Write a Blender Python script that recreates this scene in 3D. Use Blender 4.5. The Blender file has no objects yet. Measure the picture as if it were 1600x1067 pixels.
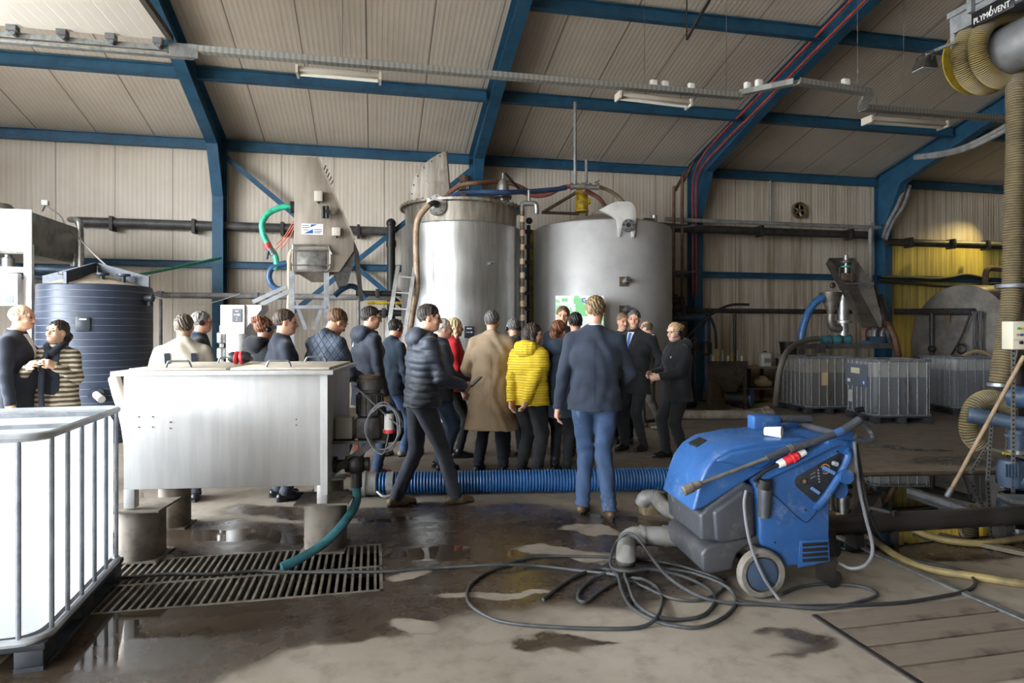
import bpy, bmesh, math, random
import numpy as np
from mathutils import Vector, Matrix, Quaternion
random.seed(7)
PI = math.pi
C = bpy.context.scene.collection
# ---------------------------------------------------------------- camera frame
CAMH, FPX, HY = 1.58, 1000.0, 518.0
TH = math.atan(.215)
ST, CT = math.sin(TH), math.cos(TH)
V = Vector
def ray(x, y):
    u = (x-800)/FPX
    return V((ST+u*CT, CT-u*ST, (HY-y)/FPX))
def P(x, y, d):
    r = ray(x, y)*d
    return V((r.x, r.y, CAMH+r.z))
def F(x, y, z=0.0):
    r = ray(x, y)
    return P(x, y, (z-CAMH)/r.z)
def W(x, y, Y):
    r = ray(x, y)
    return P(x, y, Y/r.y)
def PX(x, y, X):
    r = ray(x, y)
    return P(x, y, X/r.x)
def cam(cx, d, z=0.0):
    return V((cx*CT+d*ST, d*CT-cx*ST, z))
def onplane(x, y, p, n):
    r = ray(x, y); o = V((0, 0, CAMH)); n = V(n)
    return o + r*((V(p)-o).dot(n)/r.dot(n))
R = math.radians
# ---------------------------------------------------------------- mesh builder
def frame(d, up=(0, 0, 1)):
    z = V(d).normalized(); u = V(up)
    if abs(z.dot(u.normalized())) > .995:
        u = V((0, 1, 0)) if abs(z.y) < .9 else V((1, 0, 0))
    x = u.cross(z).normalized(); y = z.cross(x)
    return x, y, z
def catmull(pts, n=6, closed=False):
    pts = [V(p) for p in pts]
    if len(pts) < 3 or n < 2: return pts
    out = []; m = len(pts)
    rng = range(m) if closed else range(m-1)
    for i in rng:
        if closed: a, b, c, d = pts[i-1], pts[i], pts[(i+1) % m], pts[(i+2) % m]
        else: a, b, c, d = pts[max(i-1, 0)], pts[i], pts[i+1], pts[min(i+2, m-1)]
        for k in range(n):
            t = k/n
            out.append(.5*((2*b)+(c-a)*t+(2*a-5*b+4*c-d)*t*t+(3*b-a-3*c+d)*t**3))
    if not closed: out.append(pts[-1])
    return out
ROOTS = {}
def root_of(o):
    while o.parent: o = o.parent
    return o
class MB:
    def __init__(s): s.v = []; s.f = []
    def add(s, vs, fs):
        o = len(s.v); s.v += [V(v) for v in vs]; s.f += [[i+o for i in f] for f in fs]; return s
    def box(s, c, size, rot=None):
        c = V(c); x, y, z = [k/2 for k in size]
        vs = [V((a*x, b*y, g*z)) for g in (-1, 1) for b in (-1, 1) for a in (-1, 1)]
        if rot is not None: vs = [rot @ v for v in vs]
        return s.add([v+c for v in vs], [(0, 2, 3, 1), (4, 5, 7, 6), (0, 1, 5, 4), (2, 6, 7, 3), (0, 4, 6, 2), (1, 3, 7, 5)])
    def bb(s, lo, hi):
        lo, hi = V(lo), V(hi); return s.box((lo+hi)/2, hi-lo)
    def bar(s, p0, p1, w, h, up=(0, 0, 1)):
        p0, p1 = V(p0), V(p1); x, y, z = frame(p1-p0, up); vs = []
        for p in (p0, p1):
            for b in (-1, 1):
                for a in (-1, 1): vs.append(p+x*(a*w/2)+y*(b*h/2))
        return s.add(vs, [(0, 2, 3, 1), (4, 5, 7, 6), (0, 1, 5, 4), (2, 6, 7, 3), (0, 4, 6, 2), (1, 3, 7, 5)])
    def ibeam(s, p0, p1, w, h, t=.014, up=(0, 0, 1)):
        p0, p1 = V(p0), V(p1); x, y, z = frame(p1-p0, up)
        a, b, t2, g = w/2, h/2, t/2, h/2-t
        pr = [(-a, -b), (a, -b), (a, -g), (t2, -g), (t2, g), (a, g), (a, b), (-a, b), (-a, g), (-t2, g), (-t2, -g), (-a, -g)]
        vs = [p+x*q[0]+y*q[1] for p in (p0, p1) for q in pr]; n = 12
        fs = [(i, (i+1) % n, n+(i+1) % n, n+i) for i in range(n)]
        for o, rev in ((0, 1), (n, 0)):
            for q in ((0, 1, 2, 11), (11, 2, 3, 10), (10, 3, 4, 9), (9, 4, 5, 8), (8, 5, 6, 7)):
                q = [o+i for i in q]; fs.append(q[::-1] if rev else q)
        return s.add(vs, fs)
    def cyl(s, p0, p1, r0, r1=None, n=20, caps=True):
        r1 = r0 if r1 is None else r1
        p0, p1 = V(p0), V(p1); x, y, z = frame(p1-p0); vs = []
        for p, r in ((p0, r0), (p1, r1)):
            vs += [p+(x*math.cos(2*PI*i/n)+y*math.sin(2*PI*i/n))*r for i in range(n)]
        fs = [(i, (i+1) % n, n+(i+1) % n, n+i) for i in range(n)]
        if caps: fs += [list(range(n))[::-1], list(range(n, 2*n))]
        return s.add(vs, fs)
    def tube(s, pts, r, n=8, sub=6, closed=False, caps=True, sq=1.0):
        pts = catmull(pts, sub, closed) if sub else [V(p) for p in pts]
        m = len(pts); rr = r if callable(r) else (lambda t: r)
        vs = []; prev = None
        for i, p in enumerate(pts):
            if closed: d = pts[(i+1) % m]-pts[i-1]
            else: d = pts[min(i+1, m-1)]-pts[max(i-1, 0)]
            if d.length < 1e-9: d = V((0, 0, 1))
            d.normalize()
            if prev is None: x, y, _ = frame(d)
            else:
                x = prev-d*prev.dot(d)
                if x.length < 1e-6: x = frame(d)[0]
                x.normalize(); y = d.cross(x)
            prev = x; q = rr(i/max(m-1, 1))
            vs += [p+(x*math.cos(2*PI*k/n)+y*math.sin(2*PI*k/n)*sq)*q for k in range(n)]
        fs = []
        for i in range(m if closed else m-1):
            a, b = i*n, ((i+1) % m)*n
            fs += [(a+k, a+(k+1) % n, b+(k+1) % n, b+k) for k in range(n)]
        if not closed and caps: fs += [list(range(n))[::-1], [(m-1)*n+k for k in range(n)]]
        return s.add(vs, fs)
    def lathe(s, prof, p=(0, 0, 0), axis=(0, 0, 1), n=32, caps=True):
        p = V(p); x, y, z = frame(axis); vs = []
        for r, h in prof: vs += [p+z*h+(x*math.cos(2*PI*i/n)+y*math.sin(2*PI*i/n))*max(r, 1e-4) for i in range(n)]
        fs = []; m = len(prof)
        for j in range(m-1): fs += [(j*n+i, j*n+(i+1) % n, (j+1)*n+(i+1) % n, (j+1)*n+i) for i in range(n)]
        if caps: fs += [list(range(n))[::-1], [(m-1)*n+i for i in range(n)]]
        return s.add(vs, fs)
    def prism(s, poly, ext):
        """poly: list of 3D points (planar); ext: extrusion vector"""
        poly = [V(p) for p in poly]; e = V(ext); n = len(poly)
        nrm = V((0, 0, 0))
        for i in range(n): nrm += poly[i].cross(poly[(i+1) % n])
        if nrm.dot(e) > 0: poly = poly[::-1]
        vs = poly+[p+e for p in poly]
        return s.add(vs, [tuple(range(n)), tuple(range(2*n-1, n-1, -1))]+[(i, n+i, n+(i+1) % n, (i+1) % n) for i in range(n)])
    def loft(s, rings, caps=True, closed=True):
        n = len(rings[0]); vs = [p for r in rings for p in r]; fs = []
        for j in range(len(rings)-1):
            for i in range(n if closed else n-1): fs.append((j*n+i, j*n+(i+1) % n, (j+1)*n+(i+1) % n, (j+1)*n+i))
        if caps: fs += [list(range(n))[::-1], [(len(rings)-1)*n+i for i in range(n)]]
        return s.add(vs, fs)
    def ell(s, c, r, rot=None, n=16, m=10):
        c = V(c); vs = []; fs = []
        for j in range(m+1):
            th = PI*j/m
            for i in range(n):
                ph = 2*PI*i/n
                v = V((r[0]*math.sin(th)*math.cos(ph), r[1]*math.sin(th)*math.sin(ph), -r[2]*math.cos(th)))
                vs.append(c+(rot @ v if rot is not None else v))
        for j in range(m):
            for i in range(n): fs.append((j*n+i, j*n+(i+1) % n, (j+1)*n+(i+1) % n, (j+1)*n+i))
        return s.add(vs, fs)
    def torus(s, c, axis, R_, r, n=32, m=10, a0=0, a1=2*PI):
        x, y, z = frame(axis); c = V(c); full = abs(a1-a0) > 6.28
        k = n if full else n+1
        pts = [c+(x*math.cos(a0+(a1-a0)*i/n)+y*math.sin(a0+(a1-a0)*i/n))*R_ for i in range(k)]
        return s.tube(pts, r, m, 0, closed=full)
    def quad(s, a, b, c, d): return s.add([a, b, c, d], [(0, 1, 2, 3)])
    def build(s, name, mat, parent=None, local=False, fm=None, mat2=None, bevel=0, seg=2, smooth=35, origin=None):
        me = bpy.data.meshes.new(name); vs = s.v
        o = bpy.data.objects.new(name, me); C.objects.link(o)
        if parent is not None:
            if not local:
                inv = root_of(parent)['_m']; inv = Matrix([inv[i*4:i*4+4] for i in range(4)]).inverted()
                vs = [inv @ v for v in vs]
            o.parent = parent
        else:
            if origin is None:
                lo = [min(v[i] for v in vs) for i in range(3)]; hi = [max(v[i] for v in vs) for i in range(3)]
                origin = V(((lo[0]+hi[0])/2, (lo[1]+hi[1])/2, lo[2]))
            origin = V(origin); vs = [v-origin for v in vs]; o.location = origin
            m = Matrix.Translation(origin); o['_m'] = [m[i][j] for i in range(4) for j in range(4)]
        me.from_pydata([tuple(v) for v in vs], [], s.f)
        bm = bmesh.new(); bm.from_mesh(me)
        bmesh.ops.remove_doubles(bm, verts=bm.verts, dist=1e-5)
        bmesh.ops.recalc_face_normals(bm, faces=bm.faces)
        if bevel:
            es = [e for e in bm.edges if len(e.link_faces) == 2 and e.calc_face_angle(0) > R(28)]
            bmesh.ops.bevel(bm, geom=es, offset=bevel, segments=seg, profile=.5, affect='EDGES', clamp_overlap=True)
        bm.to_mesh(me); bm.free()
        for p in me.polygons: p.use_smooth = True
        me.set_sharp_from_angle(angle=R(smooth))
        if mat is not None: me.materials.append(mat)
        if fm and len(fm) == len(me.polygons):
            me.materials.append(mat2); me.polygons.foreach_set('material_index', fm)
        return o
def tag(o, label=None, cat=None, group=None, kind=None):
    if label: o['label'] = label
    if cat: o['category'] = cat
    if group: o['group'] = group
    if kind: o['kind'] = kind
    return o
def thing(name, label, cat, loc=(0, 0, 0), rotz=0.0, group=None):
    o = bpy.data.objects.new(name, None); C.objects.link(o); o.empty_display_size = .1
    o.location = V(loc); o.rotation_euler = (0, 0, rotz)
    m = Matrix.Translation(V(loc)) @ Matrix.Rotation(rotz, 4, 'Z')
    o['_m'] = [m[i][j] for i in range(4) for j in range(4)]
    return tag(o, label, cat, group)
def solo(mb, name, mat, label, cat, group=None, **k):
    return tag(mb.build(name, mat, **k), label, cat, group)
def struct(mb, name, mat, **k):
    k.setdefault('origin', (0, 0, 0))
    return tag(mb.build(name, mat, **k), kind='structure')
def part(name, mat, parent, fn, *a, **k):
    """part('leg', mat, root, 'cyl', p0, p1, r)"""
    kw = {q: k.pop(q) for q in ('local', 'bevel', 'seg', 'smooth') if q in k}
    m = MB(); getattr(m, fn)(*a, **k); return m.build(name, mat, parent, **kw)
def dup(root, loc, rotz=None, label=None, group=None):
    r = root.copy(); C.objects.link(r); r.location = V(loc)
    if rotz is not None: r.rotation_euler = (0, 0, rotz)
    if label: r['label'] = label
    if group: r['group'] = group
    for ch in list(root.children):
        c = ch.copy(); C.objects.link(c); c.parent = r
        for g in list(ch.children):
            d = g.copy(); C.objects.link(d); d.parent = c
    return r
# ---------------------------------------------------------------- materials
def lin(h):
    if isinstance(h, (tuple, list)): return tuple(h)[:3]
    h = h.lstrip('#'); out = []
    if len(h) == 3: h = ''.join(c*2 for c in h)
    for i in (0, 2, 4):
        c = int(h[i:i+2], 16)/255
        out.append(c/12.92 if c <= .04045 else ((c+.055)/1.055)**2.4)
    return tuple(out)
class NT:
    """tiny node-tree helper"""
    def __init__(s, name):
        s.m = bpy.data.materials.new(name); s.m.use_nodes = True
        s.t = s.m.node_tree; s.b = s.t.nodes['Principled BSDF']; s.out = s.t.nodes['Material Output']
    def n(s, typ, **k):
        o = s.t.nodes.new(typ)
        for a, b in k.items(): setattr(o, a, b)
        return o
    def l(s, a, b): s.t.links.new(a, b)
    def val(s, x, sock):
        if isinstance(x, (int, float)): sock.default_value = x
        else: s.l(x, sock)
    def math(s, op, a, b=0.0, c=0.0, clamp=False):
        o = s.n('ShaderNodeMath', operation=op, use_clamp=clamp)
        s.val(a, o.inputs[0]); s.val(b, o.inputs[1]); s.val(c, o.inputs[2]); return o.outputs[0]
    def coord(s): return s.n('ShaderNodeTexCoord').outputs['Object']
    def mapping(s, vec, scale=(1, 1, 1), loc=(0, 0, 0), rot=(0, 0, 0)):
        o = s.n('ShaderNodeMapping'); s.l(vec, o.inputs[0])
        o.inputs['Location'].default_value = loc; o.inputs['Rotation'].default_value = rot; o.inputs['Scale'].default_value = scale
        return o.outputs[0]
    def noise(s, vec, scale, detail=4, rough=.6):
        o = s.n('ShaderNodeTexNoise'); s.l(vec, o.inputs['Vector'])
        o.inputs['Scale'].default_value = scale; o.inputs['Detail'].default_value = detail; o.inputs['Roughness'].default_value = rough
        return o.outputs['Fac']
    def sep(s, vec):
        o = s.n('ShaderNodeSeparateXYZ'); s.l(vec, o.inputs[0]); return o.outputs
    def remap(s, x, a, b, c=0.0, d=1.0, smooth=True):
        o = s.n('ShaderNodeMapRange'); o.interpolation_type = 'SMOOTHSTEP' if smooth else 'LINEAR'
        s.val(x, o.inputs[0])
        for i, q in enumerate((a, b, c, d)): o.inputs[i+1].default_value = q
        return o.outputs[0]
    def mix(s, f, a, b):
        o = s.n('ShaderNodeMix', data_type='RGBA')
        s.val(f, o.inputs[0])
        for x, k in ((a, 6), (b, 7)):
            if isinstance(x, (tuple, list, str)): o.inputs[k].default_value = (*lin(x), 1)
            else: s.l(x, o.inputs[k])
        return o.outputs[2]
    def bump(s, h, strength=.3, dist=.01):
        o = s.n('ShaderNodeBump'); o.inputs['Strength'].default_value = strength; o.inputs['Distance'].default_value = dist
        s.l(h, o.inputs['Height']); s.l(o.outputs[0], s.b.inputs['Normal']); return o.outputs[0]
    def set(s, **k):
        names = dict(col='Base Color', rough='Roughness', metal='Metallic', spec='Specular IOR Level', trans='Transmission Weight', ior='IOR', coat='Coat Weight', sheen='Sheen Weight', sss='Subsurface Weight', alpha='Alpha')
        for a, x in k.items():
            sock = s.b.inputs[names[a]]
            if isinstance(x, (int, float)): sock.default_value = x
            elif isinstance(x, (str, tuple, list)): sock.default_value = (*lin(x), 1)
            else: s.l(x, sock)
        return s
MATS = {}
def M(name, col, rough=.5, metal=0.0, col2=None, vs=4.0, lo=.4, hi=.65, bump=0.0, bs=60.0, bd=.004, rvar=0.0, **k):
    if name in MATS: return MATS[name]
    t = NT(name); t.set(col=col, rough=rough, metal=metal, **k)
    if col2 or bump or rvar: co = t.coord()
    if col2:
        f = t.remap(t.noise(co, vs, 6, .65), lo, hi); t.set(col=t.mix(f, col, col2))
        if rvar: t.set(rough=t.remap(f, 0, 1, rough, rough+rvar))
    if bump: t.bump(t.noise(co, bs, 3), bump, bd)
    MATS[name] = t.m; return t.m
# ================================================================ SETTING
XL, XR, YB, YF = -8.05, 22.4, 13.7, -12.0
YRIDGE = -2.0
def zroof(Y): return 5.42+.25*(YB-Y)
# ---- floor: damp concrete with dry patches
def floor_mat():
    t = NT('concrete_floor'); co = t.coord()
    n1 = t.noise(co, 1.1, 6, .62); n2 = t.noise(co, 6, 5, .6); n3 = t.noise(co, 45, 3, .6)
    warp = t.n('ShaderNodeTexNoise'); t.l(co, warp.inputs['Vector']); warp.inputs['Scale'].default_value = 1.6; warp.inputs['Detail'].default_value = 5
    vm = t.n('ShaderNodeVectorMath', operation='MULTIPLY_ADD'); t.l(warp.outputs['Color'], vm.inputs[0]); vm.inputs[1].default_value = (.75, .75, 0); t.l(co, vm.inputs[2])
    wv = t.n('ShaderNodeVectorMath', operation='ADD'); t.l(vm.outputs[0], wv.inputs[0]); wv.inputs[1].default_value = (-.375, -.375, 0)
    def blob(x, y, px, py, rot=0, soft=.16):
        c = F(x, y); m = t.n('ShaderNodeMapping'); m.vector_type = 'TEXTURE'; t.l(wv.outputs[0], m.inputs[0])
        m.inputs['Location'].default_value = (c.x, c.y, 0); m.inputs['Rotation'].default_value = (0, 0, R(rot)); m.inputs['Scale'].default_value = (px, py, 50)
        l = t.n('ShaderNodeVectorMath', operation='LENGTH'); t.l(m.outputs[0], l.inputs[0])
        return t.remap(l.outputs['Value'], 1+soft*.4, 1-soft, 0, 1)
    def union(L):
        a = L[0]
        for b in L[1:]: a = t.math('MAXIMUM', a, b)
        return a
    wet = union([blob(620, 925, 2.2, .42, -6, .25), blob(330, 960, 1.3, .6, 0), blob(430, 905, 2.1, .95, -12), blob(800, 850, 1.9, .95, -8), blob(150, 1010, 1.25, .55, 0), blob(620, 800, 1.6, .33, -12), blob(890, 1010, .30, .12, 0), blob(1245, 1000, .25, .14, 10),
                 blob(760, 820, 1.3, .4, -10), blob(1030, 880, .7, .45, 0), blob(1480, 790, 1.5, .75, -8), blob(1420, 700, .5, .12, -30), blob(1560, 720, 1.2, .35, -12), blob(1560, 850, 1.4, .4, -8), blob(350, 850, 1.6, .5, -12), blob(1480, 970, .5, .12, -8)])
    dry = union([blob(570, 1020, .36, .17, 0), blob(640, 1035, .5, .10, 0), blob(760, 1045, .60, .20, -10), blob(640, 985, .22, .07, -20), blob(760, 935, .30, .06, -5), blob(1080, 1010, .7, .16, -8), blob(560, 770, .9, .25, -12), blob(640, 905, .16, .07, 0), blob(925, 828, .22, .09, -15), blob(870, 862, .45, .10, -20),
                 blob(480, 780, 1.1, .3, -12), blob(760, 782, 1.4, .14, -12, .5)])
    w = t.math('MULTIPLY', wet, t.math('SUBTRACT', 1.0, dry))
    w = t.math('MULTIPLY', w, t.remap(n1, .25, .45, .55, 1))
    dcol = t.mix(t.remap(n1, .35, .7), '#8f8578', '#a1978a'); dcol = t.mix(t.remap(n2, .45, .75, 0, .6), dcol, '#6f6558')
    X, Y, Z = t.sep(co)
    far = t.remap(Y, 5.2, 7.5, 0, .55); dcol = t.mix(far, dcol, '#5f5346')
    wcol = t.mix(t.remap(n2, .3, .7), '#382e25', '#483c30')
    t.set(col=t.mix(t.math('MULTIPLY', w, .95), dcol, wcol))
    pud = union([blob(120, 1000, 1.0, .42, 5, .15), blob(370, 842, .75, .14, -12, .2), blob(690, 868, .5, .16, -10, .2), blob(560, 815, .5, .12, -12, .2)])
    # slab joints
    t.set(rough=t.math('MULTIPLY', t.math('ADD', t.remap(w, 0, 1, .78, .24), t.remap(n2, .3, .7, -.05, .10)), t.math('SUBTRACT', 1.0, t.math('MULTIPLY', pud, .88))), spec=.36)
    t.bump(t.math('MULTIPLY', t.math('ADD', n3, t.math('MULTIPLY', n2, 1.5)), t.math('SUBTRACT', 1.0, pud)), .10, .006)
    return t.m
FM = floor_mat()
g0, g1, g2, g3 = F(188, 950), F(598, 927), F(597, 853), F(263, 866)
GX0, GX1, GY0, GY1 = g0.x-.32, (g1.x+g2.x)/2, (g0.y+g1.y)/2-.01, (g2.y+g3.y)/2-.02
def floor_mesh():
    m = MB(); xs = [XL, GX0, GX1, XR]; ys = [YF, GY0, GY1, YB]
    for i in range(3):
        for j in range(3):
            if i == 1 and j == 1: continue
            m.bb((xs[i], ys[j], -.12), (xs[i+1], ys[j+1], 0))
    return m
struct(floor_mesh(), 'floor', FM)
PIT = M('pit_dark', '#1b1713', .5)
m = MB(); m.bb((GX0-.1, GY0-.1, -.75), (GX1+.1, GY1+.1, -.7))
for a in ((GX0-.12, GY0-.1, GX0-.02, GY1+.1), (GX1+.02, GY0-.1, GX1+.12, GY1+.1), (GX0-.1, GY0-.12, GX1+.1, GY0-.02), (GX0-.1, GY1+.02, GX1+.1, GY1+.12)): m.bb((a[0], a[1], -.75), (a[2], a[3], -.12))
struct(m, 'floor_drain_pit', PIT)
# ---- walls: ribbed sheet panels
def sheet(name, c1, c2, stain, seam0, wall=True, streak=.5):
    t = NT(name); co = t.coord(); X, Y, Z = t.sep(co)
    rib = t.math('SINE', t.math('MULTIPLY', X, 2*PI/.083)); rb = t.remap(rib, -.5, .6, 0, 1)
    fr = t.math('FRACT', t.math('ADD', t.math('MULTIPLY', X, 1/1.02), seam0)); sm = t.math('ABSOLUTE', t.math('SUBTRACT', fr, .5)); seam = t.remap(sm, .006, .016, 1, 0)
    n1 = t.noise(co, .6, 5); n2 = t.noise(t.mapping(co, (9, 9, .35) if wall else (9, .35, .35)), 1, 5, .6); n3 = t.noise(co, 18, 2)
    c = t.mix(t.remap(n1, .35, .7), c1, c2)
    c = t.mix(t.math('MULTIPLY', t.remap(n2, .52, .8), streak), c, stain)
    if wall:
        yl = t.math('MULTIPLY', t.remap(X, 12.3, 12.4), t.remap(Z, 3.86, 3.83)); c = t.mix(yl, c, t.mix(t.remap(n1, .3, .7), '#e3cf68', '#d2bd60'))
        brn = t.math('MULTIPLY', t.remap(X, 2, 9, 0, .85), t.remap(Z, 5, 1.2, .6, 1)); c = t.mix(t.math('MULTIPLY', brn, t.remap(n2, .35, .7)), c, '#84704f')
        c = t.mix(t.math('MULTIPLY', t.remap(Z, .9, .4), t.remap(X, 4, 8, .15, .75)), c, '#5a4a35')  # brownish dirt low on the wall; shadow towards the right mixed into the colour
    c = t.mix(t.math('MULTIPLY', t.math('SUBTRACT', 1.0, rb), .09), c, '#5d5346')
    c = t.mix(t.math('MULTIPLY', seam, .5 if wall else .75), c, '#4a4138'); t.set(col=c, rough=.55)
    t.bump(t.math('SUBTRACT', t.math('MULTIPLY', rb, .7), seam), .32, .012); return t.m
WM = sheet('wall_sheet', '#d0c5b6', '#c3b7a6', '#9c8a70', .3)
RM = sheet('roof_sheet', '#cdc2b5', '#bfb4a6', '#978b7c', .62, False, .35)
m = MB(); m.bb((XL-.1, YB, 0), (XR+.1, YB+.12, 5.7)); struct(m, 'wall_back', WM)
PW = M('wall_plain', '#7d7568', .7, col2='#70685c', vs=1.5)
# left wall with the two door openings the daylight comes through
D1 = (1.6, 8.9, 4.85); D2 = (-7.0, -1.2, 3.3)
m = MB(); zt = zroof(YRIDGE)
def wl(y0, y1, z0, z1): m.bb((XL-.12, y0, z0), (XL, y1, z1))
wl(D1[1], YB, 0, 5.7); wl(D2[1], D1[0], 0, 8); wl(YF, D2[0], 0, 6.6); wl(D2[0], D2[1], D2[2], 7.6); wl(D1[0], D1[1], D1[2], 7.8)
m.prism([(XL-.12, YB, 5.3), (XL-.12, YRIDGE, zt), (XL-.12, YRIDGE, 6.0), (XL-.12, YB, 5.2)], (.12, 0, 0)); struct(m, 'wall_left', PW)
m = MB(); m.bb((XR, YF, 0), (XR+.12, YB, 9.5)); struct(m, 'wall_right', PW)
m = MB(); m.bb((XL, YF-.12, 0), (XR, YF, 7.2)); struct(m, 'wall_front', PW)
m = MB()
m.prism([(XL-.1, YB+.15, zroof(YB+.15)), (XL-.1, YRIDGE, zt), (XL-.1, YRIDGE, zt+.1), (XL-.1, YB+.15, zroof(YB+.15)+.1)], (XR-XL+.2, 0, 0))
m.prism([(XL-.1, YRIDGE, zt), (XL-.1, YF-.15, zt-2.55), (XL-.1, YF-.15, zt-2.45), (XL-.1, YRIDGE, zt+.1)], (XR-XL+.2, 0, 0)); struct(m, 'ceiling', RM)
# ---- blue steel frames, purlins, rails
BL = M('blue_paint', '#275470', .5, col2='#1f4560', vs=3, spec=.4)
BLD = M('blue_paint_worn', '#254a62', .5, col2='#1b3346', vs=6)
COLX = [-2.97, 2.09, 7.2, 12.25, 17.3]
def web(m, X, a, b, t=.012):   # web plate between inner path a and outer path b (lists of (Y,Z))
    m.prism([(X-t/2, *p) for p in a]+[(X-t/2, *p) for p in b[::-1]], (t, 0, 0))
def flange(m, X, path, w, t=.016):
    for p, q in zip(path[:-1], path[1:]): m.bar((X, *p), (X, *q), w, t, (0, -(q[1]-p[1]), q[0]-p[0]))
lbl = ['blue steel portal frame nearest the ribbed black tank', 'blue steel portal frame rising behind the shiny steel tank', 'blue steel portal frame carrying two thin red pipes', 'blue steel portal frame beside the yellow wall panels', 'blue steel portal frame farthest along behind the hanging yellow hose']
for X, L in zip(COLX, lbl):
    T = thing('portal_frame', L, 'steel frame', (X, 13.5, 0), 0, 'blue steel frames')
    YI, YO, zi = 13.32, 13.66, 4.2
    zin = lambda Y: zroof(Y)-.34
    m = MB(); ci = [(YI, 0), (YI, zi)]; co_ = [(YO, 0), (YO, zi)]
    flange(m, X, ci, .2); flange(m, X, co_, .2); web(m, X, ci, co_); m.build('column', BL, T)
    m = MB(); hi_ = [(YI, zi), (12.86, 5.1), (10.7, zin(10.7)-.04)]; ho = [(YO, zi), (YO, 5.38), (13.55, zroof(13.55)-.02), (10.7, zroof(10.7)-.02)]
    flange(m, X, hi_, .2); flange(m, X, ho, .2); web(m, X, hi_, ho); m.bar((X, YI, zi), (X, YO, zi), .2, .02, (0, 0, 1)); m.bar((X, 12.86, 5.1), (X, YO, 5.32), .2, .016); m.build('haunch', BL, T)
    m = MB(); ri = [(10.7, zin(10.7)-.04), (YRIDGE, zin(YRIDGE))]; ro = [(10.7, zroof(10.7)-.02), (YRIDGE, zroof(YRIDGE)-.02)]
    flange(m, X, ri, .2); flange(m, X, ro, .2); web(m, X, ri, ro); m.build('rafter', BL, T)
    part('base_plate', BLD, T, 'bb', (X-.15, 13.25, 0), (X+.15, 13.69, .03))
bays = list(zip([XL]+COLX, COLX+[XR])); baynames = ['left end bay', 'bay above the hopper machine', 'bay above the two round tanks', 'bay with the wall fan', 'bay over the yellow wall', 'far right bay']
for k, Y in enumerate((13.6, 11.45, 9.15)):
    for (xa, xb), bn in zip(bays, baynames):
        if k == 2 and xb <= 2.2: continue
        z = zroof(Y)-.13 if k else 5.27
        m = MB(); m.ibeam((xa+.102, Y, z), (xb-.102, Y, z), .12, .2)
        solo(m, 'purlin', BL, f"blue steel {['eave beam along the wall top','roof beam in the lower row','roof beam in the upper row'][k]}, {bn}", 'beam', 'blue roof beams')
for (xa, xb), bn in zip(bays[:-1], baynames):
    m = MB(); m.ibeam((xa+.102, 13.57, 2.9), (xb-.102, 13.57, 2.9), .16, .13, .012); solo(m, 'wall_rail', BL, f'blue steel rail low on the back wall, {bn}', 'beam', 'blue wall rails')
for a, b, L in (((-2.85, 13.42, 5.0), (2.0, 13.42, .9), 'blue diagonal brace falling rightwards behind the hopper machine'), ((2.0, 13.37, 5.0), (-2.85, 13.37, .9), 'blue diagonal brace rising to the right behind the hopper machine')):
    m = MB(); m.bar(a, b, .1, .035, (0, -1, 0)); solo(m, 'diagonal_brace', BL, L, 'brace', 'diagonal braces')
# ---- open overhead door stored under the roof, top left
WH = M('door_panel_white', '#e6e2da', .5, col2='#dad5cb', vs=2)
def door_mat():
    t = NT('overhead_door_panel'); co = t.coord(); X, Y, Z = t.sep(co)
    fr = t.math('FRACT', t.math('MULTIPLY', X, 1/.125)); g = t.remap(fr, .0, .1, 1, 0)
    f2 = t.math('FRACT', t.math('MULTIPLY', X, 1/.5)); g2 = t.remap(f2, .0, .03, 1, 0); g = t.math('MAXIMUM', t.math('MULTIPLY', g, .35), g2)
    t.set(col=t.mix(t.math('MULTIPLY', g, .45), '#f2eee6', '#a39a8c'), rough=.5); t.bump(t.math('SUBTRACT', 1.0, g), .4, .01); return t.m
GALV = M('galvanised', '#9a9c9c', .42, .75, col2='#7e8080', vs=12)
GRYM = M('grey_metal', '#77787a', .5, .5, col2='#5f6062', vs=8)
DRK = M('dark_iron', '#2c2a29', .55, .3, col2='#3c3530', vs=9)
q = W(264, 78, 8.35); ZD = 5.02
dx = q.x+.02
T = thing('overhead_door', 'white sectional door rolled up flat under the roof', 'door', (dx-2.5, 6.2, ZD))
part('door_panel', door_mat(), T, 'bb', (XL+.2, .6, ZD), (dx, 8.25, ZD+.05), bevel=.005)
part('bottom_seal', M('rubber_seal', '#3a342c', .8), T, 'bb', (dx, .6, ZD-.01), (dx+.06, 8.25, ZD+.06))
m = MB(); m.bb((XL+.05, 8.30, ZD-.10), (dx+.30, 8.34, ZD-.04)); m.bb((XL+.05, 8.30, ZD-.16), (dx+.26, 8.38, ZD-.13)); m.bb((dx+.0, 8.27, ZD-.17), (dx+.32, 8.30, ZD-.01)); m.build('track', GALV, T)
for k in range(7):
    x = dx-.10-k*.5
    m = MB(); m.bb((x-.05, 8.18, ZD-.06), (x+.05, 8.28, ZD)); m.cyl((x, 8.22, ZD-.07), (x, 8.33, ZD-.07), .028); m.build('roller', GRYM, T)
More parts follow.
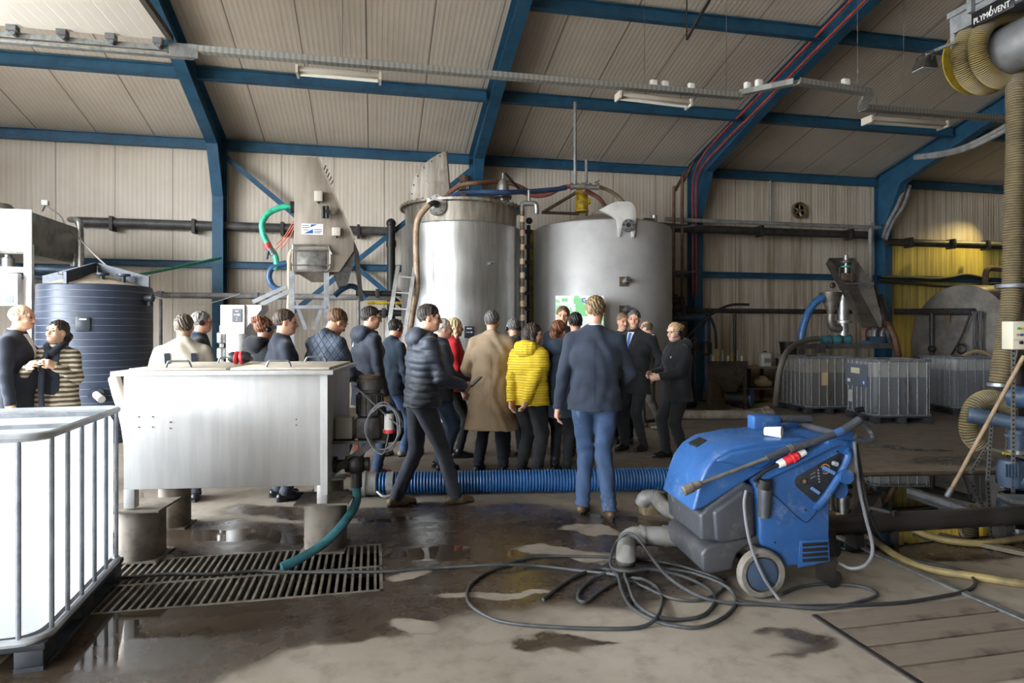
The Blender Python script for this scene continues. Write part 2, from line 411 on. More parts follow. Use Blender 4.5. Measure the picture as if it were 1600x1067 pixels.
# ---- cable tray along the roof with lights under it
TY, TZ = 8.3, 4.93
def tray_mat():
    t = NT('cable_tray'); co = t.coord(); X, Y, Z = t.sep(co)
    f = t.math('FRACT', t.math('MULTIPLY', X, 1/.07)); h = t.math('MULTIPLY', t.remap(t.math('ABSOLUTE', t.math('SUBTRACT', f, .5)), .2, .25, 1, 0), 1.0)
    t.set(col=t.mix(t.math('MULTIPLY', h, .5), '#9b9a95', '#68655f'), rough=.5, metal=.4); return t.m
TM = tray_mat()
def tray(pts):
    m = MB()
    for a, b in zip(pts[:-1], pts[1:]):
        a, b = V(a), V(b); x, y, z = frame(b-a); m.bar(a, b, .11, .012); m.bar(a+x*.055+V((0, 0, .03)), b+x*.055+V((0, 0, .03)), .008, .07); m.bar(a-x*.055+V((0, 0, .03)), b-x*.055+V((0, 0, .03)), .008, .07)
    return m
xz = W(1160, 148, TY).x
trp = [(dx+.3, TY, TZ), (xz, TY, TZ)]
zz = [W(1160, 148, TY), P(1245, 131, 8.2), P(1358, 148, 8.6), P(1347, 172, 9.0), P(1585, 190, 10.2)]
m = tray(trp); solo(m, 'cable_tray', TM, 'long perforated grey cable tray hung under the roof', 'cable tray')
m = tray([zz[0], *zz[1:]]); solo(m, 'cable_tray', TM, 'zigzag grey cable tray crossing in front of the red pipes', 'cable tray')
WHT = M('white_plastic', '#dcdad4', .45); TUBE = M('lamp_tube', '#d8d4ca', .35); LHS = M('lamp_housing', '#b9b0a2', .5)
def lamp(p0, p1, L):
    p0, p1 = V(p0), V(p1); d = (p1-p0).normalized(); T = thing('fluorescent_light', L, 'light', (p0+p1)/2, 0, 'fluorescent lights')
    m = MB(); x, y, z = frame(d)
    m.prism([p0+x*.09-V((0, 0, .05)), p0+x*.05+V((0, 0, .02)), p0-x*.05+V((0, 0, .02)), p0-x*.09-V((0, 0, .05))], p1-p0); m.build('housing', LHS, T, bevel=.004)
    m = MB(); m.cyl(p0+d*.03-V((0, 0, .062)), p1-d*.03-V((0, 0, .062)), .022); m.build('tube', TUBE, T)
    for p in (p0, p1): part('end_cap', LHS, T, 'box', p-V((0, 0, .03)), (.03, .2, .1))
    for f in (.12, .88):
        p = p0.lerp(p1, f); part('hanger', GRYM, T, 'cyl', p+V((0, 0, .02)), (p.x, p.y, TZ-.005), .004)
for a, b, L in (((465, 108), (594, 119), 'fluorescent light under the tray between the first two frames'), ((966, 147), (1076, 160), 'fluorescent light under the tray left of the red pipes')):
    lamp(W(*a, TY), W(*b, TY), L)
a, b = zz[3].lerp(zz[4], .03), zz[3].lerp(zz[4], .5); lamp(a-V((0, 0, .11)), b-V((0, 0, .11)), 'fluorescent light dim at the right, under the zigzag tray')
# hooks and hanger wires of the tray
for i, (x, y, x2, y2) in enumerate(((536, 33, 535, 100), (1010, 78, 1007, 132), (1137, 92, 1135, 146))):
    a = W(x2, y2, TY); a.z = TZ+.07; b = V((a.x, a.y, zroof(TY)-.002))
    T = thing('tray_hanger', ['wire hanger of the tray at the left light', 'wire hanger of the tray by two white boxes', 'wire hanger of the tray nearest the red pipes'][i], 'hanger', b, 0, 'tray hangers')
    part('hook', GRYM, T, 'tube', [b, b-V((0, 0, .04)), b+V((.06, 0, -.08)), b+V((.02, 0, -.12))], .012, 6); part('wire', GRYM, T, 'cyl', a, b-V((0, 0, .03)), .004, None, 6)
for i, (x, y, x2, y2, d) in enumerate(((1342, 75, 1340, 130, 8.6), (1413, 120, 1412, 168, 9.4))):
    a = P(x2, y2, d); b = V((a.x, a.y, zroof(a.y)-.002)); a.z = min(a.z, b.z-.3)
    T = thing('tray_hanger', ['wire hanger of the zigzag tray nearer the red pipes', 'wire hanger of the zigzag tray nearer the floodlight'][i], 'hanger', b, 0, 'tray hangers')
    part('hook', GRYM, T, 'tube', [b, b-V((0, 0, .04)), b+V((.06, 0, -.08)), b+V((.02, 0, -.12))], .012, 6); part('wire', GRYM, T, 'cyl', a, b-V((0, 0, .03)), .004, None, 6)
bl = ['first of two white boxes side by side', 'second of two white boxes side by side', 'lone white box left of the red pipes', 'white box touching the red pipes on their left', 'white box just left of the red pipes above the bend', 'white box right of the red pipes on the zigzag tray']
for i, (x, y, d) in enumerate(((1021, 127, 0), (1039, 128, 0), (1080, 132, 0), (1169, 135, 8.15), (1188, 131, 8.1), (1320, 130, 8.4))):
    if d == 0: p = W(x, y, TY); p.z = TZ+.10
    else:
        q1, q2 = (zz[0], zz[1]) if x < 1245 else (zz[1], zz[2]); f = (x-(1160 if x < 1245 else 1245))/(85 if x < 1245 else 113); p = q1.lerp(q2, f)+V((0, 0, .11))
    T = thing('junction_box', bl[i]+' on the roof tray', 'junction box', p-V((0, 0, .05)), 0, 'white boxes on the tray')
    part('box', WHT, T, 'box', p, (.095, .06, .10), bevel=.006); part('cover', WHT, T, 'box', p-V((0, .033, 0)), (.08, .01, .085), bevel=.003)
    for s_ in (-.025, .025): part('gland', GRYM, T, 'cyl', p+V((s_, 0, -.05)), p+V((s_, 0, -.075)), .012)
# two red pipes down the third frame
RED = M('red_pipe', '#b2402f', .5, col2='#8d3a2a', vs=8)
for i, (o, z_) in enumerate(((-.20, -.20), (-.115, -.34))):
    pts = [(7.2+o, Y, zroof(Y)+z_) for Y in (3.5, 6, 9, 11, 12.6)]+[(7.2+o, 13.2, 5.0), (7.2+o, 13.22, 4.2), (7.2+o, 13.22, 2.4)]
    m = MB(); m.tube(pts, .021, 8, 2); solo(m, 'red_pipe', RED, ['upper of two thin red pipes running down the frame', 'lower of two thin red pipes running down the frame'][i], 'pipe', 'red pipes')
# floodlight
a = P(1446, 90, 6.7); b = P(1492, 66, 6.6)
T = thing('floodlight', 'small dark floodlight on an arm beside the yellow hose reel', 'floodlight', a)
part('arm', GALV, T, 'bar', a+V((0, 0, .03)), b, .03, .03); 
m = MB(); m.prism([a+V((-.11, -.09, -.13)), a+V((.07, -.09, -.13)), a+V((.04, -.09, -.01)), a+V((-.05, -.09, -.01))], (0, .17, 0)); m.build('housing', DRK, T, bevel=.006)
part('glass', M('lamp_glass', '#a8aaa8', .1), T, 'box', a+V((-.02, 0, -.133)), (.15, .14, .008))
m = MB(); m.tube([a+V((-.02, -.1, -.06)), a+V((0, -.1, .03)), a+V((0, 0, .04)), a+V((0, .1, .03)), a+V((-.02, .1, -.06))], .008, 6, 3); m.build('bracket', DRK, T)
# round wall fan
p = W(1248, 329, 13.62); T = thing('wall_fan', 'round rusty fan set in the back wall', 'fan', p)
m = MB(); m.lathe([(.20, 0), (.20, .06), (.155, .06), (.15, 0)], p, (0, -1, 0), 28); m.build('rim', M('rusty', '#6d5a3c', .7, col2='#4a3a26', vs=20), T)
part('back_plate', DRK, T, 'cyl', p+V((0, .05, 0)), p+V((0, .02, 0)), .15); part('hub', GRYM, T, 'cyl', p+V((0, .03, 0)), p-V((0, .05, 0)), .05)
for k in range(5):
    a = 2*PI*k/5; d = V((math.cos(a), 0, math.sin(a))); n = V((-d.z, 0, d.x)); part('blade', M('fan_blade', '#b9ab8d', .5), T, 'prism', [p+d*.04-n*.02, p+d*.14-n*.05+V((0, .02, 0)), p+d*.14+n*.04-V((0, .02, 0)), p+d*.04+n*.02], (0, .006, 0))
# ---- timber cover in the floor, lower right
def plank_mat():
    t = NT('old_planks'); co = t.coord(); n = t.noise(t.mapping(co, (3, 26, 1)), 1, 6, .65); n1 = t.noise(co, 2.2, 4)
    c = t.mix(n, '#665a4e', '#84776a'); c = t.mix(t.remap(n1, .5, .68), c, '#43382d'); t.set(col=c, rough=.75); t.bump(n, .3, .006); return t.m
PM = plank_mat()
x0 = (F(1275, 962).x+F(1425, 1055).x)/2; y1, y0 = F(1275, 962).y, F(1425, 1060).y
n = 4; hgt = (y1-y0+.12)/n
for k in range(n):
    ya = y1-k*hgt; m = MB(); m.bb((x0, ya-hgt+.016, -.006), (x0+1.02, ya, .010))
    o = solo(m, 'floor_plank', PM, ['topmost plank of the timber floor cover, behind the rest', 'second plank back of the timber floor cover, wet in the middle', 'third plank back of the timber floor cover, dry and cracked', 'plank of the timber floor cover nearest the camera'][k], 'plank', 'planks in the floor')
m = MB(); m.bar((x0+1.06, y0-.1, .01), (x0+1.06, y1+1.3, .01), .05, .016); solo(m, 'steel_strip', GALV, 'pale steel edging strip in the floor right of the planks', 'edging')
m = MB(); m.bar((x0-.02, y0-.1, .004), (x0-.02, y1, .004), .03, .012); solo(m, 'steel_strip', DRK, 'dark steel edging strip left of the floor planks', 'edging')
# ---- puddle, right
WT = M('puddle_water', '#0f0d0b', .015, spec=.9)
pts = [F(1318, 744), F(1450, 741), F(1600, 739), F(1720, 742), F(1760, 800), F(1640, 840), F(1560, 838), F(1430, 850), F(1340, 862), F(1300, 850), F(1296, 800)]
pts = catmull(pts, 8, True); m = MB(); m.prism([(p.x, p.y, .004) for p in pts], (0, 0, .004)); tag(m.build('water', WT), 'still dark puddle mirroring the white containers', 'puddle', None, 'stuff')
m = MB(); a, b = F(1310, 743), F(1700, 737); m.bar(a+V((0, 0, .012)), b+V((0, 0, .012)), .08, .024); solo(m, 'kerb_strip', M('kerb', '#6a5a48', .8, col2='#4c4034'), 'low rusty kerb along the far edge of the puddle', 'kerb')
m = MB(); a, b = F(1300, 915), F(1225, 870)

a, b = P(1113, -8, 7.4), P(1073, 62, 7.9); m = MB(); m.bar(a, b, .03, .02); m.bar(b, (b.x, b.y, zroof(b.y)-.01), .012, .012); solo(m, 'hanging_rail', DRK, 'thin dark rail slanting below the upper roof beam', 'rail')

p = W(1592, 296, 12.9); T = thing('wall_lamp', 'small glowing yellow lamp at the far right beside the hanging hose', 'lamp', p)
t = NT('lamp_glow'); t.set(col='#ffe9a0'); t.b.inputs['Emission Color'].default_value = (1, .8, .35, 1); t.b.inputs['Emission Strength'].default_value = 6
m = MB(); m.ell(p, (.045, .045, .06)); m.build('bulb', t.m, T); m = MB(); m.lathe([(.03, .06), (.07, .07), (.07, .16), (0, .17)], p, (0, 0, 1), 16); m.build('housing', DRK, T)
part('bracket', DRK, T, 'bar', p+V((0, 0, .14)), V((p.x, 13.66, p.z+.14)), .03, .03)
l = bpy.data.lights.new('yellow_lamp', 'SPOT'); o = bpy.data.objects.new('yellow_lamp', l); C.objects.link(o); l.energy = 140; l.color = (1, .80, .30); l.shadow_soft_size = .06; l.spot_size = R(78); l.spot_blend = .7
o.location = p-V((0, 0, .08)); o.rotation_euler = (V((-1.7, .36, -2.7))).to_track_quat('-Z', 'Y').to_euler()
# ================================================================ LEFT HALF
def rring(w, d, r, z, n=5, c=(0, 0)):
    out = []
    for (sx, sy, a) in ((1, 1, 0), (-1, 1, 90), (-1, -1, 180), (1, -1, 270)):
        for k in range(n+1):
            t = R(a+90*k/n); out.append(V((c[0]+sx*(w/2-r)+r*math.cos(t), c[1]+sy*(d/2-r)+r*math.sin(t), z)))
    return out
def bottle_mat(name, col, fill=None, fcol='#8f9294'):
    t = NT(name); co = t.coord(); c = col
    if fill:
        X, Y, Z = t.sep(co); n = t.noise(co, 3, 3); c = t.mix(t.remap(t.math('ADD', Z, t.math('MULTIPLY', n, .012)), fill+.004, fill-.004), col, fcol)
        n2 = t.noise(t.mapping(co, (6, 6, 1.2)), 1, 5); c = t.mix(t.remap(n2, .58, .72, 0, .6), c, '#6f6353')
    t.set(col=c, rough=.35)
    tr = t.n('ShaderNodeBsdfTranslucent'); mx = t.n('ShaderNodeMixShader'); mx.inputs[0].default_value = .8
    if isinstance(c, str): tr.inputs[0].default_value = (*lin(c), 1)
    else: t.l(c, tr.inputs[0])
    t.l(t.b.outputs[0], mx.inputs[1]); t.l(tr.outputs[0], mx.inputs[2]); t.l(mx.outputs[0], t.out.inputs[0]); return t.m
def ibc(label, loc, rotz, w, d, h, mat, cagem, palm, step=.2, ph=.13, lid=True, plate=None, group=None, rimm=None):
    T = thing('liquid_container', label, 'container', loc, rotz, group)
    e = .03; m = MB(); zb, zt = ph+.02, h-.03
    rings = [rring(w-.12, d-.12, .10, zb), rring(w-.055, d-.055, .11, zb+.03), rring(w-.052, d-.052, .11, zt-.05), rring(w-.10, d-.10, .10, zt), rring(.3, .3, .12, zt+.004)]
    m.loft(rings); m.build('bottle', mat, T, local=True, smooth=50)
    m = MB(); m.cyl((-w*.12, -d*.1, zt), (-w*.12, -d*.1, zt+.045), .10, None, 24); m.build('filler_cap', DRK if lid else mat, T, local=True, bevel=.008)
    for z, nm, q in ((h-.012, 'top_rim', .020), (ph+.012, 'bottom_rim', .020)):
        m = MB(); m.tube(rring(w-.02, d-.02, .10, z, 6), q, 8, 0, closed=True, sq=1.0); m.build(nm, rimm or cagem, T, local=True)
    def vb(x, y):
        m = MB(); m.tube([(x, y, ph+.012), (x, y, h-.012)], .0115, 8, 0); m.build('cage_bar', cagem, T, local=True)
    nx = max(2, round((w-.22)/step)); ny = max(2, round((d-.22)/step)); a, b = w/2-.012, d/2-.012
    for i in range(nx+1):
        x = -w/2+.11+(w-.22)*i/nx
        for s_ in (1, -1): vb(x, s_*b)
    for j in range(ny+1):
        y = -d/2+.11+(d-.22)*j/ny
        for s_ in (1, -1): vb(s_*a, y)
    for y in (-d*.2, d*.2): part('top_bar', cagem, T, 'bar', (-a, y, h-.005), (a, y, h-.005), .035, .018, local=True)
    part('pallet_deck', palm, T, 'bb', (-w/2, -d/2, ph-.03), (w/2, d/2, ph), local=True, bevel=.005)
    for x in (-w/2+.07, 0, w/2-.07): part('skid', palm, T, 'bb', (x-.06, -d/2+.01, .0), (x+.06, d/2-.01, .022), local=True)
    for x in (-w/2+.07, 0, w/2-.07):
        for y in (-d/2+.09, 0, d/2-.09): part('foot', palm, T, 'bb', (x-.06, y-.08, .022), (x+.06, y+.08, ph-.03), local=True, bevel=.006)
    if plate:
        s_, cx, z0, z1, pw, pm = plate
        o = part('label_plate', pm, T, 'bb', (cx-pw/2, s_*(d/2)-.004, z0), (cx+pw/2, s_*(d/2)+.004, z1), local=True)
    return T
CAGE = M('cage_steel', '#9da2a9', .45, .15, col2='#858a91', vs=10)
CAGEG = M('cage_steel_dull', '#a7abb0', .4, .7, col2='#85898d', vs=12)
PAL = M('pallet_dark', '#2d3036', .6, col2='#3d3f42', vs=7)
pn = F(78, 1048); pf = F(205, 893)
dv = (pf-pn); dv.z = 0; ang = math.atan2(-dv.x, dv.y); un = V((math.cos(ang), math.sin(ang), 0)); dn = V((-un.y, un.x, 0))
ce = pn+dn*.6-un*.52
ibc('white liquid container in the left foreground, cut off by the frame', ce, ang, 1.0, 1.2, 1.10, bottle_mat('bottle_white', '#f2f3f4'), CAGE, PAL, .19, rimm=M('rim_lit', '#c0c4c8', .45, .1, col2='#a9adb2', vs=6))  # rims take a paler steel, the light on them put into the colour
# ---- stainless mixing bin on four round pedestals
def brushed(name, col, col2, rough=.38, metal=.85, stain='#8b7f70', amt=.35):
    t = NT(name); co = t.coord(); n = t.noise(t.mapping(co, (14, 14, 1.2)), 1, 6, .6); n2 = t.noise(co, 2.2, 6, .6); n3 = t.noise(co, 60, 2)
    c = t.mix(t.remap(n, .35, .65), col, col2); c = t.mix(t.remap(n2, .52, .75, 0, amt), c, stain); c = t.mix(t.remap(n3, .70, .76, 0, .35), c, '#5b5248')
    t.set(col=c, rough=t.remap(n2, .3, .7, rough-.06, rough+.12), metal=metal); t.bump(n, .06, .002); return t.m
BIN = brushed('bin_steel', '#c9c8c5', '#bdbcba', .5, .35, '#b1a89c', .3)
LIDM = M('bin_lid', '#d9d0c0', .5, .1, col2='#b9ab95', vs=6, lo=.4, hi=.7)
A = cam((193-800)/1000*4.34, 4.34); Bp = cam((511-800)/1000*4.47, 4.47); bu = (Bp-A).normalized(); bang = math.atan2(bu.y, bu.x); bw = (Bp-A).length; bd = 1.02
T = thing('mixing_bin', 'large stainless steel mixing bin standing on round pedestals', 'bin', A, bang)
m = MB(); m.loft([[V((x, y, z)) for x, y in ((.0, .0), (bw, 0), (bw, bd), (0, bd))] for z in (.505, 1.30)]); m.build('tub', BIN, T, local=True, bevel=.006)
part('rim', BIN, T, 'bb', (-.065, -.045, 1.28), (bw+.05, bd+.04, 1.312), local=True, bevel=.004)
for a, b in ((.02, bw*.49), (bw*.51, bw+.01)):
    l_ = part('lid', LIDM, T, 'bb', (a, .03, 1.313), (b, bd-.02, 1.328), local=True, bevel=.004)
    for y in (.12, .82):
        cx = a+(b-a)*(.45 if y < .5 else .62); m = MB(); m.tube([(cx-.085, y, 1.328), (cx-.07, y, 1.365), (cx-.05, y, 1.372), (cx+.05, y, 1.372), (cx+.07, y, 1.365), (cx+.085, y, 1.328)], .008, 6, 3); m.build('handle', GRYM, l_, local=True)
for x, y in ((bw-.035, .035), (.035, .035), (.035, bd-.035), (bw-.035, bd-.035)):
    part('leg', BIN, T, 'bb', (x-.035, y-.035, .378), (x+.035, y+.035, .508), local=True, bevel=.004)
part('corner_post', BIN, T, 'bb', (bw-.045, -.003, .44), (bw+.003, .0, 1.29), local=True)
for x in (.10, .58, .62): pass
for (x, z) in ((.10, 1.0), (.10, .93), (.19, 1.0), (.19, .93), (.305, .962), (.305, .92), (1.14, .97), (1.14, .93)):
    part('bolt', GRYM, T, 'cyl', (x, 0, z), (x, -.005, z), .0055, None, 8, local=True)
PED = M('pedestal', '#857b6e', .75, col2='#5f554a', vs=5, bump=.2, bs=30)
for (cx, d, r, L) in ((-2.60, 4.50, .15, 'round pedestal under the bin, front corner by the white container'), (-1.365, 4.69, .15, 'round pedestal under the bin, front corner by the teal hose'),
                   (-2.75, 5.22, .12, 'round pedestal under the bin, back corner by the ribbed tank'), (-1.55, 5.42, .12, 'round pedestal under the bin, back corner behind the hose')):
    p = cam(cx, d); T = thing('pedestal', L, 'pedestal', p, bang, 'bin pedestals')
    part('drum', PED, T, 'cyl', (0, 0, .012), (0, 0, .352), r, None, 32, local=True)
    part('top_plate', PED, T, 'bb', (-r*1.25, -r*1.2, .352), (r*1.25, r*1.2, .366), local=True); part('base_plate', PED, T, 'bb', (-r*1.05, -r*1.05, 0), (r*1.05, r*1.05, .012), local=True)
# cream pipe and board at the left end of the bin
m = MB(); m.tube([P(179, 592, 5.2), P(186, 618, 5.1), P(200, 668, 5.0), F(222, 835, .0)], .045, 16, 3); solo(m, 'pipe_offcut', M('cream_pvc', '#e8ddcb', .5), 'cream plastic pipe leaning at the left end of the bin', 'pipe')
# ear muffs on the bin
c0 = P(374, 554, 4.95); T = thing('ear_muffs', 'black and red ear muffs lying on the bin lid', 'ear muffs', (c0.x, c0.y, 1.33), bang)
EB = M('muff_black', '#1c1c20', .45); ERD = M('muff_red', '#c8343a', .4)
for s_ in (-1, 1):
    m = MB(); m.lathe([(.0, .075), (.030, .072), (.042, .05), (.045, .02), (.043, .012)], (s_*.008, 0, .047), (s_, 0, .12), 20); m.build('ear_cup', EB, T, local=True)
    m = MB(); m.lathe([(.047, .0), (.05, .006), (.05, .02), (.046, .024)], (s_*.008, 0, .047), (s_, 0, .12), 20); m.build('cushion_ring', ERD, T, local=True)
m = MB(); m.tube([(-.075, .01, .06), (-.07, .09, .03), (0, .13, .012), (.07, .09, .03), (.075, .01, .06)], .007, 6, 6); m.build('headband', EB, T, local=True)
# gear motor, valve and hose at the right end
bx = lambda x, y, z: V(A)+bu*x+V((-bu.y, bu.x, 0))*y+V((0, 0, z))
T = thing('gear_motor', 'dirty gear motor bracketed to the right end of the bin', 'motor', bx(bw+.17, .35, .78), bang)
MT = M('motor_grey', '#4c4a48', .6, .3, col2='#37322d', vs=12); RU = M('rust_brown', '#5d4a38', .8, col2='#3f3328', vs=14)
part('bracket', MT, T, 'bb', (-.17, -.16, -.02), (.21, .16, 0), local=True); part('strut', MT, T, 'bar', (-.16, -.12, -.22), (.12, -.12, -.02), .03, .05, local=True); 
part('gearbox', MT, T, 'bb', (-.02, -.09, .0), (.17, .12, .16), local=True, bevel=.02)
m = MB(); m.lathe([(.075, .16), (.095, .17), (.095, .33), (.08, .34), (.08, .36), (.10, .365), (.10, .43), (.09, .445), (0, .445)], (.08, .02, 0), (0, 0, 1), 20); m.build('motor_body', MT, T, local=True)
for k in range(14): 
    t = 2*PI*k/14; part('cooling_fin', MT, T, 'bar', (.08+.098*math.cos(t), .02+.098*math.sin(t), .18), (.08+.098*math.cos(t), .02+.098*math.sin(t), .32), .006, .014, (math.cos(t), math.sin(t), 0), local=True)
part('fan_cover', RU, T, 'cyl', (.08, .02, .446), (.08, .02, .47), .085, None, 20, local=True)
part('terminal_box', M('box_grey', '#8b8983', .6), T, 'bb', (-.15, -.14, .01), (-.03, .0, .17), local=True, bevel=.01)
part('supply_plug', M('plug_white', '#c9c6c0', .5), T, 'cyl', (.235, -.11, .07), (.235, -.11, .19), .038, .034, local=True); part('plug_ring', ERD, T, 'cyl', (.235, -.11, .05), (.235, -.11, .075), .045, local=True)
CB = M('cable_grey', '#6d6e72', .55)
pts = []
for k in range(44): 
    t = k*.55; pts.append((.20+.115*math.cos(t)*(1+.10*math.sin(k*1.3)), -.15-.0035*k*.5, .10+.17*math.sin(t)*(1+.08*math.cos(k*.9))))
m = MB(); m.tube([(-.02, -.1, .40)]+pts+[(.235, -.11, .06)], .0062, 6, 4); m.build('coiled_lead', CB, T, local=True)
T = thing('drain_valve', 'black drain valve on the right end of the bin', 'valve', bx(bw, .25, .60), bang)
VB = M('valve_black', '#23211f', .5, .2)
part('pipe_stub', VB, T, 'cyl', (0, 0, 0), (.12, 0, 0), .035, local=True)
for x in (.015, .10): part('flange', VB, T, 'cyl', (x-.012, 0, 0), (x+.012, 0, 0), .058, local=True)
m = MB(); m.ell((.165, 0, 0), (.075, .07, .08)); m.build('valve_body', VB, T, local=True); part('outlet', VB, T, 'cyl', (.165, 0, -.06), (.165, 0, -.17), .042, local=True)
part('side_flange', VB, T, 'cyl', (.23, 0, .0), (.26, 0, 0), .05, local=True); part('lever', M('lever_orange', '#b8562a', .5), T, 'bb', (.15, -.02, .08), (.185, .01, .15), local=True, bevel=.006); part('lever_tip', M('lever_yellow', '#8e7a2c', .6), T, 'bb', (.155, -.015, .15), (.18, .005, .19), local=True)
TEAL = M('teal_hose', '#356f78', .45, col2='#28525c', vs=10)
hs_ = bx(bw+.165, .25, .44)
m = MB(); m.tube([hs_, hs_-V((0, 0, .12)), P(541, 812, 4.55), P(510, 846, 4.42), P(470, 872, 4.28), F(440, 886, .035)], .032, 12, 6); solo(m, 'drain_hose', TEAL, 'teal hose drooping from the bin valve onto the grating', 'hose')
# ---- drain grating
T = thing('drain_grating', 'long steel grating over the floor drain', 'grating', ((GX0+GX1)/2, (GY0+GY1)/2, 0))
GB = M('grating_steel', '#928a80', .45, .4, col2='#6a6158', vs=10)
ym = GY0+(GY1-GY0)*.47
for x0_, y0_, x1_, y1_ in ((GX0, GY0, GX1, GY0+.02), (GX0, GY1-.02, GX1, GY1), (GX1-.02, GY0, GX1, GY1), (GX0, GY0, GX0+.02, GY1)): part('edge_bar', GB, T, 'bb', (x0_, y0_, -.06), (x1_, y1_, .003))
part('middle_bar', GB, T, 'bb', (GX0, ym-.015, -.06), (GX1, ym+.015, .003))
nb = 38
for k in range(1, nb):
    x = GX0+(GX1-GX0)*k/nb
    part('bar', GB, T, 'bb', (x-.008, GY0+.02, -.05), (x+.008, ym-.015, .004)); part('bar', GB, T, 'bb', (x-.008, ym+.015, -.05), (x+.008, GY1-.02, .004))
# ---- ribbed black tank
def ribbed():
    t = NT('black_tank'); co = t.coord(); X, Y, Z = t.sep(co); f = t.math('FRACT', t.math('MULTIPLY', Z, 1/.098)); g = t.remap(t.math('ABSOLUTE', t.math('SUBTRACT', f, .5)), .42, .5, 0, 1)
    n = t.noise(t.mapping(co, (1, 1, 7)), 2, 5); t.set(col=t.mix(t.math('MULTIPLY', g, .6), t.mix(n, '#232a38', '#343c4c'), '#7d8797'), rough=.38); t.bump(t.math('SUBTRACT', 1.0, g), .6, .008); return t.m
tc = cam(-.649*9.5, 9.5); TR = .735
T = thing('ribbed_tank', 'ribbed dark blue plastic tank with a cone lid', 'tank', tc)
BT = M('tank_black', '#252b36', .45, col2='#39414f', vs=9)
m = MB(); m.lathe([(TR+.015, 0), (TR+.015, .55), (TR, .57), (TR, 2.22), (TR-.02, 2.25), (TR-.06, 2.25)], tc, n=56); m.build('shell', ribbed(), T, smooth=40)
m = MB(); m.lathe([(TR-.04, 2.24), (.12, 2.44), (0, 2.45)], tc, n=48); m.build('cone_lid', M('lid_beige', '#cfc2ae', .6, col2='#b3a58f', vs=5), T)
for a in (172, 262, 352):
    d = V((math.cos(R(a)), math.sin(R(a)), 0)); n = V((-d.y, d.x, 0))
    m = MB(); m.prism([tc+d*.03+V((0, 0, 2.44))-n*.02, tc+d*(TR+.02)+V((0, 0, 2.24))-n*.02, tc+d*(TR+.02)+V((0, 0, 2.40))-n*.02, tc+d*.03+V((0, 0, 2.60))-n*.02], n*.04); m.build('stiffener', BT, T)
for a, r in ((235, .45), (300, .42), (330, .52)):
    q = tc+V((math.cos(R(a))*r, math.sin(R(a))*r, 2.28)); m = MB(); m.lathe([(.03, 0), (.03, .10), (.09, .11), (.09, .14), (0, .14)], q, n=16); m.build('lid_port', BT, T)
wd = (V((0, 0, 0))-V((tc.x, tc.y, 0))).normalized()
def on_tank(c, r, px, y): # point of a vertical cylinder's surface seen at pixel (px,y)
    o = V((0, 0, CAMH)); d = ray(px, y); ax, ay = o.x-c.x, o.y-c.y; a = d.x**2+d.y**2; b = ax*d.x+ay*d.y; cc = ax*ax+ay*ay-r*r; q = b*b-a*cc
    t = (-b-math.sqrt(max(q, 0)))/a; return o+d*t
PLQ = M('plaque', '#2b3036', .3); PLW = M('plaque_print', '#c9ccd0', .5)
def plaque(parent, c, r, px, y, w, h, arrow=True):
    p = on_tank(c, r, px, y); n = (p-V((c.x, c.y, p.z))).normalized(); s_ = V((-n.y, n.x, 0)); p = p+n*.012
    o = part('name_plate', PLQ, parent, 'bar', p-n*.010, p+n*.006, w, h, bevel=.004); q = p+n*.0075
    part('print', PLW, o, 'bar', q+V((0, 0, h*.32)), q+V((0, 0, h*.32))+n*.002, w*.5, h*.10)
    if arrow:
        part('print', PLW, o, 'bar', q-s_*w*.06, q-s_*w*.06+n*.002, w*.5, h*.05)
        part('print', PLW, o, 'prism', [q+s_*w*.18+V((0, 0, h*.09)), q+s_*w*.36, q+s_*w*.18-V((0, 0, h*.09))], n*.002)
plaque(T, tc, TR, 130, 506, .17, .2, False)
p = on_tank(tc, TR, 150, 616); part('outlet_pipe', M('pvc_white', '#d9d6ce', .4), T, 'cyl', p, p+wd*.16+V((.07, 0, -.06)), .05); part('outlet_flange', BT, T, 'cyl', p-wd*.02, p+wd*.03, .10)
p = tc+V((CT, -ST, 0))*TR+V((0, 0, 2.08)); part('side_flange', BT, T, 'cyl', p-V((.05, 0, 0)), p+V((.10, -.02, 0)), .06); part('side_valve', BT, T, 'cyl', p+V((.05, 0, -.12)), p+V((.05, 0, 0)), .04)
# ---- white steel rack with its box tank
RX, RY = -4.9, 10.62
WP = M('white_steel', '#dedddb', .4, col2='#cfcecb', vs=3); DGP = M('tank_grey_steel', '#8d8b87', .45, .5, col2='#6c6a66', vs=4)
T = thing('equipment_rack', 'white steel rack holding a box tank, cut off by the left edge', 'rack', (RX-.9, RY+.8, 0))
part('front_panel', WP, T, 'bb', (RX-2.4, RY, 2.84), (RX, RY+.03, 3.36)); 
m = MB(); m.loft([[V((x, y, z)) for x, y in ((RX-2.3+i, RY+.03+i*.3), (RX-.01-i*.2, RY+.03+i*.3), (RX-.01-i*.2, RY+1.55), (RX-2.3+i, RY+1.55))] for z, i in ((3.33, 0), (2.80, 0), (2.72, .15))]); m.build('box_tank', DGP, T)
for x, y in ((RX-.05, RY+.03), (RX-.05, RY+1.5), (RX-1.7, RY+.03)): part('post', WP, T, 'bb', (x-.05, y-.03, 0), (x+.05, y+.05, 2.86 if y < RY+1 else 3.3))
part('shelf_beam', WP, T, 'bb', (RX-2.4, RY, 2.44), (RX-.1, RY+.06, 2.52)); part('side_beam', WP, T, 'bb', (RX-.08, RY+.08, 2.30), (RX-.02, RY+1.47, 2.36)); part('lower_beam', WP, T, 'bb', (RX-2.4, RY, 1.28), (RX-.1, RY+.06, 1.36))
o = part('control_panel', WP, T, 'bb', (RX-.62, RY-.12, 1.95), (RX-.12, RY-.005, 2.42), bevel=.008)
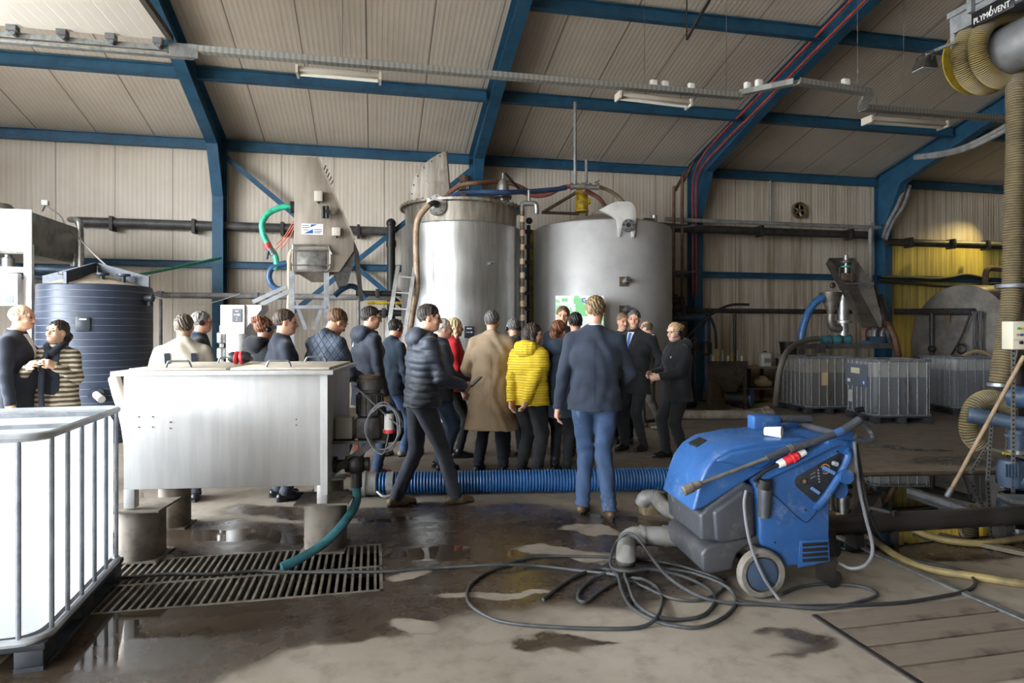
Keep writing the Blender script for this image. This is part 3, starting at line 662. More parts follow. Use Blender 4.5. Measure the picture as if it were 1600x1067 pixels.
part('warning_sign', PLQ, o, 'bb', (RX-.27, RY-.126, 1.99), (RX-.17, RY-.12, 2.10)); part('button', M('button_yellow', '#c9a53a', .4), o, 'cyl', (RX-.38, RY-.12, 2.17), (RX-.38, RY-.135, 2.17), .02); part('button', ERD, o, 'cyl', (RX-.44, RY-.12, 2.17), (RX-.44, RY-.135, 2.17), .02)
part('sign_plate', M('sign_pale', '#aeb6bf', .5), T, 'bb', (RX-.3, RY-.006, 3.0), (RX-.18, RY, 3.13))
m = MB(); m.lathe([(.28, 0), (.27, .1), (.18, .2), (0, .24)], (RX-.75, RY+.6, 3.33)); m.build('lid_dome', DGP, T)
SS = M('stainless', '#a4a29e', .42, .8, col2='#7d7b77', vs=8)
m = MB(); m.lathe([(.05, -.25), (.05, -.1), (.085, -.09), (.085, .05), (.05, .06), (.05, .13)], (RX-.42, RY+.25, 2.62), n=18); m.build('outlet_valve', SS, T)
BPI = M('pipe_blue_dark', '#2b4156', .5, col2='#1e2c3b', vs=6)
for y, z, r in ((RY+.5, 2.62, .07), (RY+1.2, 2.55, .06)): part('feed_pipe', BPI, T, 'cyl', (RX-2.4, y, z), (RX+ .9, y, z-.12), r)
for x, z, mm in ((RX-.95, 1.75, BPI), (RX-.75, 2.2, ERD), (RX-.05, 2.15, ERD), (RX-.02, 1.75, BPI), (RX-.85, 1.1, VB)):
    m = MB(); m.lathe([(.05, -.12), (.09, -.1), (.1, .08), (.06, .12)], (x, RY+.35, z), (.2, -1, 0), 16); m.build('pump', mm, T)
pts = [P(122, 425, 10.2), P(124, 360, 10.25), P(121, 345, 10.3), P(112, 342, 10.6)]
m = MB(); m.tube([P(126, 560, 10.2), P(126, 425, 10.2), P(125, 356, 10.25), P(121, 345, 10.3), P(110, 343, 10.6)], .05, 12, 5); solo(m, 'bent_pipe', SS, 'shiny bent standpipe behind the ribbed tank', 'pipe')
m = MB(); m.tube([P(114, 430, 10.6), P(118, 396, 10.6)], .04, 10, 0); solo(m, 'pipe_stub', SS, 'short tilted grey pipe behind the ribbed tank', 'pipe')
T = thing('sensor_box', 'small white sensor box on top of the box tank', 'sensor', P(71, 322, 10.9)); part('box', WHT, T, 'box', P(71, 317, 10.9), (.10, .08, .09), bevel=.01); part('stem', GRYM, T, 'cyl', P(70, 321, 10.9), P(66, 330, 10.9), .015)
m = MB(); m.tube([P(73, 322, 10.9), P(95, 338, 10.8), P(104, 356, 10.7), P(124, 373, 10.1), P(150, 400, 9.9), P(180, 427, 9.6)], .012, 6, 6); solo(m, 'sensor_cable', M('cable_pale', '#8d8983', .6), 'grey cable sagging from the sensor box to the cone lid', 'cable')
# ---- pipes along the back wall, left
BPP = M('pipe_charcoal', '#4d4b4a', .5, col2='#383634', vs=6)
p0, p1 = W(120, 346, 13.53), W(606, 360, 13.53)
T = thing('wall_pipe', 'charcoal pipe run high on the back wall, left of the tanks', 'pipe', p0); p1.z = p0.z-.02
xs = (-2.97,)
part('pipe', BPP, T, 'cyl', p0, (p1.x, p0.y-.0, p0.z), .09, None, 20)
for px in (170, 300, 440, 560): 
    x = W(px, 350, 13.35).x; part('pipe_clip', DRK, T, 'bb', (x-.03, 13.42, p0.z-.16), (x+.03, 13.64, p0.z+.11))
q = V((p1.x, p0.y, p0.z))
T2 = thing('down_pipe', 'thick black down pipe beside the shiny tank ladder', 'pipe', (q.x+.06, q.y-.25, 0))
m = MB(); m.tube([(q.x+.06, q.y-.25, 0), (q.x+.06, q.y-.25, q.z+.12)], .085, 18, 0); m.build('pipe', VB, T2); m = MB(); m.ell((q.x+.06, q.y-.25, q.z+.13), (.10, .10, .10)); m.build('cap', VB, T2); part('collar', VB, T2, 'cyl', (q.x+.06, q.y-.25, q.z-.35), (q.x+.06, q.y-.25, q.z-.22), .10)
part('branch', VB, T2, 'cyl', (q.x+.06, q.y-.25, 1.75), (q.x+.55, q.y-.25, 1.75), .07)
GP = M('pipe_grey', '#8b8a88', .5, col2='#6e6c69', vs=6)
T = thing('grey_pipe_run', 'long grey pipe at head height in front of the back wall', 'pipe', W(240, 461, 12.5)); a, b = W(238, 461, 12.5), W(612, 467, 12.5); b.z = a.z
part('pipe', GP, T, 'cyl', a, b, .055)
for px in (251, 400, 560): 
    x = W(px, 465, 12.5).x; part('support_post', GP, T, 'cyl', (x, 12.5, 0), (x, 12.5, a.z), .03); part('pipe_saddle', GRYM, T, 'bb', (x-.04, 12.43, a.z-.03), (x+.04, 12.57, a.z+.07))
m = MB(); m.tube([W(205, 432, 11.2), W(260, 421, 12.2), W(345, 403, 13.2)], .028, 10, 6); solo(m, 'green_hose', M('green_hose', '#2f9e7b', .4, col2='#1f6f5e', vs=12), 'green hose sloping up from the ribbed tank to the blue post', 'hose')
m = MB(); m.tube([W(238, 462, 12.44), W(290, 476, 12.35), W(330, 473, 12.4), W(375, 459, 12.44)], .009, 6, 6); solo(m, 'sagging_cable', M('cable_white', '#c9c5bd', .5), 'pale cable sagging below the grey pipe', 'cable')
p = W(240, 545, 12.2); T = thing('floor_cabinet', 'small grey cabinet behind the man in the cream jacket', 'cabinet', (p.x, 12.2, 0)); part('body', GP, T, 'bb', (p.x-.18, 12.0, 0), (p.x+.22, 12.35, 1.15), bevel=.01); part('door', GP, T, 'bb', (p.x-.15, 11.98, .1), (p.x+.19, 12.0, 1.1), bevel=.005)
# ---- white filter unit
c0 = cam(-.427*8.3, 8.3); T = thing('filter_unit', 'white cylinder unit with an arrow plate beside the blue post', 'machine', c0, -TH)
part('vessel', WP, T, 'cyl', (0, .0, 0), (0, 0, 1.72), .15, None, 28, local=True); part('head', WP, T, 'bb', (-.165, -.16, 1.55), (.14, .16, 1.92), local=True, bevel=.006)
m = MB(); m.prism([(.14, -.12, 1.92), (.34, -.12, 1.92), (.34, -.12, 1.86), (.14, -.12, 1.62)], (0, .24, 0)); m.build('chute', WP, T, local=True)
o = part('arrow_plate', PLQ, T, 'bb', (-.01, -.172, 1.70), (.11, -.162, 1.87), local=True); part('print', PLW, o, 'bb', (.03, -.175, 1.835), (.07, -.172, 1.845), local=True); part('print', PLW, o, 'bb', (.01, -.175, 1.79), (.07, -.172, 1.80), local=True); part('print', PLW, o, 'prism', [(.065, -.175, 1.815), (.095, -.175, 1.795), (.065, -.175, 1.775)], (0, .003, 0), local=True)
m = MB(); m.tube([(.035, -.174, 1.755), (.05, -.174, 1.765), (.062, -.174, 1.752), (.045, -.174, 1.73), (.035, -.174, 1.722), (.065, -.174, 1.722)], .003, 4, 0); m.build('number', PLW, o, local=True)
for z in (1.1, 1.3, 1.5): part('valve', SS, T, 'lathe', [(.03, -.08), (.06, -.06), (.06, .06), (.03, .08)], (-.22, 0, z), (0, 0, 1), 14, local=True)
part('side_pipe', SS, T, 'cyl', (-.22, 0, .05), (-.22, 0, 1.66), .028, local=True)
# ---- hopper machine
D0 = 9.5; pl = cam(-.295*D0, D0); nn = -V((pl.x, pl.y, 0)).normalized() # plane facing the camera
def HP(x, y, off=0): 
    return onplane(x, y, pl-nn*off, nn)
back = -nn*.55
T = thing('hopper_machine', 'tall stainless hopper machine with slanted front on grey legs', 'machine', (HP(500, 500).x, HP(500, 500).y, 0), -TH)
HS = brushed('hopper_steel', '#a1978b', '#918779', .5, .2, '#7d7468', .3)
m = MB(); m.prism([HP(*q) for q in ((461, 244), (496, 245.5), (553, 373), (553, 392), (530, 425), (458.5, 424))], back); m.build('casing', HS, T, bevel=.006)
m = MB(); m.prism([HP(495, 244, -.03), HP(497.5, 244.5, -.03), HP(555, 373, -.03), HP(552.5, 374, -.03)], -nn*.10); m.build('edge_lip', HS, T)
m = MB(); m.loft([[HP(460, 424, .05), HP(522, 424, .05), HP(522, 424, .57), HP(460, 424, .57)], [HP(487, 441, .25), HP(508, 441, .25), HP(508, 441, .4), HP(487, 441, .4)]]); m.build('lower_hopper', HS, T)
m = MB(); m.prism([HP(523, 427, .02), HP(553, 393, .02), HP(556, 398, .02), HP(543, 445, .02), HP(530, 448, .02)], back*.9); m.build('discharge_chute', MT, T)
m = MB(); m.prism([HP(553, 376, .0), HP(561, 395, .0), HP(568, 470, .0), HP(562, 470, 0), HP(554, 395, 0)], back*.3); m.build('side_strut', DRK, T)
# hatch
hz = [HP(x, y, -.03) for x, y in ((458, 386), (462, 383), (508, 383), (514, 387), (516, 395), (516, 416), (512, 422), (505, 424), (464, 424), (458, 421))]
m = MB(); m.tube(hz, .014, 8, 2, closed=True); o = m.build('hatch_frame', SS, T)
m = MB(); m.loft([[HP(464, 389, -.015), HP(509, 389, -.015), HP(509, 421, -.015), HP(464, 421, -.015)], [HP(477, 403, -.05), HP(497, 403, -.05), HP(497, 409, -.05), HP(477, 409, -.05)]]); m.build('hatch_cover', SS, T)
for y in (391, 414): part('hatch_bar', SS, T, 'cyl', HP(456, y, -.05), HP(517, y, -.05), .012)
part('hatch_latch', SS, T, 'cyl', HP(515, 390, -.05), HP(519, 397, -.05), .015)
for a in ((491, 298, 504, 314), (519, 355, 532, 368)):
    o = part('switch_box', M('switch_box', '#c6beb0', .5), T, 'prism', [HP(a[0], a[1], -.09), HP(a[2], a[1], -.09), HP(a[2], a[3], -.09), HP(a[0], a[3], -.09)], -nn*.09, bevel=.006)
    part('gland', DRK, o, 'cyl', HP((a[0]+a[2])/2, a[3], -.05), HP((a[0]+a[2])/2, a[3]+4, -.05), .02)
o = part('regulator', SS, T, 'bb', HP(512, 331, -.08)-V((.10, .02, .03)), HP(512, 331, -.08)+V((.1, .02, .03)))
for x in (505, 511): part('filter_bowl', VB, o, 'cyl', HP(x, 322, -.09), HP(x, 341, -.09), .026)
part('gauge', VB, o, 'cyl', HP(512, 330, -.15), HP(512, 330, -.08), .035); part('regulator_plate', HS, o, 'prism', [HP(517, 325, -.02), HP(527, 325, -.02), HP(527, 335, -.02), HP(517, 335, -.02)], -nn*.015)
o = part('maker_label', M('label_white', '#e4e5e6', .5), T, 'prism', [HP(471, 349, -.006), HP(505, 350, -.006), HP(505, 367, -.006), HP(471, 366, -.006)], -nn*.006)
LBB = M('label_blue', '#2a5a9c', .5)
m = MB(); m.prism([HP(486, 350.5, -.008), HP(496, 350.5, -.008), HP(485, 355, -.008)], -nn*.002); m.build('label_print', LBB, o)
m = MB(); m.prism([HP(475, 364.5, -.008), HP(489, 358, -.008), HP(489, 364.5, -.008)], -nn*.002); m.build('label_print', LBB, o)
for (x0_, y0_, x1_) in ((473, 352.5, 483), (473, 355.5, 484), (491, 358.5, 503), (491, 361, 503), (491, 363.5, 501), (474, 359, 482)): part('label_print', PLQ, o, 'bar', HP(x0_, y0_, -.008), HP(x1_, y0_+.3, -.008), .008, .003, nn)
LEGM = M('leg_grey', '#a3a5a8', .5, .3, col2='#85878a', vs=5)
for x, y0_, off in ((456, 424, .03), (510, 424, .03), (456, 424, .58), (510, 424, .58)):
    a = HP(x, y0_, off); part('leg', LEGM, T, 'bar', a, (a.x, a.y, 0), .075, .075, nn)
for a, b, off in (((461, 470), (478, 515), .03), ((507, 470), (490, 515), .03)): part('leg_brace', LEGM, T, 'bar', HP(*a, off), HP(*b, off), .05, .05, nn)
part('cross_beam', LEGM, T, 'bar', HP(456, 480, .03), HP(510, 480, .03), .05, .09, nn)
for k in range(5):
    a = HP(503+k*2.3, 275+k*5.2, .3); part('rake_tine', RU, T, 'cyl', a, HP(509+k*2.9, 258+k*6, .3), .009, None, 6)
part('hose_flange', VB, T, 'cyl', HP(461, 324, .3), HP(454, 324, .3), .09); 
for a, b in (((461, 342), (430, 385)), ((461, 350), (420, 395)), ((461, 360), (440, 392))): pass
GRH = M('green_hose_bright', '#35b58f', .4, col2='#25856e', vs=14)
m = MB(); m.tube([HP(456, 323, .3), HP(440, 324, .3), HP(420, 333, .3), HP(410, 348, .3), HP(411, 364, .3), HP(418, 380, .3), HP(422, 388, .3)], .045, 12, 6); solo(m, 'green_hose', GRH, 'bright green hose looping out of the hopper machine side', 'hose')
T = thing('hose_coupling', 'red and grey hose coupling hanging between green hoses', 'coupling', HP(425, 392, .3)); part('body', GRYM, T, 'cyl', HP(418, 383, .3), HP(428, 398, .3), .05); part('clamp', ERD, T, 'cyl', HP(417, 380, .3), HP(420, 388, .3), .055); part('lever', BPI, T, 'cyl', HP(419, 392, .27), HP(417, 405, .27), .018)
m = MB(); m.tube([HP(425, 390, .3), HP(430, 400, .3), HP(432, 412, .3), HP(430, 422, .3)], .042, 12, 5); solo(m, 'green_hose', GRH, 'short green hose below the red coupling', 'hose')
m = MB(); m.tube([HP(448, 411, .3), HP(436, 414, .3), HP(424, 420, .3), HP(420, 432, .3), HP(424, 444, .3), HP(432, 451, .3), HP(440, 452, .3)], .045, 12, 6); solo(m, 'blue_hose', M('hose_blue', '#33587f', .4, col2='#26425f', vs=12), 'blue hose bending below the hopper machine', 'hose')
for i, (a, b) in enumerate((((459, 345), (432, 382)), ((459, 352), (424, 396)), ((459, 358), (438, 390)))):
    m = MB(); m.tube([HP(*a, .25), (HP(*a, .25)+HP(*b, .28))/2-V((0, 0, .04)), HP(*b, .28)], .007, 6, 4); solo(m, 'air_line', M('air_red', '#c8604e', .5), ['thin red air line, uppermost of three by the green hose', 'thin red air line, middle of three by the green hose', 'thin red air line, lowest of three by the green hose'][i], 'air line', 'red air lines')
m = MB(); m.tube([HP(450, 500, .2), HP(452, 450, .2), HP(452, 405, .2), HP(456, 391, .2)], .03, 10, 5); solo(m, 'bent_pipe', M('pipe_beige', '#a8987f', .5), 'beige bent pipe up the left leg of the hopper machine', 'pipe')
for a, b, L in (((395, 472), (447, 448), 'upper grey slanting strut left of the hopper machine'), ((408, 476), (452, 455), 'lower grey slanting strut left of the hopper machine')):
    m = MB(); m.bar(HP(*a, .2), HP(*b, .2), .06, .06); solo(m, 'slanting_strut', LEGM, L, 'strut', 'grey struts')
m = MB(); m.tube([HP(523, 462, .7), HP(535, 452, .7), HP(548, 447, .7), HP(560, 452, .7), HP(572, 466, .7)], .045, 10, 6); solo(m, 'blue_hose', M('hose_blue2', '#2c4a6d', .4), 'blue hose arching below the hopper discharge chute', 'hose')
# ================================================================ ROUND TANKS AND WHAT SURROUNDS THEM
# ---- aluminium ladder
ALU = M('aluminium', '#c3c3c0', .4, .6, col2='#a9a9a6', vs=10)
D1_ = 10.15
tl, tr_ = P(622, 415, D1_), P(648, 417, D1_); hgt = tl.z
bl_, br_ = F(579, 690), F(607, 690); 
T = thing('ladder', 'aluminium ladder leaning against the shiny steel tank', 'ladder', (bl_+br_)/2, math.atan2((br_-bl_).y, (br_-bl_).x))
for a, b in ((bl_, tl), (br_, tr_)): part('rail', ALU, T, 'bar', a, b, .03, .06, (bl_-br_)); part('foot', DRK, T, 'bar', a, a.lerp(b, .02), .045, .07, (bl_-br_))
for k in range(10):
    f = .06+.30*k/3.1 if k < 10 else 1
    f = (k+.6)/10.3
    part('rung', ALU, T, 'cyl', bl_.lerp(tl, f), br_.lerp(tr_, f), .014)
# ---- shiny tank
c1 = cam(-.90, 11.35); R1 = 1.045
TS1 = brushed('tank_steel', '#d0d0ce', '#bcbcba', .36, .9, '#9c958a', .3)
TS2 = brushed('tank_ring_steel', '#b3aca0', '#8f867a', .45, .65, '#7a5a34', .85)
T = thing('steel_tank', 'shiny round stainless steel tank with a rusty top ring', 'tank', c1)
m = MB(); m.lathe([(R1, .12), (R1, 3.36), (R1-.02, 3.38), (R1-.10, 3.39)], c1, n=72); m.build('shell', TS1, T)
m = MB(); m.lathe([(R1-.07, 3.37), (R1-.06, 3.70), (R1+.03, 3.71), (R1+.03, 3.75), (R1-.05, 3.755), (.3, 3.80), (0, 3.8)], c1, n=72); m.build('top_ring', TS2, T)
m = MB(); m.lathe([(R1+.03, 0), (R1+.03, .12), (R1, .12)], c1, n=48); m.build('base_ring', MT, T)
for k in range(26):
    a = PI+PI*k/25; d = V((math.cos(a-TH), math.sin(a-TH), 0)); part('rim_bolt', RU, T, 'cyl', c1+d*(R1+.0)+V((0, 0, 3.69)), c1+d*(R1)+V((0, 0, 3.77)), .016, None, 6)
plaque(T, c1, R1, 733, 519, .16, .19)
p = on_tank(c1, R1, 764, 412); n = (p-V((c1.x, c1.y, p.z))).normalized(); part('sample_tap', SS, T, 'cyl', p, p+n*.10, .022); part('tap_lever', SS, T, 'cyl', p+n*.09-V((.03, 0, 0)), p+n*.09+V((.05, 0, .02)), .012)
# raised quarter disc lid
q = lambda x, y, d=11.2: P(x, y, d)
arc = [(697, 237), (685, 241), (672, 249), (660, 259), (650, 272), (644, 286), (641, 300), (640, 318), (705, 318)]
m = MB(); vdir = V((ST, CT, 0)); m.prism([q(*a) for a in arc], vdir*.035); o = m.build('raised_hatch', TS2, T, bevel=.004)
rim = [q(*a) for a in arc[:8]]; m = MB()
for a, b in zip(rim[:-1], rim[1:]): m.bar(a+vdir*.06, b+vdir*.06, .10, .015, (a-q(697, 318)))
m.build('hatch_rim', TS2, o)
part('hatch_edge', DRK, o, 'bar', q(698, 237), q(705, 318), .02, .05, vdir)
for a in arc[:8:1]: part('hatch_bolt', RU, o, 'cyl', q(a[0]+2.5, a[1]+3)-vdir*.012, q(a[0]+2.5, a[1]+3), .014, None, 6)
# white flange with the hose
fc = on_tank(c1, R1+.02, 682, 320); n = (fc-V((c1.x, c1.y, fc.z))).normalized(); n = (n*.5-V((ST, CT, 0))*.8+V((CT, -ST, 0))*.25).normalized()
T2 = thing('flange_plate', 'pale bolted flange with a hose on the shiny tank top', 'flange', fc)
part('disc', M('flange_pale', '#cfccc6', .45, .3, col2='#a9a59d', vs=10), T2, 'cyl', fc-n*.06, fc+n*.02, .165, None, 32, bevel=.006); part('neck', GRYM, T2, 'cyl', fc, fc-n*-.09, .055); part('spigot', DRK, T2, 'tube', [fc+n*.05, fc+n*.14, fc+n*.2-V((.06, 0, .02)), fc+n*.2-V((.13, 0, .07))], .045, 12, 4)
x_, y_, _ = frame(n)
for k in range(8): a = 2*PI*k/8; d = x_*math.cos(a)+y_*math.sin(a); part('bolt', GRYM, T2, 'cyl', fc+d*.135+n*.02, fc+d*.135+n*.035, .013, None, 6)
HB = M('hose_beige', '#b39c80', .45, col2='#98765f', vs=7)
s0 = fc+n*.2-V((.11, 0, .05)); dd = 10.15
m = MB(); m.tube([s0, P(657, 335, 10.1), P(651, 352, 10.12), P(650, 385, 10.14), P(651, 420, 10.14), P(651, 455, 10.12), P(646, 482, 10.08), P(640, 520, 10.0), P(634, 560, 9.95)], .05, 14, 6); solo(m, 'hose', HB, 'beige hose hanging down the shiny tank from the flange', 'hose')
# motor and valve dome on top
p = P(726, 318, 11.4); p.z = 3.79
T = thing('agitator_drive', 'dirty drive unit standing on the shiny tank behind the raised hatch', 'motor', p, -TH)
m = MB(); m.lathe([(.12, 0), (.12, .03), (.07, .05), (.09, .16), (.09, .30), (.06, .31), (.06, .42), (.11, .44), (.12, .50), (.10, .56), (0, .57)], (0, 0, 0), n=20); m.build('motor', RU, T, local=True)
for k in range(4): a = 2*PI*k/4+.5; part('cage_rod', SS, T, 'cyl', (.10*math.cos(a), .10*math.sin(a), .30), (.10*math.cos(a), .10*math.sin(a), .46), .012, local=True)
part('plate', DRK, T, 'bb', (-.13, -.13, .285), (.13, .13, .30), local=True); part('lever_rod', SS, T, 'cyl', (-.30, -.15, .42), (.08, -.15, .14), .011, local=True)
p = P(786, 318, 11.1); p.z = 3.79
T = thing('relief_valve', 'domed steel relief valve on the right of the shiny tank', 'valve', p, -TH)
m = MB(); m.lathe([(.11, 0), (.11, .02), (.06, .03), (.06, .10), (.15, .11), (.15, .14), (.10, .15), (.10, .30), (.085, .37), (.05, .42), (.02, .43), (.02, .54), (0, .545)], (0, 0, 0), n=24); m.build('body', SS, T, local=True)
for k in range(8): a = 2*PI*k/8; part('bolt', DRK, T, 'cyl', (.125*math.cos(a), .125*math.sin(a), .07), (.125*math.cos(a), .125*math.sin(a), .155), .012, None, 6, local=True)
part('handle', DRK, T, 'cyl', (.03, 0, .54), (.28, .15, .30), .022, local=True)
T = thing('hatch_clamp', 'rusty bracket on the rim of the shiny tank', 'bracket', P(752, 316, 10.7)); pz = P(724, 318, 10.45); pz.z = 3.755
T.location = pz; mm_ = Matrix.Translation(pz); T['_m'] = [mm_[i][j] for i in range(4) for j in range(4)]
m = MB(); m.prism([(-.10, 0, 0), (.10, 0, 0), (.04, 0, .04), (.03, 0, .12), (-.03, 0, .12), (-.04, 0, .04)], (0, .03, 0)); m.build('bracket', RU, T, local=True); part('bolt', DRK, T, 'cyl', (0, -.01, .09), (0, .05, .09), .014, local=True)
# hoses above the tanks
H1 = M('hose_red_brown', '#8f5a4c', .5, col2='#6d6148', vs=5); H2 = M('hose_blue_top', '#2f4a70', .45, col2='#263b58', vs=8); H3 = M('hose_red', '#b0524c', .5, col2='#7d4b44', vs=6); H4 = M('hose_olive', '#7d7059', .5, col2='#625540', vs=5)
mz = P(915, 291, 11.6)
ho = lambda pts, r, mt, L: solo(MB().tube(pts, r, 12, 6), 'hose', mt, L, 'hose')
ho([P(696, 310, 11.0), P(706, 298, 11.0), P(722, 289, 11.0), P(745, 286, 11.0), P(775, 284, 11.35), P(800, 287, 11.5), P(828, 300, 11.6)], .042, H1, 'red-brown hose arching over the shiny tank')
ho([P(693, 312, 10.75), P(715, 304, 10.75), P(740, 300.5, 10.8), P(790, 300.5, 10.82), P(830, 299, 11.2), P(866, 296, 11.4), P(884, 293, 11.55)], .045, H2, 'blue hose crossing from the shiny tank to the manifold')
ho([P(818, 301, 11.85), P(838, 306, 11.75), P(858, 303, 11.7), P(876, 294, 11.65), P(891, 291, 11.6)], .042, H3, 'short red hose entering the manifold from the left')
ho([P(936, 292, 11.6), P(952, 298, 11.7), P(964, 306, 11.75), P(976, 318, 11.8)], .035, H4, 'olive hose running from the manifold down to the grey bracket')
ho([P(912, 297, 11.62), P(925, 303, 11.75), P(937, 311, 11.85), P(945, 322, 12.0)], .04, H1, 'red-brown hose dropping from the manifold to the cone roof')
T = thing('manifold', 'steel valve manifold hung over the grey tank', 'manifold', mz)
part('pipe', SS, T, 'cyl', P(891, 291, 11.6), P(936, 293, 11.6), .045)
for x in (893, 903, 922, 934): part('coupling', SS, T, 'cyl', P(x-2, 291.5, 11.6), P(x+2, 291.5, 11.6), .062)
for x in (908, 929): part('valve_lever', BPI, T, 'bar', P(x, 286, 11.6), P(x+8, 282 if x > 910 else 286, 11.6), .02, .015)
a = P(898.5, 289, 11.6); m = MB(); m.cyl(a, (a.x, a.y, zroof(11.45)-.24), .028); o = solo(m, 'hanging_pole', GP, 'pale vertical pole from the roof beam down to the manifold', 'pole')
T = thing('support_bracket', 'dark triangular pipe bracket left of the yellow motor', 'bracket', P(850, 333, 12.6)); part('diagonal', RU, T, 'bar', P(848, 332, 12.6), P(905, 298, 12.3), .05, .05); part('arm', RU, T, 'bar', P(846, 332, 12.6), P(905, 334, 12.6), .05, .05)
a = P(916, 340, 13.3); m = MB(); m.cyl((a.x, a.y, 3.2), (a.x, a.y, 5.15), .03); solo(m, 'vent_pipe', GP, 'thin grey vent pipe on the wall behind the manifold', 'pipe')
# ---- grey tank
c2 = cam(1.72, 12.25); R2 = 1.305
GT = M('tank_grey_paint', '#adaba8', .42, .15, col2='#a19f9d', vs=1.6, spec=.4)
T = thing('grey_tank', 'big round grey painted tank with a low cone roof', 'tank', c2)
m = MB(); m.lathe([(R2, .05), (R2, 3.46), (R2-.015, 3.50), (R2-.05, 3.52)], c2, n=80); m.build('shell', GT, T)
m = MB(); m.lathe([(R2-.05, 3.515), (.22, 3.80), (.2, 3.84), (0, 3.84)], c2, n=64); m.build('cone_roof', M('roof_grey_dirty', '#8b8375', .6, col2='#776c5c', vs=3), T)
part('base_ring', DRK, T, 'cyl', c2, c2+V((0, 0, .05)), R2+.03, None, 48)
for y_ in (440, 485):
    p = on_tank(c2, R2, 975, y_); n = (p-V((c2.x, c2.y, p.z))).normalized(); o = part('port_plate', RU, T, 'bar', p-n*.03, p+n*.012, .165, .165); part('port_stub', SS, o, 'cyl', p, p+n*.10+V((.03, 0, .03)), .042); part('port_cap', GRYM, o, 'cyl', p+n*.10+V((.03, 0, .03)), p+n*.125+V((.038, 0, .038)), .052)
# grey bracket with flange
q = lambda x, y, d=10.92: P(x, y, d)
bp = [(936, 328), (947, 322), (960, 316), (970, 314.5), (984, 315), (989, 317.5), (992.5, 324), (994, 335), (993.5, 352), (991, 370), (988, 370.5), (986.5, 360), (983, 348), (978, 345.5), (973, 349), (971, 360), (969, 370), (966, 370), (964.5, 352), (963, 343), (958, 338), (948, 333)]
T2 = thing('lifting_bracket', 'pale grey curved bracket hooked over the grey tank rim', 'bracket', P(978, 360, 10.9))
m = MB(); m.prism([q(*a) for a in bp], V((ST, CT, 0))*.10); m.build('arm', M('bracket_grey', '#bdbab4', .5, .1, col2='#aeaba5', vs=4), T2, bevel=.003)
p = q(981.5, 352, 10.9); vd = V((ST, CT, 0)); o = part('flange', GRYM, T2, 'cyl', p+vd*.12, p-vd*.03, .105, None, 28); part('bore', VB, o, 'cyl', p-vd*.03, p-vd*.034, .04)
for k in range(6): a = 2*PI*k/6; part('bolt', DRK, o, 'cyl', p+V((CT, -ST, 0))*.08*math.cos(a)+V((0, 0, .08*math.sin(a)))-vd*.03, p+V((CT, -ST, 0))*.08*math.cos(a)+V((0, 0, .08*math.sin(a)))-vd*.045, .013, None, 6)
YEL = M('yellow_paint', '#c9a91e', .5, col2='#8d7420', vs=12)
p = P(909, 336, 12.1); p.z = 3.84
T = thing('yellow_motor', 'yellow agitator motor on the grey cone roof', 'motor', p); m = MB(); m.lathe([(.13, 0), (.13, .03), (.10, .05), (.11, .07), (.11, .30), (.10, .32), (.12, .33), (.12, .39), (.10, .41), (0, .42)], p, n=22); m.build('motor', YEL, T)
for k in range(12): a = 2*PI*k/12; d = V((math.cos(a), math.sin(a), 0)); part('cooling_fin', YEL, T, 'bar', p+d*.112+V((0, 0, .08)), p+d*.112+V((0, 0, .29)), .006, .016, d)
part('terminal_box', YEL, T, 'box', p+V((.12, -.03, .2)), (.07, .09, .10), bevel=.008)
p = P(1013, 352, 12.0); p.z = 3.56; T = thing('roof_valve', 'small dirty valve block on the right of the cone roof', 'valve', p); part('body', RU, T, 'box', p+V((0, 0, .07)), (.20, .12, .14), bevel=.01); part('cap', SS, T, 'cyl', p+V((.12, 0, .02)), p+V((.12, 0, .2)), .055); part('pipe', BPP, T, 'cyl', p+V((.1, 0, .05)), p+V((.75, .15, .05)), .035)
# ---- riser between the tanks
T = thing('riser_pipe', 'striped riser pipe with a swan neck between the two tanks', 'pipe', (P(815, 560, 11.0).x, P(815, 560, 11.0).y, 0)); a = P(816, 330, 11.0)
BRW = M('riser_brown', '#6d6152', .5, .3, col2='#443b33', vs=9)
part('pipe', BRW, T, 'cyl', (a.x, a.y, 0), a, .043)
m = MB(); m.tube([a, P(816, 322, 11.0), P(819, 318, 11.0), P(834, 318, 11.0), P(838, 322, 11.0), P(838.5, 334, 11.0)], .045, 12, 5); m.build('swan_neck', SS, T)
part('vent_rod', SS, T, 'cyl', P(827, 318, 11.0), P(826.5, 297, 11.0), .025)
CRM = M('clamp_cream', '#cbb79a', .5, col2='#a98a72', vs=12)
for y_ in range(338, 500, 22): part('band', CRM, T, 'cyl', P(816, y_, 11.0), P(816, y_+9, 11.0), .047)
T = thing('black_riser', 'dark riser pipe with clamps close to the grey tank', 'pipe', (P(826, 560, 11.3).x, P(826, 560, 11.3).y, 0)); a = P(826, 352, 11.3)
part('pipe', VB, T, 'cyl', (a.x, a.y, 0), a, .035); m = MB(); m.ell(P(827, 345, 11.3), (.06, .06, .06)); m.build('ball_valve', DRK, T)
for y_ in range(362, 500, 24): part('clamp', DRK, T, 'box', P(824, y_, 11.28), (.16, .09, .07), bevel=.01)
a = P(831, 360, 12.9); m = MB(); m.cyl((a.x, a.y, 0), (a.x, a.y, a.z), .06); solo(m, 'yellow_pipe', YEL, 'yellow upright pipe in the gap between the two tanks', 'pipe')
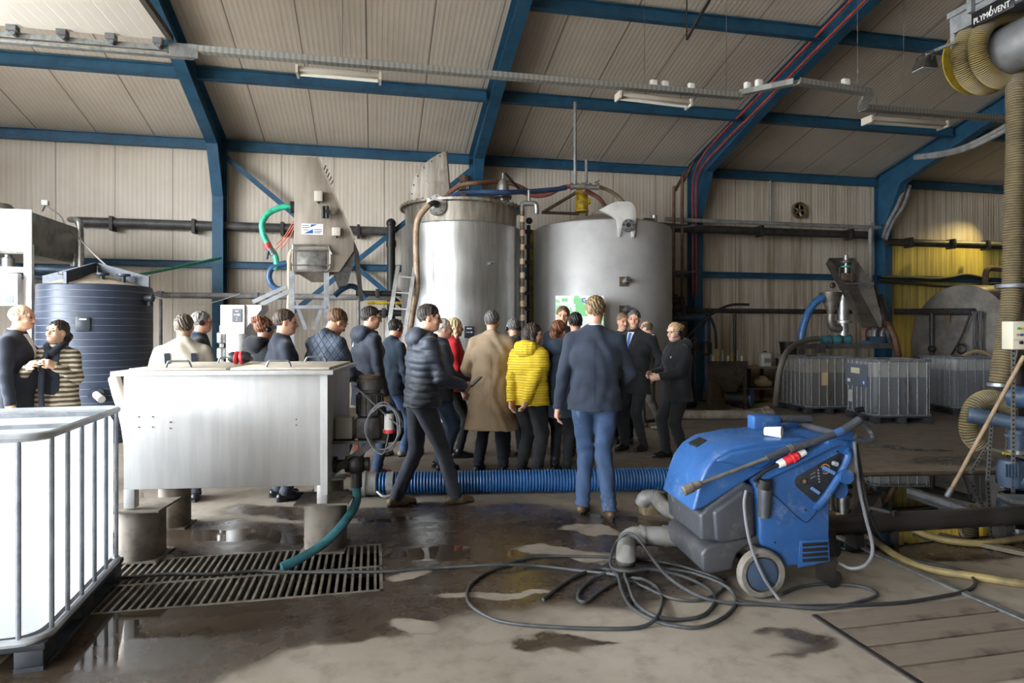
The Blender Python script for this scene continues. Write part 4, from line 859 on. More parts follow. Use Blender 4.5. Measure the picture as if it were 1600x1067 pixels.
# ---- map poster in front of the grey tank
pm = NT('map_poster'); co = pm.coord(); n = pm.noise(co, 3.2, 2, .4); n2 = pm.noise(co, 14, 1)
pm.set(col=pm.mix(pm.remap(n, .50, .52), '#eef0ee', pm.mix(pm.remap(n2, .55, .57), '#9fdca4', '#e6f3e2')), rough=.5)
a, b = P(868, 462, 10.62), P(943, 466, 10.62); T = thing('map_board', 'white board with a green map standing before the grey tank', 'board', ((a+b)/2).xy.to_3d(), -TH)
w_ = (b-a).length; part('panel', pm.m, T, 'bb', (-w_/2, -.01, a.z-1.1), (w_/2, .01, a.z), local=True)
for s_ in (-.3, .3): part('leg', GRYM, T, 'bar', (s_, .02, a.z-1.1), (s_, .12, 0), .03, .03, local=True)
m = MB(); x0_ = -.02
gb = lambda x, z, w, h, mt, nm: part(nm, mt, T, 'bb', (x, -.013, z-h), (x+w, -.010, z), local=True)
MG = M('map_green', '#8fd695', .5); MB_ = M('map_blue', '#5c6fb0', .5)
for x, z, w, h in ((-.30, a.z-.04, .10, .06), (-.10, a.z-.04, .16, .10), (-.07, a.z-.14, .20, .20)): gb(x, z, w, h, MG, 'map_field')
m.tube([(.10, -.014, a.z-.05), (.06, -.014, a.z-.045), (.045, -.014, a.z-.08), (.065, -.014, a.z-.11), (.10, -.014, a.z-.105), (.10, -.014, a.z-.08), (.08, -.014, a.z-.08)], .008, 4, 3); m.build('letter_mark', MB_, T, local=True)
# ---- pipework right of the grey tank
VBW = M('rusty_pipe', '#6b4a35', .6, .2, col2='#4a382c', vs=8)
for i, (x, top, L) in enumerate(((1053, 300, 'left of two rusty upright pipes at the blue frame with red pipes'), (1066, 285, 'right of two rusty upright pipes at the blue frame with red pipes'))):
    a = W(x, top, 12.80); m = MB(); m.tube([(a.x, a.y, 1.9), (a.x, a.y, a.z-.1), (a.x+.06, a.y+.05, a.z+.05), (a.x+.35, a.y+.15, a.z+.5)], .033, 10, 6); solo(m, 'rusty_pipe', VBW, L, 'pipe', 'rusty pipes')
PD = M('pipe_dark', '#3f3c3a', .5, .2, col2='#2d2b2a', vs=7)
def hrun(x0, x1, y, Y, r, L, mt=PD, clips=(), name='wall_pipe'):
    a = W(x0, y, Y); b = W(x1, y, Y); b.z = a.z
    T = thing(name, L, 'pipe', a); part('pipe', mt, T, 'cyl', a, b, r, None, 18)
    for c_ in clips: x = W(c_, y, Y).x; part('clip', DRK, T, 'bb', (x-.04, Y-r-.03, a.z-r-.03), (x+.04, Y+r+.03, a.z+r+.03), bevel=.008)
    return a
hrun(1040, 1356, 356, 13.05, .09, 'thick dark pipe high on the wall left of the yellow panels', PD, (1187, 1327))
hrun(1384, 1720, 378, 13.3, .09, 'thick dark pipe high on the wall over the yellow panels', PD, (1420, 1486, 1540))
a = W(1040, 344, 12.88); b = W(1360, 354, 12.88); a.z = b.z = (a.z+b.z)/2-.0
m = MB(); m.tube([a, b-V((.15, 0, 0)), b, b-V((0, 0, .12)), V((b.x, b.y, 1.3))], .045, 12, 3); solo(m, 'conduit', GP, 'grey conduit along the wall turning down at the blue post', 'pipe')
for x, L in ((1204, 'thin upright conduit above the pipes, left of the wall fan'), (1096, 'thin upright conduit above the pipes at the red pipe frame')):
    p = W(x, 350, 13.55); m = MB(); m.cyl((p.x, p.y, p.z+.0), (p.x, p.y, 5.15), .025); solo(m, 'upright_conduit', GP, L, 'pipe', 'upright conduits')
hrun(1050, 1330, 485, 12.9, .055, 'dark pipe at head height behind the dark trough', PD, (1073,))
p = W(1148, 487, 12.9); m = MB(); m.cyl((p.x, p.y, 0), (p.x, p.y, p.z-.05), .035); solo(m, 'pipe_post', PD, 'dark post holding the head-height pipe behind the trough', 'post')
for k in range(2):
    a = W(1056, (356, 427)[k], 12.8); b = W(1086, (352, 424)[k], 12.8); m = MB(); n_ = 14
    for i in range(n_):
        p = a.lerp(b, (i+.5)/n_); m.torus(p, V((0, 1, 0)) if i % 2 else V((0, 0, 1)), .022, .006, 10, 5)
    solo(m, 'chain', GALV, ['upper pale chain between the rusty pipes', 'lower pale chain between the rusty pipes'][k], 'chain', 'chains')
T = thing('valve_manifold', 'dark valve pipework between the grey tank and the blue post', 'pipework', W(1065, 560, 12.3).xy.to_3d())
pts = lambda *L: [W(x, y, 12.2) for x, y in L]
for nm, L, r in (('pipe', ((1046, 470), (1062, 468), (1067, 472), (1068, 490)), .05), ('pipe', ((1048, 497), (1095, 496), (1103, 500), (1104, 520), (1104, 612)), .075), ('pipe', ((1056, 460), (1057, 600)), .045), ('pipe', ((1046, 540), (1100, 541)), .04), ('pipe', ((1085, 520), (1086, 610)), .03)):
    m = MB(); m.tube(pts(*L), r, 12, 3); m.build(nm, BPI if r > .07 else PD, T)
for x, y, r in ((1057, 480, .08), (1057, 520, .09), (1085, 541, .07), (1104, 540, .11), (1104, 548, .11), (1065, 470, .07)): part('valve', DRK, T, 'lathe', [(r*.6, -.09), (r, -.06), (r, .06), (r*.6, .09)], W(x, y, 12.18), (0, 0, 1), 14)
for x, y in ((1057, 512), (1085, 533)): 
    m = MB(); m.torus(W(x, y, 12.05), (0, -1, 0), .07, .012, 18, 6); m.build('hand_wheel', RU, T)
for i, (L, lab) in enumerate(((((1085, 485), (1100, 487), (1112, 500), (1118, 520), (1119, 545)), 'black hose curving down to the dark trough'), (((1072, 530), (1090, 510), (1110, 492), (1140, 477), (1170, 476)), 'black hose rising over the dark trough'))):
    m = MB(); m.tube([W(x, y, 12.0) for x, y in L], .028, 10, 6); solo(m, 'black_hose', VB, lab, 'hose')
# ---- trough, shelf, pumps by the wall
TRG = M('trough_brown', '#4f453a', .6, .2, col2='#3a322a', vs=6)
T = thing('feed_trough', 'dark pointed feed trough behind the woman with the phone', 'trough', W(1138, 640, 12.0).xy.to_3d())
m = MB(); m.loft([[W(1103, 564, 11.7), W(1169, 564, 11.7), W(1169, 566, 12.5), W(1103, 566, 12.5)], [W(1112, 588, 11.7), W(1163, 588, 11.7), W(1163, 588, 12.4), W(1112, 588, 12.4)], [W(1134, 612, 11.9), W(1150, 612, 11.9), W(1150, 612, 12.1), W(1134, 612, 12.1)]]); m.build('hopper', TRG, T)
for x, Y in ((1108, 11.75), (1164, 11.75), (1108, 12.4), (1164, 12.4)): a = W(x, 575, Y); part('leg', TRG, T, 'bar', a, (a.x, a.y, 0), .05, .05)
for k in range(7):
    x = 1114+k*7.5; a = W(x, 565, 11.9+.05*(k % 3)); m = MB(); m.tube([a-V((0, 0, .2)), a+V((.02*(k % 2), 0, .12+.06*(k % 3)))], .02, 8, 0); o = solo(m, 'tool_handle', [WHT, YEL, LEGM][k % 3], 'tool handles sticking out of the dark trough', 'tool', 'tools in the trough')
T = thing('wall_bench', 'low dark bench with a shelf against the wall', 'bench', W(1190, 640, 12.9).xy.to_3d()); a, b = W(1165, 573, 12.7), W(1216, 573, 12.7)
part('top', M('bench_top', '#8a7c68', .7), T, 'bb', (a.x, 12.6, a.z-.04), (b.x, 13.3, a.z)); part('shelf', RU, T, 'bb', (a.x, 12.6, .30), (b.x, 13.3, .34))
for x in (a.x+.05, b.x-.05):
    for Y in (12.65, 13.25): part('leg', DRK, T, 'bb', (x-.03, Y-.03, 0), (x+.03, Y+.03, a.z-.04))
p = W(1195, 573, 12.85); p.z = a.z
T = thing('jerrycan', 'small white jerrycan on the low dark bench', 'jerrycan', p); m = MB(); m.loft([rring(.24, .18, .04, z, 4, (p.x, p.y)) if i < 3 else rring(.08, .08, .03, z, 4, (p.x, p.y)) for i, z in enumerate((p.z, p.z+.24, p.z+.27, p.z+.31))]); m.build('body', WHT, T); part('cap', DRK, T, 'cyl', p+V((0, 0, .30)), p+V((0, 0, .335)), .045); part('label', M('label_grey', '#8e9096', .6), T, 'bb', (p.x-.07, p.y-.093, p.z+.08), (p.x+.08, p.y-.088, p.z+.18))
p = W(1190, 612, 12.8); p.z = .34; T = thing('plastic_sack', 'crumpled cream sack on the shelf under the bench', 'sack', p); f_ = MB(); f_.ell(p+V((0, 0, .13)), (.16, .13, .13)); f_.ell(p+V((.12, .02, .09)), (.14, .12, .09)); f_.build('bag', M('sack_cream', '#a58e6d', .8, bump=.5, bs=14, bd=.03), T)
T = thing('electric_motor', 'blue end of an electric motor lying under the bench', 'motor', W(1170, 640, 12.2).xy.to_3d()); a = W(1171, 627, 12.0); a.z = .2; part('body', DRK, T, 'cyl', a, a+V((-.3, .35, 0)), .17); part('fan_cover', M('motor_blue', '#3b5878', .5), T, 'cyl', a, a+V((.05, -.06, 0)), .175, None, 24, bevel=.02); part('foot', DRK, T, 'bb', (a.x-.25, a.y-.02, 0), (a.x+.05, a.y+.3, .08))
T = thing('blue_pump', 'small blue pump on the floor behind the long grey pipe', 'pump', W(1100, 640, 12.3).xy.to_3d()); a = F(1095, 648); a.y = 12.3; a.z = .14; part('motor', M('pump_blue', '#34557d', .5), T, 'cyl', a, a+V((.35, -.05, 0)), .12); part('volute', DRK, T, 'cyl', a+V((.35, -.05, 0)), a+V((.47, -.06, 0)), .14); part('foot', DRK, T, 'bb', (a.x+.02, a.y-.12, 0), (a.x+.4, a.y+.1, .05))
a, b = F(1069, 655.5), F(1196, 655.5); a.z = b.z = .085
T = thing('floor_pipe', 'long dusty grey pipe lying on the floor behind the woman', 'pipe', (a+b)/2)
DP = M('pipe_dusty', '#8b8277', .7, col2='#6c6358', vs=5)
part('pipe', DP, T, 'cyl', a-(b-a)*.3, b, .085, None, 20); part('end_flange', DP, T, 'cyl', b-(b-a).normalized()*.06, b+(b-a).normalized()*.12, .115, None, 20)
m = MB(); d = (b-a).normalized(); m.prism([b-d*.25+V((0, 0, .09)), b+d*.10+V((0, 0, .09)), b+d*.05+V((0, 0, .15)), b-d*.05+V((0, 0, .12))], V((-d.y, d.x, 0))*.1); m.build('torn_sleeve', DP, T)
# ---- big blue suction hose across the floor
a, b = F(584, 774), F(1120, 764); a.z = b.z = .115; d = (b-a).normalized()
def corr(name, c1_, c2_, pitch, axis='X', rough=.45):
    t = NT(name); co = t.coord(); t.set(col=c1_, rough=rough); return t.m
BH = M('suction_blue', '#2f6aa8', .45, col2='#275a92', vs=6)
def ribtube(pts, r, amp, pitch, n=20):
    pts = catmull(pts, 30); L = [0]
    for p, q in zip(pts[:-1], pts[1:]): L.append(L[-1]+(q-p).length)
    tot = L[-1]; k = int(tot/pitch)*4; out = []; j = 0
    for i in range(k+1):
        s_ = tot*i/k
        while j < len(L)-2 and L[j+1] < s_: j += 1
        f = (s_-L[j])/max(L[j+1]-L[j], 1e-9); out.append(pts[j].lerp(pts[j+1], min(f, 1)))
    m = MB(); m.tube(out, lambda t: r+amp*math.sin(2*PI*t*k/4), n, 0); m.fm = [1 if (i//n) % 4 in (2, 3) and i < k*n else 0 for i in range(len(m.f))]; return m
T = thing('suction_hose', 'thick blue ribbed hose lying across the floor behind the walkers', 'hose', (a+b)/2)
m = ribtube([a, a.lerp(b, .33)+V((0, .01, 0)), a.lerp(b, .66)-V((0, .01, 0)), b], .104, .006, .030, 24); m.build('hose', BH, T, smooth=60, fm=m.fm, mat2=M('suction_blue_groove', '#1a4676', .5))
part('coupling', ALU, T, 'lathe', [(.09, -.12), (.125, -.12), (.125, -.07), (.112, -.06), (.112, .03), (.09, .03)], a, d, 28); part('hose_clamp', ALU, T, 'cyl', a+d*.13, a+d*.19, .114, None, 28)
m = MB(); m.tube([a+d*.03-V((0, .11, .05)), a+d*.10-V((0, .15, .09)), a+d*.2-V((0, .14, .06)), a+d*.2-V((0, .12, 0))], .014, 8, 4); m.build('clamp_handle', ALU, T)

hrun(556, 627, 458, 12.2, .05, 'upper of two short black pipes beside the ladder', VB, (590,)); hrun(572, 627, 489, 12.2, .06, 'lower of two short black pipes beside the ladder', VB, (600,))
a, b = W(574, 473, 12.35), W(627, 474, 12.35); b.z = a.z; m = MB(); m.cyl(a, b, .03); solo(m, 'yellow_rail', YEL, 'thin yellow rail between two short black pipes beside the ladder', 'rail')
# ================================================================ RIGHT HALF
# ---- three caged containers at the back
PLB = M('plate_bluegrey', '#5d626c', .5)
def place_ibc(near, ang, w, d, label, **k):   # near-left front corner on the floor
    u = V((math.cos(ang), math.sin(ang), 0)); n = V((-u.y, u.x, 0)); c = near+u*w/2+n*d/2
    return ibc(label, c, ang, w, d, 1.09, k.pop('mat'), CAGEG, PAL, .155, **k), u, n
GR = 'caged liquid containers at the back'
kb = cam(6.20, 10.98); angb = -TH-R(1.5)
TB, u, n = place_ibc(kb, angb, 1.02, 1.0, 'caged container with a dark label plate, in front of its neighbour', mat=bottle_mat('bottle_b', '#e6e6e2', .80, '#b3b7bb'), group=GR)
ub = -n; # left face plate
m = MB(); m.bb((-.515, -.30, .60), (-.505, .46, 1.0)); o = m.build('label_plate', PLB, TB, local=True); part('label', M('label_cream', '#cfc3a6', .7), o, 'bb', (-.519, -.05, .83), (-.515, .25, .93), local=True)
part('sticker', WHT, o, 'bb', (-.519, .28, .66), (-.515, .38, .72), local=True); part('round_mark', M('mark_blue', '#3b6cb5', .5), o, 'cyl', (-.515, -.2, .68), (-.52, -.2, .68), .05, local=True); part('round_mark_centre', WHT, o, 'cyl', (-.519, -.2, .68), (-.523, -.2, .68), .025, local=True)
part('document_pocket', M('pocket_grey', '#b3b6b6', .4), TB, 'bb', (-.516, .22, .30), (-.508, .34, .52), local=True)
part('outlet_valve', VB, TB, 'cyl', (-.46, -.1, .2), (-.6, -.1, .18), .05, local=True)
ka = cam(5.62, 12.22); TA, _, _ = place_ibc(ka, -TH+R(4), 1.0, 1.2, 'stained caged container under the sloping chute machine', mat=bottle_mat('bottle_a', '#d8d2c6', .80, '#aeacaa'), group=GR)
part('taped_label', M('tape_cream', '#b9a27c', .7), TA, 'bb', (-.20, -.612, .55), (-.08, -.600, .80), local=True)
kc = cam(8.33, 12.1); TC, _, _ = place_ibc(kc, -TH-R(1), 1.02, 1.1, 'caged container on its own at the right, before the lying cylinder tank', mat=bottle_mat('bottle_c', '#ececec', .85, '#c3c8cf'), group=GR)
m = MB(); a = P(1500, 562, 12.6); b = P(1552, 562, 12.6); m.tube([a-V((0, 0, .03)), a+V((.05, 0, .06)), a.lerp(b, .5)+V((0, 0, .17)), b+V((-.05, 0, .08)), b-V((0, 0, .05))], .035, 10, 6); solo(m, 'suction_hose', M('hose_tan', '#8b7a5c', .6), 'tan hose arched over the lone container at the right', 'hose')
# ---- lying cylinder tank
ct = cam(.70*14.0, 14.0); RT = 1.29
T = thing('cylinder_tank', 'large grey cylinder tank lying on its side by the yellow wall', 'tank', (ct.x, ct.y, 0))
CT_M = M('cylinder_grey', '#8b857d', .5, .3, col2='#6f6961', vs=2.0); 
ax = V((1, 0, 0)); c0 = V((ct.x, ct.y, RT+.02))
m = MB(); m.lathe([(RT, 0), (RT, 4.4)], c0, ax, 72, caps=False); m.lathe([(RT, 4.4), (0, 4.6)], c0, ax, 72, caps=False); m.build('barrel', M('barrel_steel', '#8a8271', .35, .7, col2='#6d6556', vs=3), T)
m = MB(); m.lathe([(0, -.04), (RT-.2, -.03), (RT-.01, .0), (RT, .01)], c0, ax, 72, caps=False); m.build('end_face', CT_M, T)
for x in (.6, 3.4): part('cradle', DRK, T, 'bb', (ct.x+x, ct.y-.9, 0), (ct.x+x+.2, ct.y+.9, .28))
fx = ct.x-.08
fp = lambda x, y, off=0: PX(x, y, fx-off)
part('face_pipe', PD, T, 'cyl', fp(1400, 487, .02), fp(1522, 487, .02), .075); part('face_pipe', PD, T, 'cyl', fp(1456, 488, .05), fp(1456, 600, .05), .05); m = MB(); m.ell(fp(1456, 545, .06), (.08, .09, .09)); m.build('face_valve', PD, T)
for i in range(6):
    x = 1519+i*3.2; a = fp(x, 486, .1); b = fp(x+2-(i % 2)*4, 556, .1); m = MB(); m.tube([a, a.lerp(b, .5)+V((0, .05*(i % 3-1), 0)), b], .016, 6, 5); m.build('hanging_cable', VB, T)
m = MB(); m.tube([fp(1516, 490, .1), fp(1505, 520, .1), fp(1494, 542, .12), fp(1486, 556, .1)], .02, 6, 5); m.build('hanging_cable', VB, T)
m = MB(); m.torus(fp(1502, 545, .1), (1, 0, 0), .10, .02, 20, 6); m.build('cable_loop', VB, T)
part('name_plate', M('plate_blue', '#2f3f66', .5), T, 'prism', [fp(1556, 522, .0), fp(1564, 522, 0), fp(1564, 536, 0), fp(1556, 536, 0)], (-.015, 0, 0)); part('notice', M('notice_tan', '#6e5b40', .7), T, 'prism', [fp(1477, 491, .0), fp(1485, 491, 0), fp(1485, 503, 0), fp(1477, 503, 0)], (-.01, 0, 0))
m = MB(); m.tube([W(1540, 470, 13.0), W(1540, 430, 13.0), W(1546, 420, 13.0), W(1560, 420, 13.0), W(1590, 421, 13.0)], .07, 12, 5); solo(m, 'elbow_pipe', RU, 'rusty elbow pipe above the lying cylinder tank', 'pipe')
for i, pts in enumerate((((1375, 433), (1420, 434), (1460, 436), (1485, 434), (1510, 430), (1545, 438)), ((1375, 440), (1430, 443), (1480, 447), (1560, 443)))):
    m = MB(); m.tube([W(x, y, 13.15) for x, y in pts], .045-.01*i, 10, 6); solo(m, 'wall_cable', VB, ['upper thick black cable along the yellow wall', 'lower black cable along the yellow wall'][i], 'cable', 'cables on the yellow wall')
m = MB(); m.tube([W(1421, 290, 13.0), W(1412, 320, 13.0), W(1395, 345, 13.1), W(1383, 375, 13.2)], .05, 10, 6); m2 = m
solo(m, 'drooping_cable', GP, 'left of two grey cables drooping by the fourth blue frame', 'cable', 'drooping cables')
m = MB(); m.tube([W(1413, 295, 13.0), W(1402, 322, 13.0), W(1388, 348, 13.1), W(1379, 372, 13.2)], .045, 10, 6); solo(m, 'drooping_cable', GP, 'right of two grey cables drooping by the fourth blue frame', 'cable', 'drooping cables')
for i in range(2):
    pts = [P(1600, 178+i*8, 8.8), P(1560, 203+i*7, 9.5), P(1510, 228+i*5, 10.3), P(1470, 239+i*4, 11), P(1430, 244+i*3, 11.8)]; m = MB(); m.tube(pts, .035, 8, 6); solo(m, 'rafter_cable', GP, ['upper grey cable following the fourth blue rafter', 'lower grey cable following the fourth blue rafter'][i], 'cable', 'rafter cables')
# ---- chute machine on its frame
D2_ = 13.25
G = lambda x, y, d=D2_: P(x, y, d)
T = thing('chute_machine', 'dirty steel machine with a sloping chute above the containers', 'machine', cam(.52*13.2, 13.2), -TH)
CH = M('chute_steel', '#777068', .45, .6, col2='#5d564e', vs=4)
def ch(x, y, d): return P(x, y, d)
# chute: floor, two walls, upper end wall
tb = [ch(1296, 402, 13.7), ch(1336, 403, 13.7)]; bb_ = [ch(1348, 510, 12.3), ch(1377, 509, 12.3)]
fl = [ch(1304, 430, 13.6), ch(1329, 428, 13.6), ch(1376, 511, 12.4), ch(1347, 511, 12.4)]
m = MB(); m.prism([ch(1300, 412, 13.9), ch(1332, 412, 13.9), ch(1377, 510, 12.6), ch(1347, 510, 12.6)], V((0, .02, -.02))); m.build('chute_floor', CH, T)
m = MB(); m.prism([ch(1290, 412, 13.5), ch(1296, 403, 13.7), ch(1322, 441, 13.2), ch(1347, 505, 12.4), ch(1346, 511, 12.4)], V((.02, .03, .0))); m.build('chute_wall', CH, T)
m = MB(); m.prism([ch(1336, 403, 13.7), ch(1364, 442, 13.2), ch(1378, 500, 12.5), ch(1377, 511, 12.4), ch(1330, 425, 13.8)], V((-.02, .03, .0))); m.build('chute_wall', CH, T)
m = MB(); m.prism([ch(1296, 403, 13.7), ch(1336, 403, 13.7), ch(1333, 413, 13.85), ch(1300, 413, 13.85)], V((0, .02, 0))); m.build('chute_end', CH, T)
part('chute_rod', GRYM, T, 'cyl', ch(1322, 443, 13.0), ch(1365, 443, 13.0), .015)
a = G(1322, 440, 13.3)
o = part('screw_drive', SS, T, 'lathe', [(.04, 0), (.04, .25), (.09, .26), (.11, .30), (.05, .31), (.05, .42), (0, .42)], G(1322, 430, 13.3), (0, 0, 1), 16)
part('drive_ring', M('ring_teal', '#2f8c86', .5), o, 'cyl', G(1322, 418, 13.3), G(1322, 415.5, 13.3), .10); 
for x in (1312, 1331): part('drive_rod', DRK, o, 'cyl', G(x, 440, 13.3), G(x, 418, 13.3), .018)
part('drive_block', RU, o, 'box', G(1322, 433, 13.35), (.3, .16, .16), bevel=.01)
part('press_column', SS, T, 'cyl', G(1317, 500, 13.1), G(1317, 455, 13.1), .11); part('press_flange', SS, T, 'cyl', G(1318, 505, 13.1), G(1318, 501, 13.1), .16); part('press_body', SS, T, 'cyl', G(1318, 523, 13.1), G(1318, 505, 13.1), .09); part('press_base', SS, T, 'cyl', G(1318, 525, 13.1), G(1318, 522, 13.1), .13)
m = MB(); m.lathe([(.07, 0), (.07, .02), (.22, .40), (.22, .42)], G(1298, 489, 13.1), n=22); m.build('funnel', CH, T)
m = MB(); m.tube([G(1298, 490, 13.1), G(1298, 503, 13.1), G(1303, 512, 13.1), G(1314, 514, 13.1)], .085, 14, 5); m.build('funnel_elbow', CH, T)
m = MB(); m.tube([G(1306, 455, 12.9), G(1303, 450, 12.9), G(1302, 446, 12.9)], .02, 8, 3); m.build('side_tap', SS, T); m = MB(); m.ell(G(1301, 446, 12.9), (.06, .05, .06)); m.build('tap_knob', DRK, T)
FRM = M('frame_dirty', '#4d4743', .6, .3, col2='#37322e', vs=6)
part('frame_beam', FRM, T, 'bar', G(1249, 541, 12.9), G(1402, 540, 12.9), .10, .10); part('frame_beam', FRM, T, 'bar', G(1249, 541, 13.7), G(1402, 540, 13.7), .10, .10)
for x in (1282, 1270, 1398): 
    a = G(x, 541, 12.9) if x != 1282 else G(1282, 545, 12.75)
    if x == 1282: part('frame_box', FRM, T, 'box', a, (.16, .1, .16))
for x, d in ((1252, 13.75), (1400, 13.75), (1400, 12.9)): a = G(x, 541, d); part('frame_leg', FRM, T, 'bar', a, (a.x, a.y, 0), .08, .08)
TL = M('motor_teal', '#2c6a72', .5, col2='#274a52', vs=8)
for i in range(3): 
    x = 1283+i*16; part('motor', TL, T, 'cyl', G(x, 531, 13.0), G(x+12, 531, 13.0), .085); part('motor_flange', FRM, T, 'cyl', G(x+12, 531, 13.0), G(x+14, 531, 13.0), .10)
part('pump_block', M('pump_navy', '#334a60', .5), T, 'box', G(1364, 532, 13.0), (.35, .22, .17), bevel=.02)
for x, d in ((1350, 12.8), (1366, 13.0), (1377, 13.1)):
    m = MB(); m.tube([G(x, 532, d), G(x, 520, d), G(x+3, 513, d), G(x+10, 512, d)], .05, 10, 5); m.build('elbow_pipe', SS if x > 1360 else VBW, T)
part('support_rail', FRM, T, 'bar', G(1376, 460, 13.4), G(1402, 541, 13.0), .06, .06); part('support_rail', FRM, T, 'bar', G(1366, 445, 13.5), G(1392, 541, 13.3), .06, .06); part('side_plate', CH, T, 'prism', [G(1360, 455, 13.6), G(1372, 452, 13.6), G(1371, 505, 13.6), G(1360, 505, 13.6)], (0, .04, 0))
part('switch_box', YEL, T, 'box', G(1369, 485, 13.2), (.12, .08, .13), bevel=.01)
m = MB(); m.tube([G(1287, 466, 13.05), G(1280, 468, 13.05), G(1270, 477, 13.05), G(1260, 495, 13.05), G(1254, 515, 13.05), G(1251, 535, 13.05)], .075, 14, 6); solo(m, 'blue_hose', M('hose_royal', '#33608f', .45, col2='#2a4f78', vs=10), 'thick blue hose curving from the funnel down beside the chute machine', 'hose')
m = MB(); m.tube([G(1278, 529, 12.85), G(1262, 531, 12.7), G(1240, 540, 12.4), G(1226, 556, 11.95), G(1218, 580, 11.9), G(1214, 610, 11.9), G(1212, 632, 12.1)], .055, 12, 6); solo(m, 'grey_hose', M('hose_grey', '#5f594f', .6), 'grey-brown hose running down past the stained container', 'hose')
m = MB(); m.tube([G(1378, 503, 12.6), G(1388, 508, 12.6), G(1397, 525, 12.6), G(1402, 545, 12.65), G(1405, 556, 12.75)], .055, 12, 6); solo(m, 'brown_hose', VBW, 'brown hose bending down right of the chute machine', 'hose')
p = W(1232, 560, 12.95); T = thing('bucket', 'black bucket on a stand behind the grey-brown hose', 'bucket', (p.x, p.y, 0)); bz = CAMH-.035*p.y*1.1+.0
bz = W(1232, 549, 12.95).z-.16
m = MB(); m.lathe([(.0, bz), (.15, bz), (.20, bz+.36), (.215, bz+.36), (.215, bz+.38), (.19, bz+.38), (.14, bz+.03), (0, bz+.03)], (p.x, p.y, 0), n=24); m.build('pail', VB, T); part('stand', DRK, T, 'bb', (p.x-.2, p.y-.2, 0), (p.x+.2, p.y+.2, bz))
# ---- hose reel with extractor, top right
cz = P(1532, 90, 6.8); axn = V((0, -1, 0))
T = thing('hose_reel', 'extraction hose reel with a silver drum hanging at the top right', 'hose reel', cz)
SIL = M('drum_silver', '#a9aaab', .38, .7, col2='#8b8c8d', vs=3)
part('drum', SIL, T, 'cyl', cz+axn*.10+V((.06, 0, -.03)), cz+axn*1.9+V((.06, 0, -.03)), .245, None, 48)
YF_ = M('flange_yellow', '#b0952f', .5, col2='#8d7a2a', vs=7)
m = MB(); m.lathe([(.31, 0), (.345, .0), (.345, .015), (.31, .015)], cz-V((.0, -.14, 0)), (0, -1, 0), 40); m.build('back_flange', YF_, T)
m = MB(); m.lathe([(.25, .98), (.37, .98), (.37, 1.0), (.25, 1.0)], cz+V((.12, 0, .0)), (0, -1, 0), 40); m.build('front_flange', YF_, T)
def hose_mat(name, a_, b_):
    return M(name, a_, .6, col2=b_, vs=5)
HY_ = hose_mat('hose_yellow_grey', '#8f7c44', '#80735c')
RIBD = M('hose_rib_dark', '#5a5038', .7, col2='#4a4336', vs=5)
pts = []
for k in range(0, 61):
    a = R(70)-2*PI*k/26; pts.append(cz+V((.33*math.cos(a)+.02*k/30, .07-.42*k/60, .31*math.sin(a))))
m = ribtube(pts, .082, .007, .018, 16)
T2 = thing('coiled_hose', 'yellow-grey ribbed hose wound around the silver drum', 'hose', cz); m.build('hose', HY_, T2, smooth=60, fm=m.fm, mat2=RIBD)
GST = M('reel_frame', '#9ea1a3', .45, .5, col2='#85888a', vs=6)
a = P(1489, 42, 6.75); b = a+V((0, -3.0, 0)); 
part('beam', GST, T, 'bar', a, b, .05, .17); 
a2 = P(1483, 27, 6.85); part('rail', GST, T, 'bar', a2, a2+V((0, -3, 0)), .06, .06)
part('end_post', GST, T, 'bar', P(1491, 28, 6.75), P(1492, 76, 6.75), .06, .05, (0, 1, 0)); part('hanger', GST, T, 'bar', P(1517, 20, 6.2), V((P(1517, 20, 6.2).x, P(1517, 20, 6.2).y, zroof(P(1517, 20, 6.2).y)-.02)), .05, .05, (0, 1, 0))
part('top_plate', GST, T, 'bar', P(1489, 40, 6.75)+V((.30, -.2, .0)), P(1489, 40, 6.75)+V((.30, -3, .0)), .55, .02)
part('axle', GST, T, 'cyl', cz+V((0, .15, 0)), cz+axn*.4, .05)
# sign on the beam
sb = onplane(1524, 30, a+V((-.028, 0, 0)), (1, 0, 0)); se = onplane(1576, 3, a+V((-.028, 0, 0)), (1, 0, 0))
sg = part('sign', M('sign_black', '#17181a', .4), T, 'bb', (sb.x-.006, se.y-.06, sb.z-.075), (sb.x+.004, sb.y+.04, sb.z+.075), bevel=.003)
cu = bpy.data.curves.new('lettering', 'FONT'); cu.body = 'PLYMOVENT'; cu.size = 1; cu.extrude = .01; to = bpy.data.objects.new('t', cu); C.objects.link(to)
bpy.context.view_layer.update(); me = bpy.data.meshes.new_from_object(to.evaluated_get(bpy.context.evaluated_depsgraph_get())); C.objects.unlink(to); bpy.data.objects.remove(to)
xs_ = [v.co.x for v in me.vertices]; wd_ = max(xs_)-min(xs_); L_ = abs(se.y-sb.y)+.03; s_ = L_/wd_
inv = Matrix.Translation(-V(T.location))
m = MB()
for v in me.vertices: m.v.append(V((sb.x-.008-v.co.z*.2, sb.y+.01-(v.co.x-min(xs_))*s_, sb.z-.050+v.co.y*min(s_*1.25, .14))))
m.f = [list(p.vertices) for p in me.polygons]; bpy.data.meshes.remove(me)
m.build('lettering', M('lettering_white', '#e6e6e2', .5), sg)
o = part('letter_slash', M('lettering_white', '#e6e6e2', .5), sg, 'bar', (sb.x-.009, sb.y-L_*.42, sb.z-.045), (sb.x-.009, sb.y-L_*.47, sb.z+.045), .012, .004, (1, 0, 0))
